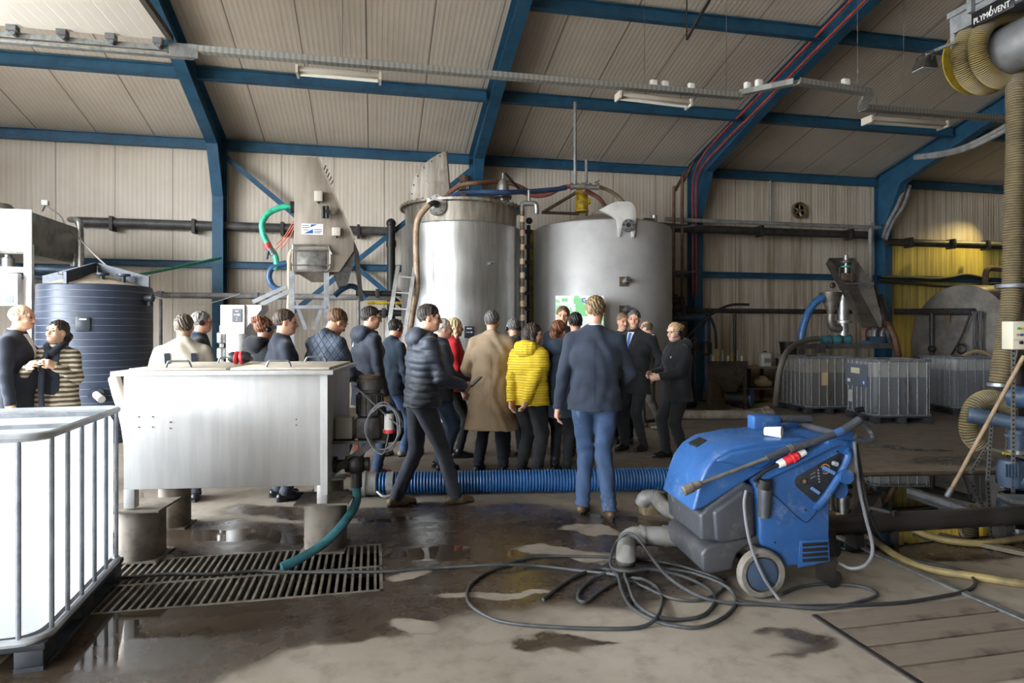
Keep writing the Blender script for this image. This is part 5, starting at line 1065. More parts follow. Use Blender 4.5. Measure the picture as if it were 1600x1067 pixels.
# hose hanging from the reel
VH = hose_mat('hose_hanging', '#847457', '#6e6149')
pts = [cz+V((.40, -.05, -.0)), P(1588, 140, 6.55), P(1588, 240, 6.5), P(1584, 340, 6.5), P(1582, 440, 6.5), P(1574, 520, 6.45), P(1565, 575, 6.4), P(1562, 598, 6.4)]
T = thing('hanging_hose', 'long brown ribbed hose hanging down at the right edge', 'hose', pts[-1]); m = ribtube(pts, .088, .007, .026, 16); m.build('hose', VH, T, smooth=60, fm=m.fm, mat2=RIBD)
part('ring', GRYM, T, 'lathe', [(.09, -.02), (.145, -.02), (.15, 0), (.145, .02), (.09, .02)], P(1582, 447, 6.5), (0, 0, 1), 28)
m = MB(); m.cyl(P(1594, 70, 6.75), P(1590, 505, 6.75), .02); solo(m, 'upright_pole', M('pole_tan', '#a08d72', .6), 'thin tan pole behind the hanging ribbed hose', 'pole')
# ---- control box on a punched post, stand, pump
T = thing('control_box', 'beige control box with coloured buttons on a punched steel post', 'control box', F(1592, 775))
dcb = 6.05; CBX = M('box_beige', '#c9c0ac', .5)
a = P(1590, 524, dcb); o = part('box', CBX, T, 'box', a, (.20, .14, .265), Matrix.Rotation(-TH, 3, 'Z'), bevel=.008)
GRN = M('button_green', '#2c8a5a', .4); vd = V((-ST, -CT, 0))*.07
for x, y, mt, r in ((1581.5, 513, GRN, .011), (1587, 513, M('button_yellow', '#c9a53a', .4), .011), (1592.5, 513, ERD, .011), (1580, 523, M('button_amber', '#8d7a5c', .5), .010), (1586.5, 523, M('button_blue', '#3a5078', .4), .012), (1585.5, 535, VB, .016), (1594, 538, M('mark_blue', '#3b6cb5', .5), .009)):
    p = P(x, y, dcb)+vd; part('button', mt, o, 'cyl', p, p+vd*.25, r)
part('seam', GRYM, o, 'bar', P(1574.5, 531, dcb)+vd*1.01, P(1605, 531, dcb)+vd*1.01, .004, .004)
def punched():
    t = NT('punched_angle'); co = t.coord(); X, Y, Z = t.sep(co); f = t.math('FRACT', t.math('MULTIPLY', Z, 1/.042)); h = t.remap(t.math('ABSOLUTE', t.math('SUBTRACT', f, .5)), .2, .25, 1, 0)
    t.set(col='#9a9893', rough=.45, metal=.6); return t.m
PUN = punched(); HOLE = M('hole_dark', '#1c1a18', .8)
def angle_post(T, a, b, nm='post', w=.04, holes=True):
    a, b = V(a), V(b); x = V((CT, -ST, 0)); y = V((ST, CT, 0)); o = part(nm, PUN, T, 'bar', a, b, w, .005, y)
    d = (b-a); L = d.length; d.normalize(); part('flange', PUN, o, 'bar', a+x*w/2+y*w/2, b+x*w/2+y*w/2, .005, w, y)
    if holes:
        n_ = int(L/.045)
        for k in range(n_):
            p = a+d*(k+.5)*.045-y*.0035; part('hole', HOLE, o, 'cyl', p, p-y*.0012, .010, None, 8)
angle_post(T, P(1583, 545, 6.1), F(1583, 770, 0))
T = thing('pipe_stand', 'punched steel stand with slanting legs under the blue-grey pipe', 'stand', F(1543, 752))
angle_post(T, P(1549, 663, 6.72), F(1543, 752)); angle_post(T, P(1545, 693, 6.74), P(1516, 740, 6.9), 'brace'); angle_post(T, P(1575, 650, 6.9), F(1573, 752))
part('cross_bar', PUN, T, 'bar', P(1543, 700, 6.75), P(1600, 715, 6.75), .03, .03)
BGP = M('pipe_bluegrey', '#46566a', .5, col2='#36424f', vs=5)
T = thing('grey_blue_pipe', 'blue-grey plastic pipe with a capped end on the punched stand', 'pipe', P(1515, 650, 6.65)); a, b = P(1516, 648, 6.65), P(1640, 668, 6.3); part('pipe', BGP, T, 'cyl', a, b, .068); part('end_socket', BGP, T, 'cyl', a-(b-a).normalized()*.02, a+(b-a).normalized()*.16, .082, None, 24, bevel=.008)
T = thing('floor_pump', 'dark blue-grey pump with flanged pipe at the right edge', 'pump', F(1600, 790))
a = P(1589, 715, 6.35); part('riser', BGP, T, 'cyl', P(1589, 703, 6.35), P(1589, 672, 6.35), .075); part('flange', BGP, T, 'cyl', P(1589, 683, 6.35), P(1589, 678, 6.35), .10); part('bolt_flange', GALV, T, 'cyl', P(1589, 708, 6.35), P(1589, 702, 6.35), .10)
m = MB(); m.lathe([(.05, -.16), (.10, -.14), (.12, -.05), (.12, .05), (.10, .12), (.06, .14)], P(1580, 738, 6.35), (0, 0, 1), 20); m.build('volute', BGP, T); part('motor', BGP, T, 'cyl', P(1582, 750, 6.35), P(1640, 752, 6.2), .10); part('base', GALV, T, 'bar', F(1570, 783)+V((0, 0, .02)), F(1650, 786)+V((0, 0, .02)), .25, .04)
for k in range(5): part('rib', BGP, T, 'bar', P(1570+k*5, 725, 6.22), P(1570+k*5, 745, 6.22), .012, .03)
part('yellow_lever', YEL, T, 'bar', P(1567, 708, 6.3), P(1583, 709, 6.3), .02, .02)
for x in (1568, 1600): a = P(x, 760, 6.35); part('support', GALV, T, 'bar', a, (a.x, a.y, .03), .04, .04)
T = thing('electric_pump', 'blue motor with wires half hidden behind the hanging hose', 'motor', P(1590, 640, 7.0)); part('motor', M('motor_blue2', '#3a5370', .5, col2='#2c4057', vs=8), T, 'cyl', P(1578, 618, 6.9), P(1620, 622, 6.7), .12); part('valve', DRK, T, 'cyl', P(1588, 600, 6.7), P(1588, 570, 6.7), .07); part('clamp', GALV, T, 'cyl', P(1562, 603, 6.4), P(1562, 598, 6.4), .11); part('clamp_rod', GALV, T, 'cyl', P(1545, 601, 6.4), P(1580, 606, 6.4), .015)
a = P(1590, 640, 6.9); part('stand', DRK, T, 'bar', (a.x, a.y, 0), (a.x, a.y, a.z), .12, .12)
pts = [P(1530, 695, 6.9), P(1516, 680, 6.9), P(1514, 655, 6.9), P(1524, 632, 6.92), P(1545, 622, 6.95), P(1568, 630, 6.95), P(1584, 655, 6.95), P(1590, 690, 6.95), P(1588, 720, 6.95)]
m = ribtube(pts, .088, .007, .024, 16); solo(m, 'looped_hose', hose_mat('hose_loop', '#8d7b52', '#6f6348'), 'ribbed yellow-brown hose looped over the punched stand', 'hose', smooth=60, fm=m.fm, mat2=RIBD)
# squeegee
T = thing('floor_squeegee', 'floor squeegee with a long wooden handle leaning in the puddle', 'squeegee', F(1480, 785)); WD = M('wood_handle', '#9a8266', .6, col2='#7d684f', vs=10)
a = F(1480, 776, .04); b = P(1600, 556, 5.75); part('handle', WD, T, 'cyl', a, b, .018); part('socket', GRYM, T, 'cyl', a, a.lerp(b, .06), .028)
part('head', GRYM, T, 'bar', F(1420, 766, .03), F(1522, 800, .03), .05, .045); part('blade', VB, T, 'bar', F(1420, 768, .012), F(1522, 802, .012), .015, .03)
# dark pipe over the puddle
a, b = P(1255, 838, 4.62), P(1680, 802, 5.0); a.z = b.z = .17
T = thing('dark_pipe', 'long dark pipe held low over the puddle by a steel bracket', 'pipe', (a+b)/2); part('pipe', M('pipe_black_wet', '#33302d', .35, col2='#262320', vs=5), T, 'cyl', a, b, .072, None, 22)
p = F(1396, 853); part('bracket', DRK, T, 'bb', (p.x-.02, p.y-.03, 0), (p.x+.02, p.y+.01, .26)); part('bracket', DRK, T, 'bb', (p.x-.10, p.y+.14, 0), (p.x-.06, p.y+.18, .26)); part('bracket_top', DRK, T, 'bar', (p.x-.02, p.y, .25), (p.x-.08, p.y+.16, .25), .03, .02)
for x in (1330, 1560): q = a.lerp(b, (x-1255)/425); part('saddle', DRK, T, 'bb', (q.x-.03, q.y-.06, 0), (q.x+.03, q.y+.06, .11))
YH = M('hose_yellow_dirty', '#8d7b4e', .6, col2='#5d5138', vs=3)
m = MB(); m.tube([F(1285, 800, .10), F(1310, 806, .06), F(1350, 832, .03), F(1400, 868, .026), F(1450, 888, .026), F(1520, 900, .026), F(1600, 912, .026), F(1700, 922, .026)], .026, 10, 6); solo(m, 'yellow_hose', YH, 'dirty yellow hose running from behind the pressure washer to the right edge', 'hose')
m = MB(); m.tube([F(1430, 829, .026), F(1452, 838, .026), F(1490, 846, .026), F(1535, 849, .026), F(1570, 845, .026), F(1640, 833, .026)], .025, 10, 6); solo(m, 'yellow_hose', YH, 'short dirty yellow hose curving in front of the dark pipe', 'hose')
m = MB(); a, b = F(1468, 836, .02), F(1620, 868, .02); m.bar(a, b, .07, .03); solo(m, 'timber_batten', M('batten', '#6a604f', .8), 'grey batten on the wet floor behind the short yellow hose', 'batten')
# ---- grey drain pipe elbows by the pressure washer
PV = M('pvc_grey', '#7c7a76', .5, col2='#66625c', vs=7)
d_ = 4.45
m = MB(); m.tube([F(978, 871, 0), F(978, 871, .10), P(980, 846, d_), P(990, 838, d_), P(1005, 837, d_), P(1060, 838, d_-.02), P(1120, 838, d_)], .066, 18, 4); T = thing('drain_elbow', 'grey plastic elbow pipe standing on the floor by the cable coil', 'pipe', F(978, 871)); m.build('pipe', PV, T)
for x in (1001, 1037): part('socket', PV, T, 'cyl', P(x, 837.5, d_), P(x+5, 837.5, d_), .074, None, 22)
p = P(1012, 778, 5.35); T = thing('drain_elbow', 'grey plastic elbow pipe propped on a wooden block', 'pipe', F(1015, 806)); m = MB(); m.tube([p+V((-.03, .05, -.06)), p+V((-.01, .02, .0)), p+V((.06, -.05, .01)), P(1040, 793, 5.0), P(1085, 815, 4.6)], .06, 18, 4); m.build('pipe', PV, T)
part('socket', PV, T, 'cyl', p+V((.05, -.04, .01)), p+V((.10, -.1, -.0)), .068, None, 22)
q = F(1018, 805); m = MB(); m.bb((q.x-.07, q.y, 0), (q.x+.07, q.y+.12, p.z-.075)); solo(m, 'wood_block', M('wood_block', '#8d7a5f', .8, col2='#6d5d47', vs=9), 'small wooden block under the grey plastic pipe', 'block', bevel=.004)
# ================================================================ PRESSURE WASHER
WO = cam(1.475, 3.85); WR = -TH+R(6)
Mw = Matrix.Translation(WO) @ Matrix.Rotation(WR, 4, 'Z'); Mi = Mw.inverted(); wn = Mw.to_3x3() @ V((0, 1, 0))
def L(x, y, w=0.0): return Mi @ onplane(x, y, WO+wn*w, wn)     # pixel -> local point on the washer's plane w
T = thing('pressure_washer', 'blue and grey industrial pressure washer on two big wheels', 'pressure washer', WO, WR)
def worn(name, c1_, c2_, wear, amt=.5, sc=5):
    t = NT(name); co = t.coord(); n = t.noise(co, sc, 6, .65); n2 = t.noise(co, 32, 4, .7); n3 = t.noise(co, 2.0, 3)
    c = t.mix(t.remap(n3, .4, .65), c1_, c2_); w = t.math('MULTIPLY', t.remap(n, .50, .72), t.remap(n2, .42, .6)); c = t.mix(t.math('MULTIPLY', w, amt), c, wear)
    t.set(col=c, rough=t.remap(n2, .3, .7, .32, .55)); t.bump(n2, .08, .002); return t.m
WB = worn('washer_blue', '#2b568c', '#244a7c', '#7d8a9c', .6); WG = worn('washer_grey', '#3f4146', '#34363b', '#7d776d', .6); WGD = worn('washer_bumper', '#3d3e41', '#323336', '#817a6e', .7)
def side(poly, w0, w1, name, mat, parent=T, bevel=.02, taper=0, seg=3):
    a = [L(x, y, 0) for x, y in poly]; c = sum(a, V((0, 0, 0)))/len(a); m = MB()
    m.prism([V((p.x, w0, p.z)) for p in a], (0, w1-w0, 0)); return m.build(name, mat, parent, local=True, bevel=bevel, seg=seg, smooth=40)
side([(1098, 893), (1096, 866), (1103, 856), (1126, 848), (1184, 838), (1292, 838), (1292, 874), (1225, 884), (1215, 868), (1200, 855), (1183, 851), (1166, 855), (1153, 866), (1147, 880), (1146, 891), (1110, 897)], .0, .60, 'bumper', WGD, bevel=.018)
side([(1097, 846), (1095, 806), (1108, 794), (1164, 754), (1182, 762), (1186, 838), (1126, 850)], .015, .585, 'water_tank', WG, bevel=.02)
side([(1118, 845), (1114, 800), (1160, 766), (1176, 772), (1178, 838), (1130, 848)], -.012, .03, 'tank_bulge', WG, bevel=.018)
side([(1085, 802), (1098, 755), (1106, 735), (1120, 716), (1142, 702), (1190, 692), (1266, 686), (1272, 692), (1250, 706), (1180, 747), (1160, 760), (1104, 796)], .03, .57, 'hood', WB, bevel=.045, seg=4)
side([(1120, 722), (1145, 708), (1195, 698), (1262, 691), (1245, 703), (1190, 735)], .012, .06, 'hood_rib', WB, bevel=.018)
sp_ = side([(1181, 748), (1304, 690), (1320, 687), (1334, 690), (1337, 702), (1322, 728), (1293, 782), (1293, 868), (1288, 876), (1222, 884), (1216, 868), (1200, 855), (1187, 851), (1184, 838)], -.025, .615, 'side_panel', WB, bevel=.016)
# front slot and blue cap
f = side([(1121, 714.5), (1139, 704.5), (1141, 702), (1121, 711)], .33, .46, 'top_slot', VB, bevel=.003)
m = MB(); c = L(1103, 858, .03); m.ell((c.x+.03, .06, c.z+.0), (.05, .05, .02)); m.build('filler_cap', WB, T, local=True)
# recessed control panel
def flat(poly, w, t, name, mat, parent, bevel=.004):
    m = MB(); m.prism([V((p.x, w, p.z)) for p in (L(x, y, 0) for x, y in poly)], (0, t, 0)); return m.build(name, mat, parent, local=True, bevel=bevel)
cp = flat([(1237, 750), (1241, 743), (1290, 715), (1308, 706), (1314, 708), (1314, 722), (1300, 748), (1275, 782), (1268, 783), (1240, 758)], -.029, .006, 'control_panel', M('panel_dark', '#1f2126', .45, col2='#2c2e33', vs=12), T)
def rim(pts, r, name, mat, parent): 
    m = MB(); m.tube([V((p.x, -.032, p.z)) for p in (L(x, y, 0) for x, y in pts)], r, 10, 3); return m.build(name, mat, parent, local=True)
rim([(1316, 702), (1320, 712), (1304, 746), (1276, 786), (1268, 788)], .024, 'panel_guard', WB, T)
rim([(1184, 748), (1240, 722), (1300, 692), (1316, 692)], .018, 'top_edge', WB, T)
def disc(x, y, r, w0, w1, name, mat, parent, n=24): 
    p = L(x, y, 0); return part(name, mat, parent, 'cyl', (p.x, w0, p.z), (p.x, w1, p.z), r, None, n, local=True)
p = L(1285, 731, 0); m = MB(); m.torus((p.x, -.031, p.z), (0, 1, 0), .028, .003, 24, 5, R(20), R(300)); m.build('dial_ring', M('dial_orange', '#c78a2a', .5), cp, local=True)
disc(1285, 731, .02, -.04, -.028, 'dial_knob', WB, cp); disc(1252, 750, .019, -.033, -.028, 'socket', VB, cp); disc(1252, 750, .012, -.036, -.030, 'gauge', M('gauge_brass', '#6f6248', .5), cp)
part('dial_pointer', M('pointer_blue', '#5d83b8', .4), cp, 'bar', L(1280, 728, 0)+V((0, -.045, 0)), L(1297, 737, 0)+V((0, -.045, 0)), .012, .02, local=True)
part('switch_lever', M('pointer_blue', '#5d83b8', .4), cp, 'bar', L(1262, 760, 0)+V((0, -.04, 0)), L(1274, 768, 0)+V((0, -.04, 0)), .012, .018, local=True)
disc(1298, 722, .014, -.06, -.028, 'toggle', M('toggle_grey', '#8f949b', .4), cp)
for k in range(5): disc(1274+k*.4, 733+k*4.5, .005, -.031, -.028, 'indicator', M('toggle_grey', '#8f949b', .4), cp, 10)
for y in (720, 736, 742): part('panel_print', M('print_grey', '#5c6068', .6), cp, 'bar', L(1262, y+4, 0)+V((0, -.0295, 0)), L(1270, y, 0)+V((0, -.0295, 0)), .001, .008, local=True)
disc(1312, 741, .043, -.075, -.01, 'round_end', WB, T); disc(1322, 745, .045, .05, .16, 'hose_reel_end', WB, T); disc(1318, 768, .05, .03, .20, 'motor_end', WB, T)
# louvres
o = flat([(1246, 842), (1290, 839), (1292, 874), (1242, 884)], -.034, .012, 'louvre_frame', WB, T, .003)
for k in range(4): 
    y = 846+k*8; flat([(1249, y), (1288, y-2.5), (1288, y+2.5), (1249, y+5)], -.038, .006, 'slot', VB, o, .001)
for x, y in ((1207, 845), (1255, 795), (1200, 756), (1305, 704)): disc(x, y, .006, -.03, -.024, 'screw', VB, sp_, 8)
rim2 = MB(); rim2.tube([V((p.x, -.0265, p.z)) for p in (L(x, y, 0) for x, y in ((1196, 762), (1224, 788), (1250, 812), (1262, 810), (1280, 786)))], .0025, 5, 3); rim2.build('panel_seam', VB, sp_, local=True)
# wheels
TY_ = M('tyre_grey', '#756f66', .8, col2='#5a554d', vs=9); RIM = worn('wheel_disc', '#3b4a5e', '#33425a', '#77797a', .5, 9)
for w in (-.045, .64):
    m = MB(); r = .145; m.lathe([(.104, -.005), (.106, -.03), (r-.012, -.031), (r, -.016), (r, .016), (r-.012, .03), (.10, .028)], (0, w, r), (0, 1, 0), 40); o = m.build('wheel', TY_, T, local=True)
    m = MB(); m.lathe([(0, -.022), (.08, -.026), (.095, -.022), (.095, .02), (0, .02)], (0, w, r), (0, 1, 0), 36); m.build('hub_disc', RIM, o, local=True)
part('axle', DRK, T, 'cyl', (0, -.01, .145), (0, .61, .145), .02, local=True)
for w in (.06, .54):
    p = L(1300, 880, w); m = MB(); m.cyl((p.x, w-.02, .055), (p.x, w+.02, .055), .055, None, 22); o = m.build('caster', VB, T, local=True); part('fork', DRK, o, 'bb', (p.x-.09, w-.03, .05), (p.x+.01, w+.03, .20), local=True)
# hose post with cap, rear handle
p = L(1188, 792, 0); q = L(1190, 757, 0); o = part('hose_post', WG, T, 'cyl', (p.x, -.04, p.z-.05), (q.x, -.04, q.z), .034, .04, local=True); part('post_cap', VB, o, 'cyl', (q.x-.01, -.04, q.z-.01), (q.x-.005, -.05, q.z+.045), .044, None, 20, local=True)
for w in (.0, .55):
    a, b = L(1296, 698, 0), L(1336, 682, 0); part('handle_arm', WB, T, 'bar', (a.x, w+.03, a.z), (b.x, w+.03, b.z), .07, .085, local=True, bevel=.015)
a = L(1330, 684, 0); part('handle_bar', WG, T, 'cyl', (a.x, .03, a.z), (a.x, .58, a.z), .024, local=True)
a = L(1240, 688, 0); part('rear_block', WB, T, 'bb', (a.x-.02, .46, a.z-.04), (a.x+.18, .57, a.z+.09), local=True, bevel=.02); part('rear_bar', WG, T, 'cyl', (a.x+.16, .52, a.z+.06), (a.x+.42, .52, a.z+.05), .025, local=True)
m = MB(); m.tube([L(1166, 766, -.07), L(1163, 790, -.075), L(1169, 835, -.09), L(1180, 872, -.10), L(1195, 905, -.10), L(1208, 924, -.10), V((L(1218, 930, -.12).x, -.12, .012))], .0095, 8, 6); m.build('hanging_lead', CB, T, local=True)
# lance
T2 = thing('spray_lance', 'long grey spray lance lying across the pressure washer', 'spray lance', Mw @ L(1075, 765, -.05), WR)
LG = worn('lance_grip', '#3d4046', '#33363b', '#7d7a74', .5, 12); LM = M('lance_metal', '#7c7770', .45, .5, col2='#5f5a53', vs=14)
wp = lambda x, y, w=-.06: Mw @ L(x, y, w)
part('nozzle', M('nozzle_dirty', '#6e675d', .6, col2='#4d473f', vs=14), T2, 'lathe', [(.016, 0), (.023, .005), (.024, .05), (.030, .055), (.030, .11), (.026, .115)], wp(1095, 755), wp(1071, 766)-wp(1095, 755), 18)
part('tube', LM, T2, 'cyl', wp(1092, 756), wp(1203, 714), .011); part('sleeve', LG, T2, 'tube', [wp(1198, 716), wp(1235, 701), wp(1270, 691), wp(1305, 678)], .021, 14, 4); part('joint', M('joint_blue', '#34507c', .4), T2, 'cyl', wp(1304, 679), wp(1318, 672), .025)
part('grip', LG, T2, 'tube', [wp(1316, 673), wp(1330, 665), wp(1343, 656)], .026, 14, 4); part('trigger_guard', LG, T2, 'tube', [wp(1343, 657), wp(1352, 664), wp(1362, 676), wp(1364, 683), wp(1358, 688), wp(1345, 687), wp(1336, 682)], .013, 10, 5, sq=1.4)
part('collar', LM, T2, 'cyl', wp(1232, 702.5), wp(1238, 700), .026)
# plug and its lead
T2 = thing('power_plug', 'red and white industrial plug resting on the pressure washer', 'plug', wp(1238, 716, -.03), WR); pd_ = wp(1258, 705, -.05)-wp(1216, 725, -.05)
a = wp(1216, 726, -.05); PR = M('plug_red', '#cf2f38', .4); l_ = pd_.length; d_ = pd_.normalized()
part('rear_cap', WHT, T2, 'cyl', a, a+d_*l_*.2, .022, .026); part('body', PR, T2, 'lathe', [(.022, 0), (.026, .01), (.026, .05), (.032, .055), (.032, .065), (.026, .07), (.028, .09), (.022, .10)], a+d_*l_*.2, d_, 18); part('front_cap', WHT, T2, 'cyl', a+d_*l_*.78, a+d_*l_, .022, .018)
m = MB(); m.tube([a+d_*.005, wp(1200, 733, -.05), wp(1190, 740, -.05), wp(1178, 752, -.055)], .012, 8, 5); solo(m, 'plug_lead', VB, 'short black lead running from the red plug', 'cable')
# cup
c = Mw @ V((L(1213, 692, .12).x, .15, L(1225, 690, 0).z+.036)); T2 = thing('paper_cup', 'white paper cup lying on the blue washer hood', 'cup', c, WR); ad = (Mw.to_3x3() @ V((.75, -.66, .02))).normalized()
m = MB(); m.lathe([(0, -.055), (.026, -.055), (.036, .045), (.038, .047), (.034, .045), (.024, -.05), (0, -.05)], c, ad, 28, caps=False); m.build('cup', M('paper_white', '#ecebe7', .6), T2)
# hose from the gun and black cable
m = MB(); m.tube([wp(1335, 690, -.05), wp(1338, 730, -.02), wp(1344, 770, .0), wp(1353, 810, .0), wp(1362, 845, .0), wp(1362, 868, -.02), wp(1350, 884, -.03), wp(1330, 888, .0), wp(1312, 880, .06), wp(1296, 870, .2)], .0105, 8, 6); solo(m, 'washer_hose', M('hose_pale', '#6b6c70', .5), 'pale grey hose hanging from the washer handle in a loop', 'hose')
m = MB(); m.tube([wp(1338, 694, .02), wp(1345, 735, .06), wp(1352, 775, .1), wp(1362, 810, .12), F(1382, 848, .012), F(1402, 868, .012), F(1440, 878, .06), F(1485, 887, .06), F(1512, 896, .035), F(1524, 910, .012), F(1512, 922, .012), F(1470, 932, .012), F(1400, 942, .012), F(1300, 946, .012), F(1220, 946, .012), F(1150, 938, .012)], .0105, 8, 6); solo(m, 'black_cable', M('cable_black', '#2c2c2e', .5), 'black cable dropping from the washer handle and looping right on the floor', 'cable')
# ---- coiled cable on the floor
def fz(x, y, z=.0105): return F(700+x/3.2, 840+y/3.2, z)
CC = M('cable_rubber', '#35373a', .55, col2='#454442', vs=10)
m = MB(); m.tube([F(190, 903, .014), F(260, 897, .014), F(330, 897, .014), F(400, 892, .014), F(430, 893, .014), F(500, 894, .014), F(600, 893, .012), F(660, 888, .012)]+[fz(*q) for q in ((0, 148), (240, 135, .03), (440, 140), (660, 165), (850, 188, .03), (980, 245), (1100, 298), (1220, 315), (1310, 298), (1380, 250), (1365, 212), (1250, 168), (1100, 128), (900, 103), (600, 92), (420, 100), (280, 140, .012), (160, 195), (100, 260), (108, 330), (200, 395), (330, 430), (600, 450), (850, 455), (980, 442), (1050, 390, .03), (1070, 310), (1040, 245), (960, 205, .04), (860, 215), (760, 268), (695, 318), (655, 312), (658, 270), (730, 205), (830, 162, .04), (890, 160, .05), (1000, 152))], .0105, 8, 6)
solo(m, 'power_cable', CC, 'grey cable running over the grating and looping wide across the floor', 'cable')
m = MB(); m.tube([fz(*q) for q in ((475, 310), (570, 235), (680, 175), (780, 156), (845, 185, .04), (868, 260), (910, 340), (1000, 400), (1120, 438), (1270, 445), (1395, 385), (1440, 310), (1385, 240, .03), (1250, 185, .03), (1130, 160), (1000, 150, .03), (890, 168, .05), (905, 240, .03), (940, 325, .03), (1030, 388, .03), (1160, 410), (1280, 385), (1335, 315), (1300, 255), (1180, 195, .03), (1020, 158, .05), (900, 168, .06))]+[F(700+820/3.2, 840+150/3.2, .06), F(955, 868, .10), P(963, 848, 4.36), P(980, 833, 4.36), P(997, 842, 4.32), P(1016, 868, 4.25), F(1045, 902, .06), F(1090, 930, .03), F(1140, 942, .014), F(1200, 944, .014), F(1290, 950, .014), F(1360, 935, .014), F(1368, 925, .014), F(1340, 915, .012), F(1290, 912, .012), F(1250, 917, .012), F(1222, 928, .012)], .0105, 8, 6)
solo(m, 'power_cable', CC, 'tangled grey cable coil in front of the pressure washer', 'cable')
# ================================================================ PEOPLE (smooth distance fields turned into one surface each)
def A3(v): return np.array([float(q) for q in v], np.float32)
class Field:
    def __init__(s, lo, hi, h):
        s.h = h; s.lo = A3(lo)-2*h; n = np.ceil((A3(hi)-A3(lo))/h).astype(int)+5
        s.n = n; s.F = np.full(n, .5, np.float32)
        s.ax = [(s.lo[i]+h*np.arange(n[i])).astype(np.float32) for i in range(3)]
    def sl(s, lo, hi):
        a = np.clip(np.floor((A3(lo)-s.lo)/s.h).astype(int), 0, s.n-1); b = np.clip(np.ceil((A3(hi)-s.lo)/s.h).astype(int)+1, 1, s.n)
        return a, b
    def put(s, lo, hi, fn, k, op):
        a, b = s.sl(lo, hi)
        if np.any(b-a < 1): return
        S = tuple(slice(a[i], b[i]) for i in range(3))
        x = s.ax[0][S[0]][:, None, None]; y = s.ax[1][S[1]][None, :, None]; z = s.ax[2][S[2]][None, None, :]
        d = fn(x, y, z); f = s.F[S]
        if op == 'u':
            h = np.clip(.5+.5*(d-f)/k, 0, 1); s.F[S] = d+(f-d)*h-k*h*(1-h)
        else:
            d = -d; h = np.clip(.5-.5*(d-f)/k, 0, 1); s.F[S] = d+(f-d)*h+k*h*(1-h)
    def cap(s, a, b, ra, rb, k=.02, side=None, sc=1.0, op='u', flat=False):
        a, b = A3(a), A3(b); ab = b-a; L2 = float(ab @ ab)+1e-9; ad = ab/math.sqrt(L2)
        pad = max(ra, rb)/min(sc, 1)+k+2*s.h
        if side is not None: sd = A3(side)
        def fn(x, y, z):
            px, py, pz = x-a[0], y-a[1], z-a[2]
            dt = px*ab[0]+py*ab[1]+pz*ab[2]
            t = np.clip(dt/L2, 0, 1); qx, qy, qz = px-t*ab[0], py-t*ab[1], pz-t*ab[2]
            if side is not None:
                q = (qx*sd[0]+qy*sd[1]+qz*sd[2])*(sc-1); qx, qy, qz = qx+q*sd[0], qy+q*sd[1], qz+q*sd[2]
            d = np.sqrt(qx*qx+qy*qy+qz*qz)-(ra+(rb-ra)*t)
            if flat: d = np.maximum(d, (dt-L2)/math.sqrt(L2))
            return d
        s.put(np.minimum(a, b)-pad, np.maximum(a, b)+pad, fn, k, op); return s
    def ell(s, c, r, Rm=None, k=.02, op='u'):
        c = A3(c); r = A3(r); Q = np.eye(3) if Rm is None else np.array([[Rm[i][j] for j in range(3)] for i in range(3)])
        pad = float(r.max())+k+2*s.h
        def fn(x, y, z):
            p = (x-c[0], y-c[1], z-c[2])
            q = [(Q[0, i]*p[0]+Q[1, i]*p[1]+Q[2, i]*p[2]) for i in range(3)]
            k0 = np.sqrt(sum((q[i]/r[i])**2 for i in range(3))); k1 = np.sqrt(sum((q[i]/r[i]**2)**2 for i in range(3)))+1e-6
            return k0*(k0-1)/k1
        s.put(c-pad, c+pad, fn, k, op); return s
    def cut(s, p, n, k=.006, lo=None, hi=None):
        """remove what lies on the side n points to"""
        p = A3(p); n = A3(n); n = n/np.linalg.norm(n)
        lo = s.lo if lo is None else lo; hi = s.lo+s.h*s.n if hi is None else hi
        s.put(lo, hi, lambda x, y, z: -((x-p[0])*n[0]+(y-p[1])*n[1]+(z-p[2])*n[2]), k, 's'); return s
    def disp(s, fn):
        x = s.ax[0][:, None, None]; y = s.ax[1][None, :, None]; z = s.ax[2][None, None, :]
        s.F = s.F+fn(x, y, z).astype(np.float32); return s
    def mesh(s):
        Fv = s.F; g = Fv < 0; n0, n1, n2 = Fv.shape
        c = np.zeros((n0-1, n1-1, n2-1), np.uint8)
        for i in (0, 1):
            for j in (0, 1):
                for k in (0, 1): c += g[i:n0-1+i, j:n1-1+j, k:n2-1+k]
        cell = (c > 0) & (c < 8); I, J, K = np.nonzero(cell)
        idx = np.full(cell.shape, -1, np.int32); idx[cell] = np.arange(len(I))
        pos = np.zeros((len(I), 3)); cnt = np.zeros(len(I))
        for ax in range(3):
            o = [q for q in range(3) if q != ax]
            for p in (0, 1):
                for q in (0, 1):
                    a = [0, 0, 0]; a[o[0]] = p; a[o[1]] = q; b = list(a); b[ax] = 1
                    fa = Fv[I+a[0], J+a[1], K+a[2]]; fb = Fv[I+b[0], J+b[1], K+b[2]]
                    m = (fa < 0) != (fb < 0); t = np.where(m, fa/np.where(m, fa-fb, 1), 0)
                    e = np.array(a, float)[None, :].repeat(len(I), 0); e[:, ax] = t
                    pos += e*m[:, None]; cnt += m
        vs = (pos/cnt[:, None]+np.stack([I, J, K], 1))*s.h+s.lo
        qs = []
        for ax in range(3):
            o = [(ax+1) % 3, (ax+2) % 3]
            A = np.moveaxis(g, [ax, o[0], o[1]], [0, 1, 2]); X = np.moveaxis(idx, [ax, o[0], o[1]], [0, 1, 2])
            d = A[:-1, 1:-1, 1:-1] != A[1:, 1:-1, 1:-1]; i, j, k = np.nonzero(d); fl = A[i, j+1, k+1]
            q = np.stack([X[i, j, k], X[i, j+1, k], X[i, j+1, k+1], X[i, j, k+1]], 1)
            q[~fl] = q[~fl][:, ::-1]; qs.append(q)
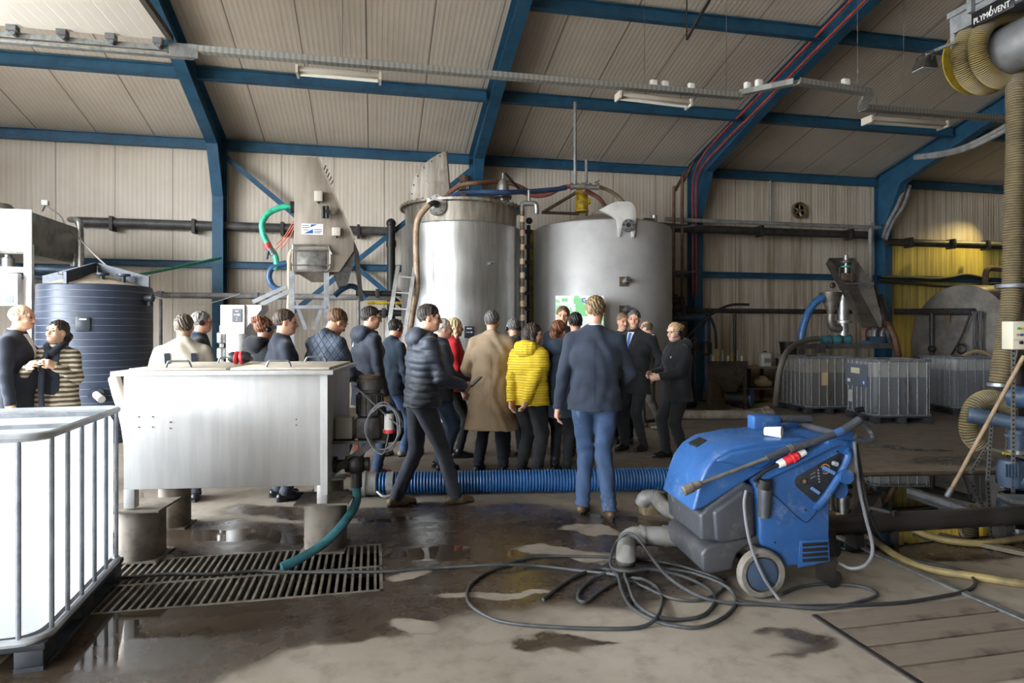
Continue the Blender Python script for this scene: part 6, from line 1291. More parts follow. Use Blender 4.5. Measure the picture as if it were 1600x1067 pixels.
        qs = np.concatenate(qs); qs = qs[(qs >= 0).all(1)]
        return vs, qs
    def build(s, name, mat, parent):
        vs, qs = s.mesh(); me = bpy.data.meshes.new(name)
        me.vertices.add(len(vs)); me.vertices.foreach_set('co', vs.astype(np.float32).ravel())
        me.loops.add(len(qs)*4); me.loops.foreach_set('vertex_index', qs.astype(np.int32).ravel())
        me.polygons.add(len(qs)); me.polygons.foreach_set('loop_start', np.arange(0, len(qs)*4, 4, dtype=np.int32))
        me.update(calc_edges=True)
        me.polygons.foreach_set('use_smooth', np.ones(len(qs), bool))
        me.materials.append(mat)
        o = bpy.data.objects.new(name, me); C.objects.link(o); o.parent = parent; return o
def skin(c, c2):
    return M('skin_'+c, c, .5, col2=c2, vs=9, lo=.45, hi=.7, sss=.0)
def cloth(name, col, col2=None, rough=.9, bs=180, bump=.25, vs=6):
    return M(name, col, rough, col2=col2 or col, vs=vs, bump=bump, bs=bs, bd=.002, sheen=.1)
def ik(a, c, l1, l2, pole):
    a, c = V(a), V(c); d = c-a; L = min(d.length, (l1+l2)*.998); d.normalize(); c = a+d*L
    q = (l1*l1-l2*l2+L*L)/(2*L); h = math.sqrt(max(l1*l1-q*q, 0))
    p = V(pole)-d*V(pole).dot(d); p.normalize()
    return a+d*q+p*h, c
SKIN = skin('#d3a488', '#c58b70')
EYE = M('eye_dark', '#2a2220', .25); LIP = M('lip', '#a85a52', .5)
HEADSET = M('headset_black', '#17181a', .4); CHROME = M('headset_band', '#8c8f94', .35, .8)
def person(label, px, d, H=1.78, face=0, g=1.0, skinm=None, hair=('short', '#3a2c22'), top=None, pants=None, shoes=None,
           feet=((.10, 0, -6), (-.10, 0, 6)), hands=None, lean=(0, 0), hip=(0, 0), twist=0, head=(0, 0, 0), headset=False,
           glasses=False, belly=0.0, res=.0085, extra=None, female=False, group=None, lift=(0, 0)):
    """feet: right then left (x, y, yaw). hands: wrist targets right/left. face: 0 = away from the camera, 90 = to picture right."""
    loc = cam((px-800)/1000*d, d)
    rz = -TH-R(face)-math.atan((px-800)/1000)
    T = thing('person', label, 'person', loc, rz, group)
    s = H/1.78; sk = skinm or SKIN
    S3 = lambda x, y, z: V((x*s, y*s, z*s))
    lx, ly = lean; hx, hy = hip
    def sp(z):                                   # the spine's centre at height z
        t = max(0, min(1, (z-.95)/.54)); return S3(hx+(lx-hx)*t, hy+(ly-hy)*t, z)
    Rt = Matrix.Rotation(R(-twist), 3, 'Z')
    side = Rt @ V((1, 0, 0)); fw = Rt @ V((0, 1, 0)); hs = V((1, 0, 0))
    N = sp(1.49); shw = (.175 if not female else .155)*g
    Sh = [N+side*(sg*shw*s)+fw*(-.012*s)+V((0, 0, -.078*s)) for sg in (1, -1)]
    hands = hands or [None, None]; arms = []
    for i, sg in enumerate((1, -1)):
        h_ = hands[i]
        if h_ is None: h_ = (sg*(.25*g+.01), .06, .84)
        tgt = S3(*h_[:3]); pole = (sg*.55, -1, -.35) if len(h_) < 4 else h_[3]
        e, w = ik(Sh[i], tgt, .295*s, .265*s, pole); arms.append((Sh[i], e, w))
    legs = []
    for i, sg in enumerate((1, -1)):
        x, y, yaw = feet[i]; hp = S3(hx+sg*.092*(g*.5+.5), hy, .90); an = S3(x, y, .085+lift[i])
        kp = V((math.sin(R(yaw))*1.0, math.cos(R(yaw)), 0)); k_, an = ik(hp, an, .43*s, .43*s, kp); legs.append((hp, k_, an, yaw))
    HR = Matrix.Rotation(R(-head[0]), 3, 'Z') @ Matrix.Rotation(R(-head[1]), 3, 'X') @ Matrix.Rotation(R(head[2]), 3, 'Y')
    hd = N+V((0, .012*s, .015*s))+HR @ S3(0, .02, .145)
    hp = lambda x, y, z: hd+HR @ V((x, y, z))*(s*.5+.5)
    ex, ey, ez = HR @ V((1, 0, 0)), HR @ V((0, 1, 0)), HR @ V((0, 0, 1))
    pts = [q for a in arms for q in a]+[q for l in legs for q in l[:3]]+[hd, N]
    lo = V([min(p[i] for p in pts) for i in range(3)])-V((.2, .22, 0)); hi = V([max(p[i] for p in pts) for i in range(3)])+V((.2, .24, .16)); lo.z = -.01
    # ------------------------------------------------ body: one continuous surface
    B = Field(lo, hi, min(res, .0078))
    def torso(Q, e, cut=None, bl=0):
        Q.cap(sp(.93), sp(1.08), (.108+e)*g, (.098+e)*g, .04, hs, .68)
        Q.cap(sp(1.08), sp(1.30), (.100+e)*g, (.118+e)*g, .05, side, .68)
        Q.cap(sp(1.30), sp(1.40), (.116+e)*g, (.088+e)*g, .05, side, .62)
        Q.cap(Sh[0]-side*.03, N+V((0, -.01, -.03)), .050+e*.8, .060+e*.6, .05); Q.cap(Sh[1]+side*.03, N+V((0, -.01, -.03)), .050+e*.8, .060+e*.6, .05)
        Q.cap(N+V((0, -.01, -.05)), N+V((0, 0, .0)), .075+e*.6, .056+e*.4, .06)
        if bl: Q.ell(sp(1.10)+V((0, .055, 0)), (.13*g+e, .10+bl, .17), None, .06)
        if female: Q.cap(Sh[0]*.36+Sh[1]*.64+fw*.085*s+V((0, 0, -.13*s)), Sh[0]*.64+Sh[1]*.36+fw*.085*s+V((0, 0, -.13*s)), .058+e, .058+e, .05)
    torso(B, -.006, bl=0)
    for i, (a, e, w) in enumerate(arms):
        sg = (1, -1)[i]
        B.cap(a, e, .046*g, .037*g, .03); B.cap(e, w, .038*g, .026, .015)
        dv = (w-e).normalized(); h_ = hands[i]
        pn = V((-sg, .1, 0)) if not (h_ and len(h_) > 4) else V(h_[4])
        pn = (pn-dv*pn.dot(dv)).normalized(); wd = dv.cross(pn)
        if wd.dot(V((0, 1, .3))) < 0 and not (h_ and len(h_) > 4): wd = -wd
        cu = 30 if not (h_ and len(h_) > 5) else h_[5]
        B.cap(w+dv*.01, w+dv*.075*s, .026, .022, .015, wd, .6)
        for q in range(4):
            kn = w+dv*(.082-.006*abs(q-1.2))*s+wd*(.030-.020*q); ln = (.040, .045, .042, .033)[q]*s
            d1 = (Matrix.Rotation(R(cu), 3, wd.cross(dv).cross(dv).normalized()) @ dv) if False else (dv*math.cos(R(cu))+pn*math.sin(R(cu)))
            d2 = dv*math.cos(R(cu*2.2))+pn*math.sin(R(cu*2.2))
            B.cap(kn-dv*.02, kn+d1*ln, .0092, .0086, .006); B.cap(kn+d1*ln, kn+d1*ln+d2*ln*.85, .0086, .0074, .004)
        tb = w+dv*.03*s+wd*.022; td = (dv*.75+wd*.55+pn*.45).normalized()
        B.cap(tb, tb+td*.05*s, .0125, .010, .012); B.cap(tb+td*.05*s, tb+td*.05*s+(dv*.9+pn*.45).normalized()*.03*s, .010, .008, .004)
    for (a, k_, an, yaw) in legs:
        B.cap(a, k_, .078*g, .052*g, .04); B.cap(k_, an, .053*g, .036, .02)
        fd = V((math.sin(R(yaw)), math.cos(R(yaw)), 0)); B.cap(an+V((0, 0, -.045))-fd*.03, an+V((0, 0, -.055))+fd*.12, .030, .022, .03)
    hsz = s*.5+.5
    el = lambda Q, c, r, k=.02, op='u', f=1: Q.ell(hp(*c), [q*hsz*f for q in r], HR, k, op)
    B.cap(N+V((0, -.012, -.06)), hp(0, -.022, -.06), .058 if not female else .050, .052 if not female else .046, .03)
    el(B, (0, -.012, .026), (.074, .094, .088)); el(B, (0, .018, -.034), (.060, .070, .086), .03)
    el(B, (0, .054, -.088), (.028, .028, .022), .035)
    B.cap(hp(-.044, .072, .026), hp(.044, .072, .026), .013, .013, .02)
    for sg in (1, -1):
        el(B, (sg*.031, .096, .004), (.017, .014, .011), .012, 's'); el(B, (sg*.040, .058, -.030), (.022, .024, .022), .02)
        el(B, (sg*.073, -.008, -.010), (.009, .020, .031), .006); 
    B.cap(hp(0, .084, .012), hp(0, .103, -.030), .009, .014, .010); B.cap(hp(-.012, .093, -.032), hp(.012, .093, -.032), .009, .009, .008)
    B.cap(hp(-.018, .074, -.060), hp(.018, .074, -.060), .011, .011, .008)
    B.build('body', sk, T)
    for sg in (1, -1):
        m = MB(); m.ell(hp(sg*.031, .083, .003), (.012, .0085, .0075), HR, 12, 8); m.build('eye', EYE, T, local=True)
    m = MB(); m.tube([hp(-.022, .080, -.058), hp(-.008, .0885, -.057), hp(.008, .0885, -.057), hp(.022, .080, -.058)], .0048, 6, 4); m.build('lips', LIP, T, local=True)
    # ------------------------------------------------ trousers
    pk = dict(mat=None, ease=.012, ankle=.056, knee=.066, hemz=.05); pk.update(pants or {})
    if pk['mat']:
        l_ = V((lo.x, lo.y, 0)); h_ = V((hi.x, hi.y, 1.12*s))
        Q = Field(l_, h_, res)
        Q.cap(sp(.93), sp(1.04), .108*g+pk['ease'], .102*g+pk['ease'], .04, hs, .68)
        for (a, k_, an, yaw) in legs:
            fd = V((math.sin(R(yaw)), math.cos(R(yaw)), 0)); en = an+(an-k_).normalized()*(.085-pk['hemz'])
            Q.cap(a+V((0, -.012, -.02)), k_, .086*g+pk['ease'], pk['knee']*g, .03); Q.cap(k_, en+fd*.006, pk['knee']*g, pk['ankle'], .02, flat=True)
        wr = pk.get('wr', .004)
        kz = [l[1].z for l in legs]
        Q.disp(lambda x, y, z: wr*np.sin(34*z+22*x+14*y)*np.sin(17*z-31*x)*np.clip(1.35-np.abs(z-.47)*2.2, .25, 1)+wr*.9*np.sin(95*z+30*x+12*y)*np.exp(-((z-.12)/.09)**2))
        Q.build(pk.get('name', 'trousers'), pk['mat'], T)
    # ------------------------------------------------ shoes
    sh = dict(mat=M('shoe_black', '#17161a', .35), boot=0, sole=M('sole_dark', '#1a1816', .8)); sh.update(shoes or {})
    for i, (a, k_, an, yaw) in enumerate(legs):
        fd = V((math.sin(R(yaw)), math.cos(R(yaw)), 0)); sd = V((fd.y, -fd.x, 0)); b = V((an.x, an.y, lift[i]*s)); pt = (0, 0)
        Q = Field(b+V((-.24, -.24, -.02)), b+V((.24, .24, .16+sh['boot'])), .007)
        up = V((0, 0, 1))
        tw = fd*1.0
        Q.cap(b-fd*.045+up*.045, b+fd*.07+up*.04, .040, .043, .02); Q.cap(b+fd*.07+up*.036, b+fd*.165+up*.03, .043, .030, .03, sd, .85)
        Q.cap(b+up*.05, b+(k_-an).normalized()*.05+up*(.07), .042, .040, .03)
        if sh['boot']: Q.cap(b+up*.06, b+up*.085+(k_-an).normalized()*sh['boot'], .044, .052, .02, flat=True)
        Q.cut(b+up*.012, (0, 0, -1), .004)
        o = Q.build('shoe', sh['mat'], T)
        m = MB(); pr = []
        for t in range(24):
            q = 2*PI*t/24; c_, s_ = math.cos(q), math.sin(q)
            wv = .046 if s_ > -.2 else .040
            pr.append(b+sd*(c_*wv)+fd*(.060+s_*(.142 if s_ > 0 else .145)))
        m.prism([p+up*(.001) for p in pr], up*.022); m.build('sole', sh['sole'], o, local=True)
    # ------------------------------------------------ top garment
    bpy_top = None
    tp = dict(mat=None, ease=.016, hem=.84, flare=.01, sleeve=.046, puff=0, wr=.004, hood=False, collar=.03, name='jacket', shirt=None); tp.update(top or {})
    if tp['mat']:
        e = tp['ease']; l_ = V((lo.x-.03, lo.y-.03, max(tp['hem'], .05)*s-.06)); l_.z = min(l_.z, min(a[2].z for a in arms)-.08); h_ = V((hi.x+.03, hi.y+.03, N.z+.12*s))
        Q = Field(l_, h_, res)
        torso(Q, e, bl=belly)
        hem = tp['hem']
        if hem < .93:
            Q.cap(sp(.95), S3(hx*1.0, hy, hem-.03), (.116+e)*g, (.116+e)*g+tp['flare'], .04, hs, .68)
        Q.cut((0, 0, hem*s), (0, 0, -1), .006)
        for i, (a, e_, w) in enumerate(arms):
            r0 = tp['sleeve']*g+e*.35
            Q.cap(a, e_, r0+.008, r0, .022); Q.cap(e_, w+(w-e_).normalized()*.012, r0-.001, r0-.012, .012, flat=True)
        if tp['collar']:
            c0 = N+V((0, -.018, -.02)); Q.cap(c0, c0+V((0, .004, tp['collar']+.02)), .080, .072, .02, flat=True)
        if tp['puff']:
            pp = tp['puff']; pa = tp.get('pamp', .010); Q.disp(lambda x, y, z: pa*.6-pa*np.abs(np.sin(PI*(z+.012*np.sin(9*x+5*y))/pp))**.6)
        wr = tp['wr']
        if wr: Q.disp(lambda x, y, z: wr*1.5*np.sin(15*z+9*x+3*np.sin(7*y+11*x))*np.sin(13*x-9*z+3*np.sin(9*z))+wr*(.55-np.abs(np.sin(19*z+15*np.abs(x)+4*np.sin(12*x+5*z)+6*y)))*np.clip(np.sin(9*z+21*x+3*y), 0, 1))
        o = bpy_top = Q.build(tp['name'], tp['mat'], T)
        if tp['hood']:
            c0 = N-fw*.085+V((0, 0, -.01)); q = Field(c0-V((.26, .26, .24)), c0+V((.26, .26, .2)), .0075)
            q.ell(c0, (.135, .085, .095), Rt, .03)
            for sg in (1, -1): q.cap(c0+side*sg*.085+V((0, 0, .025)), N+fw*.075+side*sg*.05+V((0, 0, -.005)), .045, .030, .04)
            q.ell(N+fw*.01+V((0, 0, .075)), (.075, .085, .075), Rt, .02, 's')
            q.cap(c0-fw*.02+V((0, 0, -.02)), c0+fw*.05+V((0, 0, -.12)), .07, .05, .04, side, .6)
            wz = tp['puff'] or 0
            q.disp(lambda x, y, z: .004*np.sin(33*z+25*x)*np.sin(20*x-14*y)+(.004*np.abs(np.sin(PI*x/.05)) if wz else 0))
            q.build('hood', tp['mat'], T)
        if tp['shirt']:
            c0 = N+V((0, -.012, .008)); q = Field(c0-V((.13, .13, .05)), c0+V((.13, .13, .12)), .006)
            q.cap(c0, c0+V((0, .004, .045)), .070, .064, .01, flat=True); q.build('shirt_collar', tp['shirt'], T)
            if tp.get('front', 1):
                q = Field(N+V((-.12, .0, -(.98 if tp.get('open') else .40)*s)), N+V((.12, .26, .03)), .006); torso(q, e+.007, bl=belly)
                zb = tp.get('vee', 1.14)*s; k_ = .055/(N.z-zb)
                for sg in (1, -1):
                    if tp.get('open'): q.cut((sp(1.3).x+sg*tp['open'], 0, zb), (sg, 0, 0), .003)
                    else: q.cut((sp(1.3).x, 0, zb), (sg, 0, -k_), .003)
                q.cut(N+V((0, .03, -.0)), (0, -1, 0), .003); q.cut(N+V((0, 0, .0)), (0, 0, 1), .003); q.build('shirt_front', tp['shirt'], T)
                if tp.get('tie'):
                    q = Field(N+V((-.12, .0, -.40*s)), N+V((.12, .26, .03)), .005); torso(q, e+.013, bl=belly)
                    for sg in (1, -1): q.cut((sg*.022, 0, 0), (sg, 0, 0), .003)
                    q.cut((0, 0, zb), (0, 0, -1), .003); q.cut(N+V((0, .05, 0)), (0, -1, 0), .003); q.cut(N+V((0, 0, -.01)), (0, 0, 1), .003); q.build('tie', tp['tie'], T)
    # ------------------------------------------------ hair
    st, hc = hair[0], hair[1]; hc2 = hair[2] if len(hair) > 2 else hc
    if st != 'none':
        hm = M('hair_'+hc+hc2, hc, .6, col2=hc2, vs=30, lo=.4, hi=.6, bump=.6, bs=90, bd=.004)
        Q = Field(hd-V((.2, .22, .34)), hd+V((.2, .22, .2)), .0062)
        f = 1.0
        if st == 'bald': el(Q, (0, -.016, .020), (.081, .100, .084))
        else: el(Q, (0, -.018, .034), (.082, .101, .093)); 
        if st in ('bob', 'long'):
            zb = -.15 if st == 'bob' else -.24
            for sg in (1, -1): Q.cap(hp(sg*.066, -.01, .01), hp(sg*.066, .0, zb+.03), .030, .026, .03)
            Q.cap(hp(0, -.07, .0), hp(0, -.075, zb+.03), .055, .048, .03, ex, .7)
        cutbox = lambda c, r, k=.008: el(Q, c, r, k, 's')
        # face opening
        if st == 'bob': cutbox((0, .115, -.055), (.060, .085, .110))
        elif st == 'long': cutbox((0, .115, -.055), (.062, .085, .115))
        else:
            cutbox((0, .112, -.030), (.078, .074, .116)); Q.cut(hp(0, 0, -.078), -ez, .01)
            for sg in (1, -1): cutbox((sg*.085, .022, -.026), (.030, .046, .056))
        if st == 'bald': el(Q, (0, .02, .11), (.066, .110, .060), .01, 's')
        if st == 'bun':
            Q.cap(hp(0, -.10, .05), hp(0, -.125, .055), .040, .036, .015)
        if st == 'pony':
            Q.cap(hp(0, -.10, .0), hp(0, -.135, -.03), .034, .040, .02); Q.cap(hp(0, -.135, -.03), hp(0.02, -.13, -.14), .042, .030, .03)
        if st == 'updo':
            for q in range(9): Q.ell(hp(.05*math.sin(q*2.4), -.07+.045*math.cos(q*2.4), .085+.02*math.sin(q*1.7)), (.036, .034, .032), None, .012)
        amp = hair[3] if len(hair) > 3 else .0042
        Q.disp(lambda x, y, z: amp*(np.sin(170*x+60*z)*np.sin(150*y+40*x)+.7*np.sin(240*x-90*y+110*z)))
        Q.build('hair', hm, T)
    if hair[0] in ('bob', 'long', 'none') or True:
        bm_ = M('brow_'+hc, hc, .7)
        for sg in (1, -1):
            m = MB(); m.tube([hp(sg*.016, .088, .022), hp(sg*.030, .088, .026), hp(sg*.046, .076, .021)], .0042, 6, 3); m.build('eyebrow', bm_, T, local=True)
    if headset:
        m = MB(); m.tube([hp(.080*math.cos(t), -.012, .018+.108*math.sin(t)) for t in [PI*k/14 for k in range(15)]], .0075, 8, 0, sq=.6)
        hb = m.build('headset', CHROME if headset == 2 else HEADSET, T, local=True)
        for sg in (1, -1):
            m = MB(); m.cyl(hp(sg*.074, -.008, -.012), hp(sg*.100, -.008, -.012), .032, .029, 18); m.build('ear_cup', HEADSET, hb, local=True, bevel=.004)
        m = MB(); m.tube([hp(-.090, .0, -.03), hp(-.086, .05, -.055), hp(-.05, .095, -.066)], .003, 6, 4); m.build('microphone', HEADSET, hb, local=True)
    if glasses:
        gm = M('glasses_frame', '#2c2a2a', .3)
        m = MB()
        for sg in (1, -1):
            m.torus(hp(sg*.032, .104, .002), ey, .021, .0022, 18, 6); m.tube([hp(sg*.052, .100, .008), hp(sg*.078, .04, .010), hp(sg*.078, -.005, .004)], .0022, 6, 3)
        m.tube([hp(-.012, .105, .006), hp(.012, .105, .006)], .0022, 6, 0); m.build('glasses', gm, T, local=True)
    info = dict(T=T, N=N, hd=hd, hp=hp, arms=arms, legs=legs, sp=sp, side=side, fw=fw, s=s, ex=ex, ey=ey, ez=ez, g=g, rz=rz, top=bpy_top, pick=sp)
    if extra: extra(info)
    return info
from mathutils.bvhtree import BVHTree
def bvh(o): return BVHTree.FromPolygons([v.co.copy() for v in o.data.vertices], [tuple(p.vertices) for p in o.data.polygons])
def hit(b, p, d):
    r = b.ray_cast(V(p), V(d)); return (r[0], r[1]) if r[0] is not None else (None, None)
def back_seam(i, z0, z1, mat, front=False):
    b = bvh(i['top']); pts = []; sg = 1 if not front else -1
    for k in range(15):
        z = (z0+(z1-z0)*k/14)*i['s']; c = i['sp'](z/i['s']); h, n = hit(b, (c.x, c.y-sg*.6, z), (0, sg, 0))
        if h: pts.append(h)
    if len(pts) > 3: m = MB(); m.tube(pts, .003, 5, 2); m.build('seam', mat, i['T'], local=True)
def wpt(i, p): # local -> world
    m = i['T']['_m']; m = Matrix([m[k*4:k*4+4] for k in range(4)]); return m @ V(p)
def phone(i, k, lab, off=(.0, .16, .14)):
    a = i['arms'][k]; p = a[2]+(a[2]-a[1]).normalized()*.09+V(off)*.4
    T = thing('phone', lab, 'phone', wpt(i, p), i['rz']); part('case', VB, T, 'box', (0, 0, 0), (.07, .012, .14), Matrix.Rotation(R(-50), 3, 'X'), local=True, bevel=.003); part('screen', M('phone_screen', '#39424f', .1), T, 'box', Matrix.Rotation(R(-50), 3, 'X') @ V((0, -.0065, 0)), (.062, .002, .128), Matrix.Rotation(R(-50), 3, 'X'), local=True)
cl = cloth
def pattern(name, fn):
    t = NT(name); fn(t); return t.m
def quilt(t):
    co = t.coord(); X, Y, Z = t.sep(co); s_ = t.math('ADD', X, Y); a = t.math('FRACT', t.math('MULTIPLY', t.math('ADD', s_, Z), 11)); b = t.math('FRACT', t.math('MULTIPLY', t.math('SUBTRACT', s_, Z), 11))
    f = lambda q: t.remap(t.math('ABSOLUTE', t.math('SUBTRACT', q, .5)), .40, .5, 1, 0)
    h = t.math('MULTIPLY', f(a), f(b)); t.set(col=t.mix(h, '#2b3340', '#3a4453'), rough=.75); t.bump(h, .8, .012)
def stripes(t):
    co = t.coord(); X, Y, Z = t.sep(co); n = t.noise(co, 7, 2); f = t.math('FRACT', t.math('ADD', t.math('MULTIPLY', Z, 21), t.math('MULTIPLY', n, .5))); t.set(col=t.mix(t.remap(t.math('ABSOLUTE', t.math('SUBTRACT', f, .5)), .20, .27), '#cabfae', '#57503f'), rough=.95)
def knit(t):
    co = t.coord(); X, Y, Z = t.sep(co); f = t.math('FRACT', t.math('MULTIPLY', Z, 36)); h = t.remap(t.math('ABSOLUTE', t.math('SUBTRACT', f, .5)), .3, .5, 1, 0); t.set(col=t.mix(h, '#b8991c', '#dcbc28'), rough=.7); t.bump(h, .6, .01)
def denim(name, a, b, w):
    def fn(t):
        co = t.coord(); n = t.noise(t.mapping(co, (5, 5, 2.2)), 1, 5, .6); n2 = t.noise(co, 140, 2); c = t.mix(t.remap(n, .42, .62), a, b); c = t.mix(t.remap(n, .58, .74, 0, .8), c, w); t.set(col=c, rough=.85); t.bump(n2, .25, .002)
    return pattern(name, fn)
NAVY = cl('navy_wool', '#262c38', '#1f252f'); BLK = cl('black_cloth', '#17181b', '#1d1e22'); BLK2 = cl('black_coat', '#14161a', '#1b1d22', vs=3); GRYT = cl('grey_trouser', '#3b3e47', '#32353d'); DNVY = cl('dark_navy', '#1e2430', '#252b38'); TEALD = cl('dark_teal', '#1c2a38', '#22313f')
CREAM = cl('cream_jacket', '#d3cab8', '#c3b9a5', vs=3); TAN = cl('tan_coat', '#ab957a', '#9b866c', vs=2.5); REDJ = cl('red_jacket', '#cc222a', '#b51c24', vs=3); SUITG = cl('grey_suit', '#4a463f', '#3d3a35'); WSH = cl('white_shirt', '#e3e5ea', '#d5d8de'); BSH = cl('blue_collar', '#4f6f9c', '#43618c'); CHAR = cl('charcoal_coat', '#3a3833', '#302e2a')
SUIT = cl('suit_navy', '#252d3c', '#1e2532', vs=3, bs=260); PUF = cl('puffer_navy', '#2a313d', '#222833', rough=.6); PARKA = cl('parka_navy', '#262e3d', '#1f2633', rough=.7); BLUJ = denim('jeans_blue', '#3f5475', '#324663', '#7c90ac'); DKJ = denim('jeans_dark', '#33455f', '#293a50', '#475d7a'); STR = pattern('striped_knit', stripes); QUI = pattern('quilted_cloth', quilt); KNI = pattern('yellow_knit', knit)
BRN = dict(mat=M('shoe_brown', '#5d4630', .45, col2='#47341f', vs=8)); BRNL = dict(mat=M('shoe_tan', '#6d5a43', .5, col2='#584630', vs=8)); RBR = dict(mat=M('shoe_red_brown', '#9a4a2a', .45)); BOOT = dict(boot=.20); 
GBR, DBR, GRY, BLD_, LBR, BKH = '#6d645a', '#33271f', '#6f6c6a', '#c9b083', '#8a7152', '#1d1916'
i = person('man in a navy jacket and white shirt, balding, at the far left edge', 26, 6.2, 1.86, 108, 1.08, skin('#e0b396', '#d39c80'), ('bald', '#bba98e'), dict(mat=NAVY, hem=.80, shirt=WSH, vee=1.05), dict(mat=BLUJ, name='jeans'), BRN, hands=((.30, .05, .84), (-.12, .27, 1.38, (-.5, .1, -1))), belly=.07, head=(5, 6, 0))
def stripe_x(i):
    hp = i['hp']; m = MB(); N = i['N']
    m.tube([N+V((.07, -.02, .03)), N+V((.05, .08, .0)), N+V((.0, .115, -.05)), N+V((-.05, .08, .0)), N+V((-.07, -.02, .03))], .035, 10, 6); o = m.build('scarf', DNVY, i['T'], local=True)
    m = MB(); m.tube([N+V((.03, .12, -.03)), i['sp'](1.3)+V((.05, .185, 0)), i['sp'](1.05)+V((.06, .19, 0)), i['sp'](.85)+V((.05, .175, 0))], .03, 8, 6, sq=.5); m.build('scarf_end', DNVY, i['T'], local=True)
person('woman in a striped cardigan and dark scarf facing the man at the left edge', 88, 6.35, 1.70, 200, 1.0, skin('#e2b79b', '#d3a184'), ('pony', '#2e231d'), dict(mat=STR, hem=.62, name='cardigan', flare=.03, collar=0, shirt=DNVY, open=.07), dict(mat=BLK), female=True, hands=((.13, .30, 1.30), (-.10, .31, 1.31)), head=(22, -8, -6), extra=stripe_x)
def straps(i):
    b = bvh(i['top']); s = i['s']
    for sg in (1, -1):
        pts = []
        for k in range(10):
            z = 1.405-.5*k/9; x = sg*(.10+.05*k/9) if sg > 0 else sg*(.12-.06*k/9); h, n = hit(b, (x, -.6, z*s), (0, 1, 0))
            if h: pts.append(h+V((0, -.010, 0)))
        m = MB(); 
        for p, q in zip(pts[:-1], pts[1:]): m.bar(p, q+(q-p)*.05, .045, .010, (0, 1, 0))
        m.build('strap', DNVY, i['T'], local=True)
person('man in a cream jacket with dark shoulder straps, seen from behind over the bin', 286, 5.95, 1.75, 6, 1.06, None, ('short', '#6d6254', '#5a5045'), dict(mat=CREAM, hem=.75, ease=.022), dict(mat=GRYT), hands=((.22, .22, .98), (-.22, .22, .98)), head=(8, 4, 0), extra=straps)
person('grey haired man with headphones and a blue collar behind the cream jacket', 311, 7.2, 1.82, 88, 1.0, skin('#cf9880', '#bf846c'), ('short', '#8a8580', '#6f6a66'), dict(mat=DNVY, hem=.8, shirt=BSH, front=0), dict(mat=GRYT), headset=True)
person('woman with a curly reddish updo, headphones and a dark hooded coat', 409, 6.75, 1.74, 55, .98, None, ('updo', '#8f5f46', '#6f4632', .005), dict(mat=BLK2, hem=.6, hood=True), dict(mat=BLK), female=True, headset=2, hands=((.2, .22, 1.0), (-.2, .22, 1.0)))
person('young man in a dark blue jacket looking right, beside the quilted jacket', 440, 6.05, 1.80, 72, 1.0, None, ('short', '#4a3a2c', '#3c2f24'), dict(mat=DNVY, hem=.8), dict(mat=GRYT), head=(18, 2, 0))
i = person('man in a quilted blue jacket looking down at his phone', 511, 6.1, 1.84, 52, 1.10, None, ('short', '#6b4c33', '#583d28'), dict(mat=QUI, hem=.80, collar=.04, ease=.022), dict(mat=DKJ, name='jeans'), hands=((.14, .34, 1.06), (-.10, .35, 1.08)), head=(8, 32, 0)); phone(i, 0, 'dark phone held by the man in the quilted jacket')
i = person('man with glasses in a dark hooded parka carrying a black bag', 574, 7.0, 1.87, 62, 1.06, None, ('short', '#2e2722', '#241e1a'), dict(mat=PARKA, hem=.74, hood=True, ease=.024), dict(mat=DKJ, name='jeans'), RBR, glasses=True, head=(26, 4, 0), feet=((.10, .05, -5), (-.10, -.12, 8)), hands=((.27, .06, .83), (-.22, .2, .95)))
b_ = bvh(i['top']); wm = M('logo_white', '#dfe1e4', .6)
for k in range(3):
    pts = []
    for q in range(6):
        t = q/5*PI/2; rr = .018+.014*k; x, z = -.105+rr*math.cos(t), 1.415+rr*math.sin(t)*.8-.0; h, n = hit(b_, (x+.02, -.6, z), (0, 1, 0))
        if h: pts.append(h+V((0, -.003, 0)))
    if len(pts) > 2: m = MB(); m.tube(pts, .0045, 6, 2); m.build('logo', wm, i['T'], local=True)
a = i['arms'][0][2]; w_ = wpt(i, a+V((.01, .03, -.10)))
T = thing('bag', 'black soft bag hanging from the hand of the man in the parka', 'bag', (w_.x, w_.y, w_.z-.42), i['rz']); m = MB(); m.loft([rring(.13, .30, .06, .02), rring(.17, .36, .07, .10), rring(.16, .35, .07, .26), rring(.10, .30, .05, .34)]); m.build('body', M('bag_black', '#121214', .6, bump=.3, bs=20, bd=.01), T, local=True, smooth=60)
m = MB(); m.tube([(0, -.10, .32), (0, -.06, .39), (0, .0, .42), (0, .06, .39), (0, .10, .32)], .012, 8, 5); m.build('handle', VB, T, local=True)
person('man with headphones in a dark jacket and jeans beside the ladder', 613, 8.1, 1.75, 50, 1.0, None, ('short', BKH), dict(mat=TEALD, hem=.8), dict(mat=BLUJ, name='jeans'), dict(mat=M('shoe_grey', '#77716c', .6)), headset=2, head=(0, 12, 0), feet=((.1, .1, 0), (-.1, -.1, 0)))
i = person('man walking in a navy puffer jacket with grey trousers and tan shoes', 654, 5.8, 1.84, 72, 1.06, None, ('short', '#2d251f', '#3a3029', .005), dict(mat=PUF, hem=.875, hood=True, puff=.062, pamp=.010, ease=.026, sleeve=.05), dict(mat=GRYT, ankle=.062), BRNL, feet=((.08, .30, 0), (-.08, -.18, -6)), hands=((.13, .36, 1.05), (-.10, .34, 1.06)), head=(22, 4, 0), hip=(0, .03), lean=(0, .06), lift=(0, 0)); phone(i, 0, 'phone in the hand of the walking man in the puffer jacket')
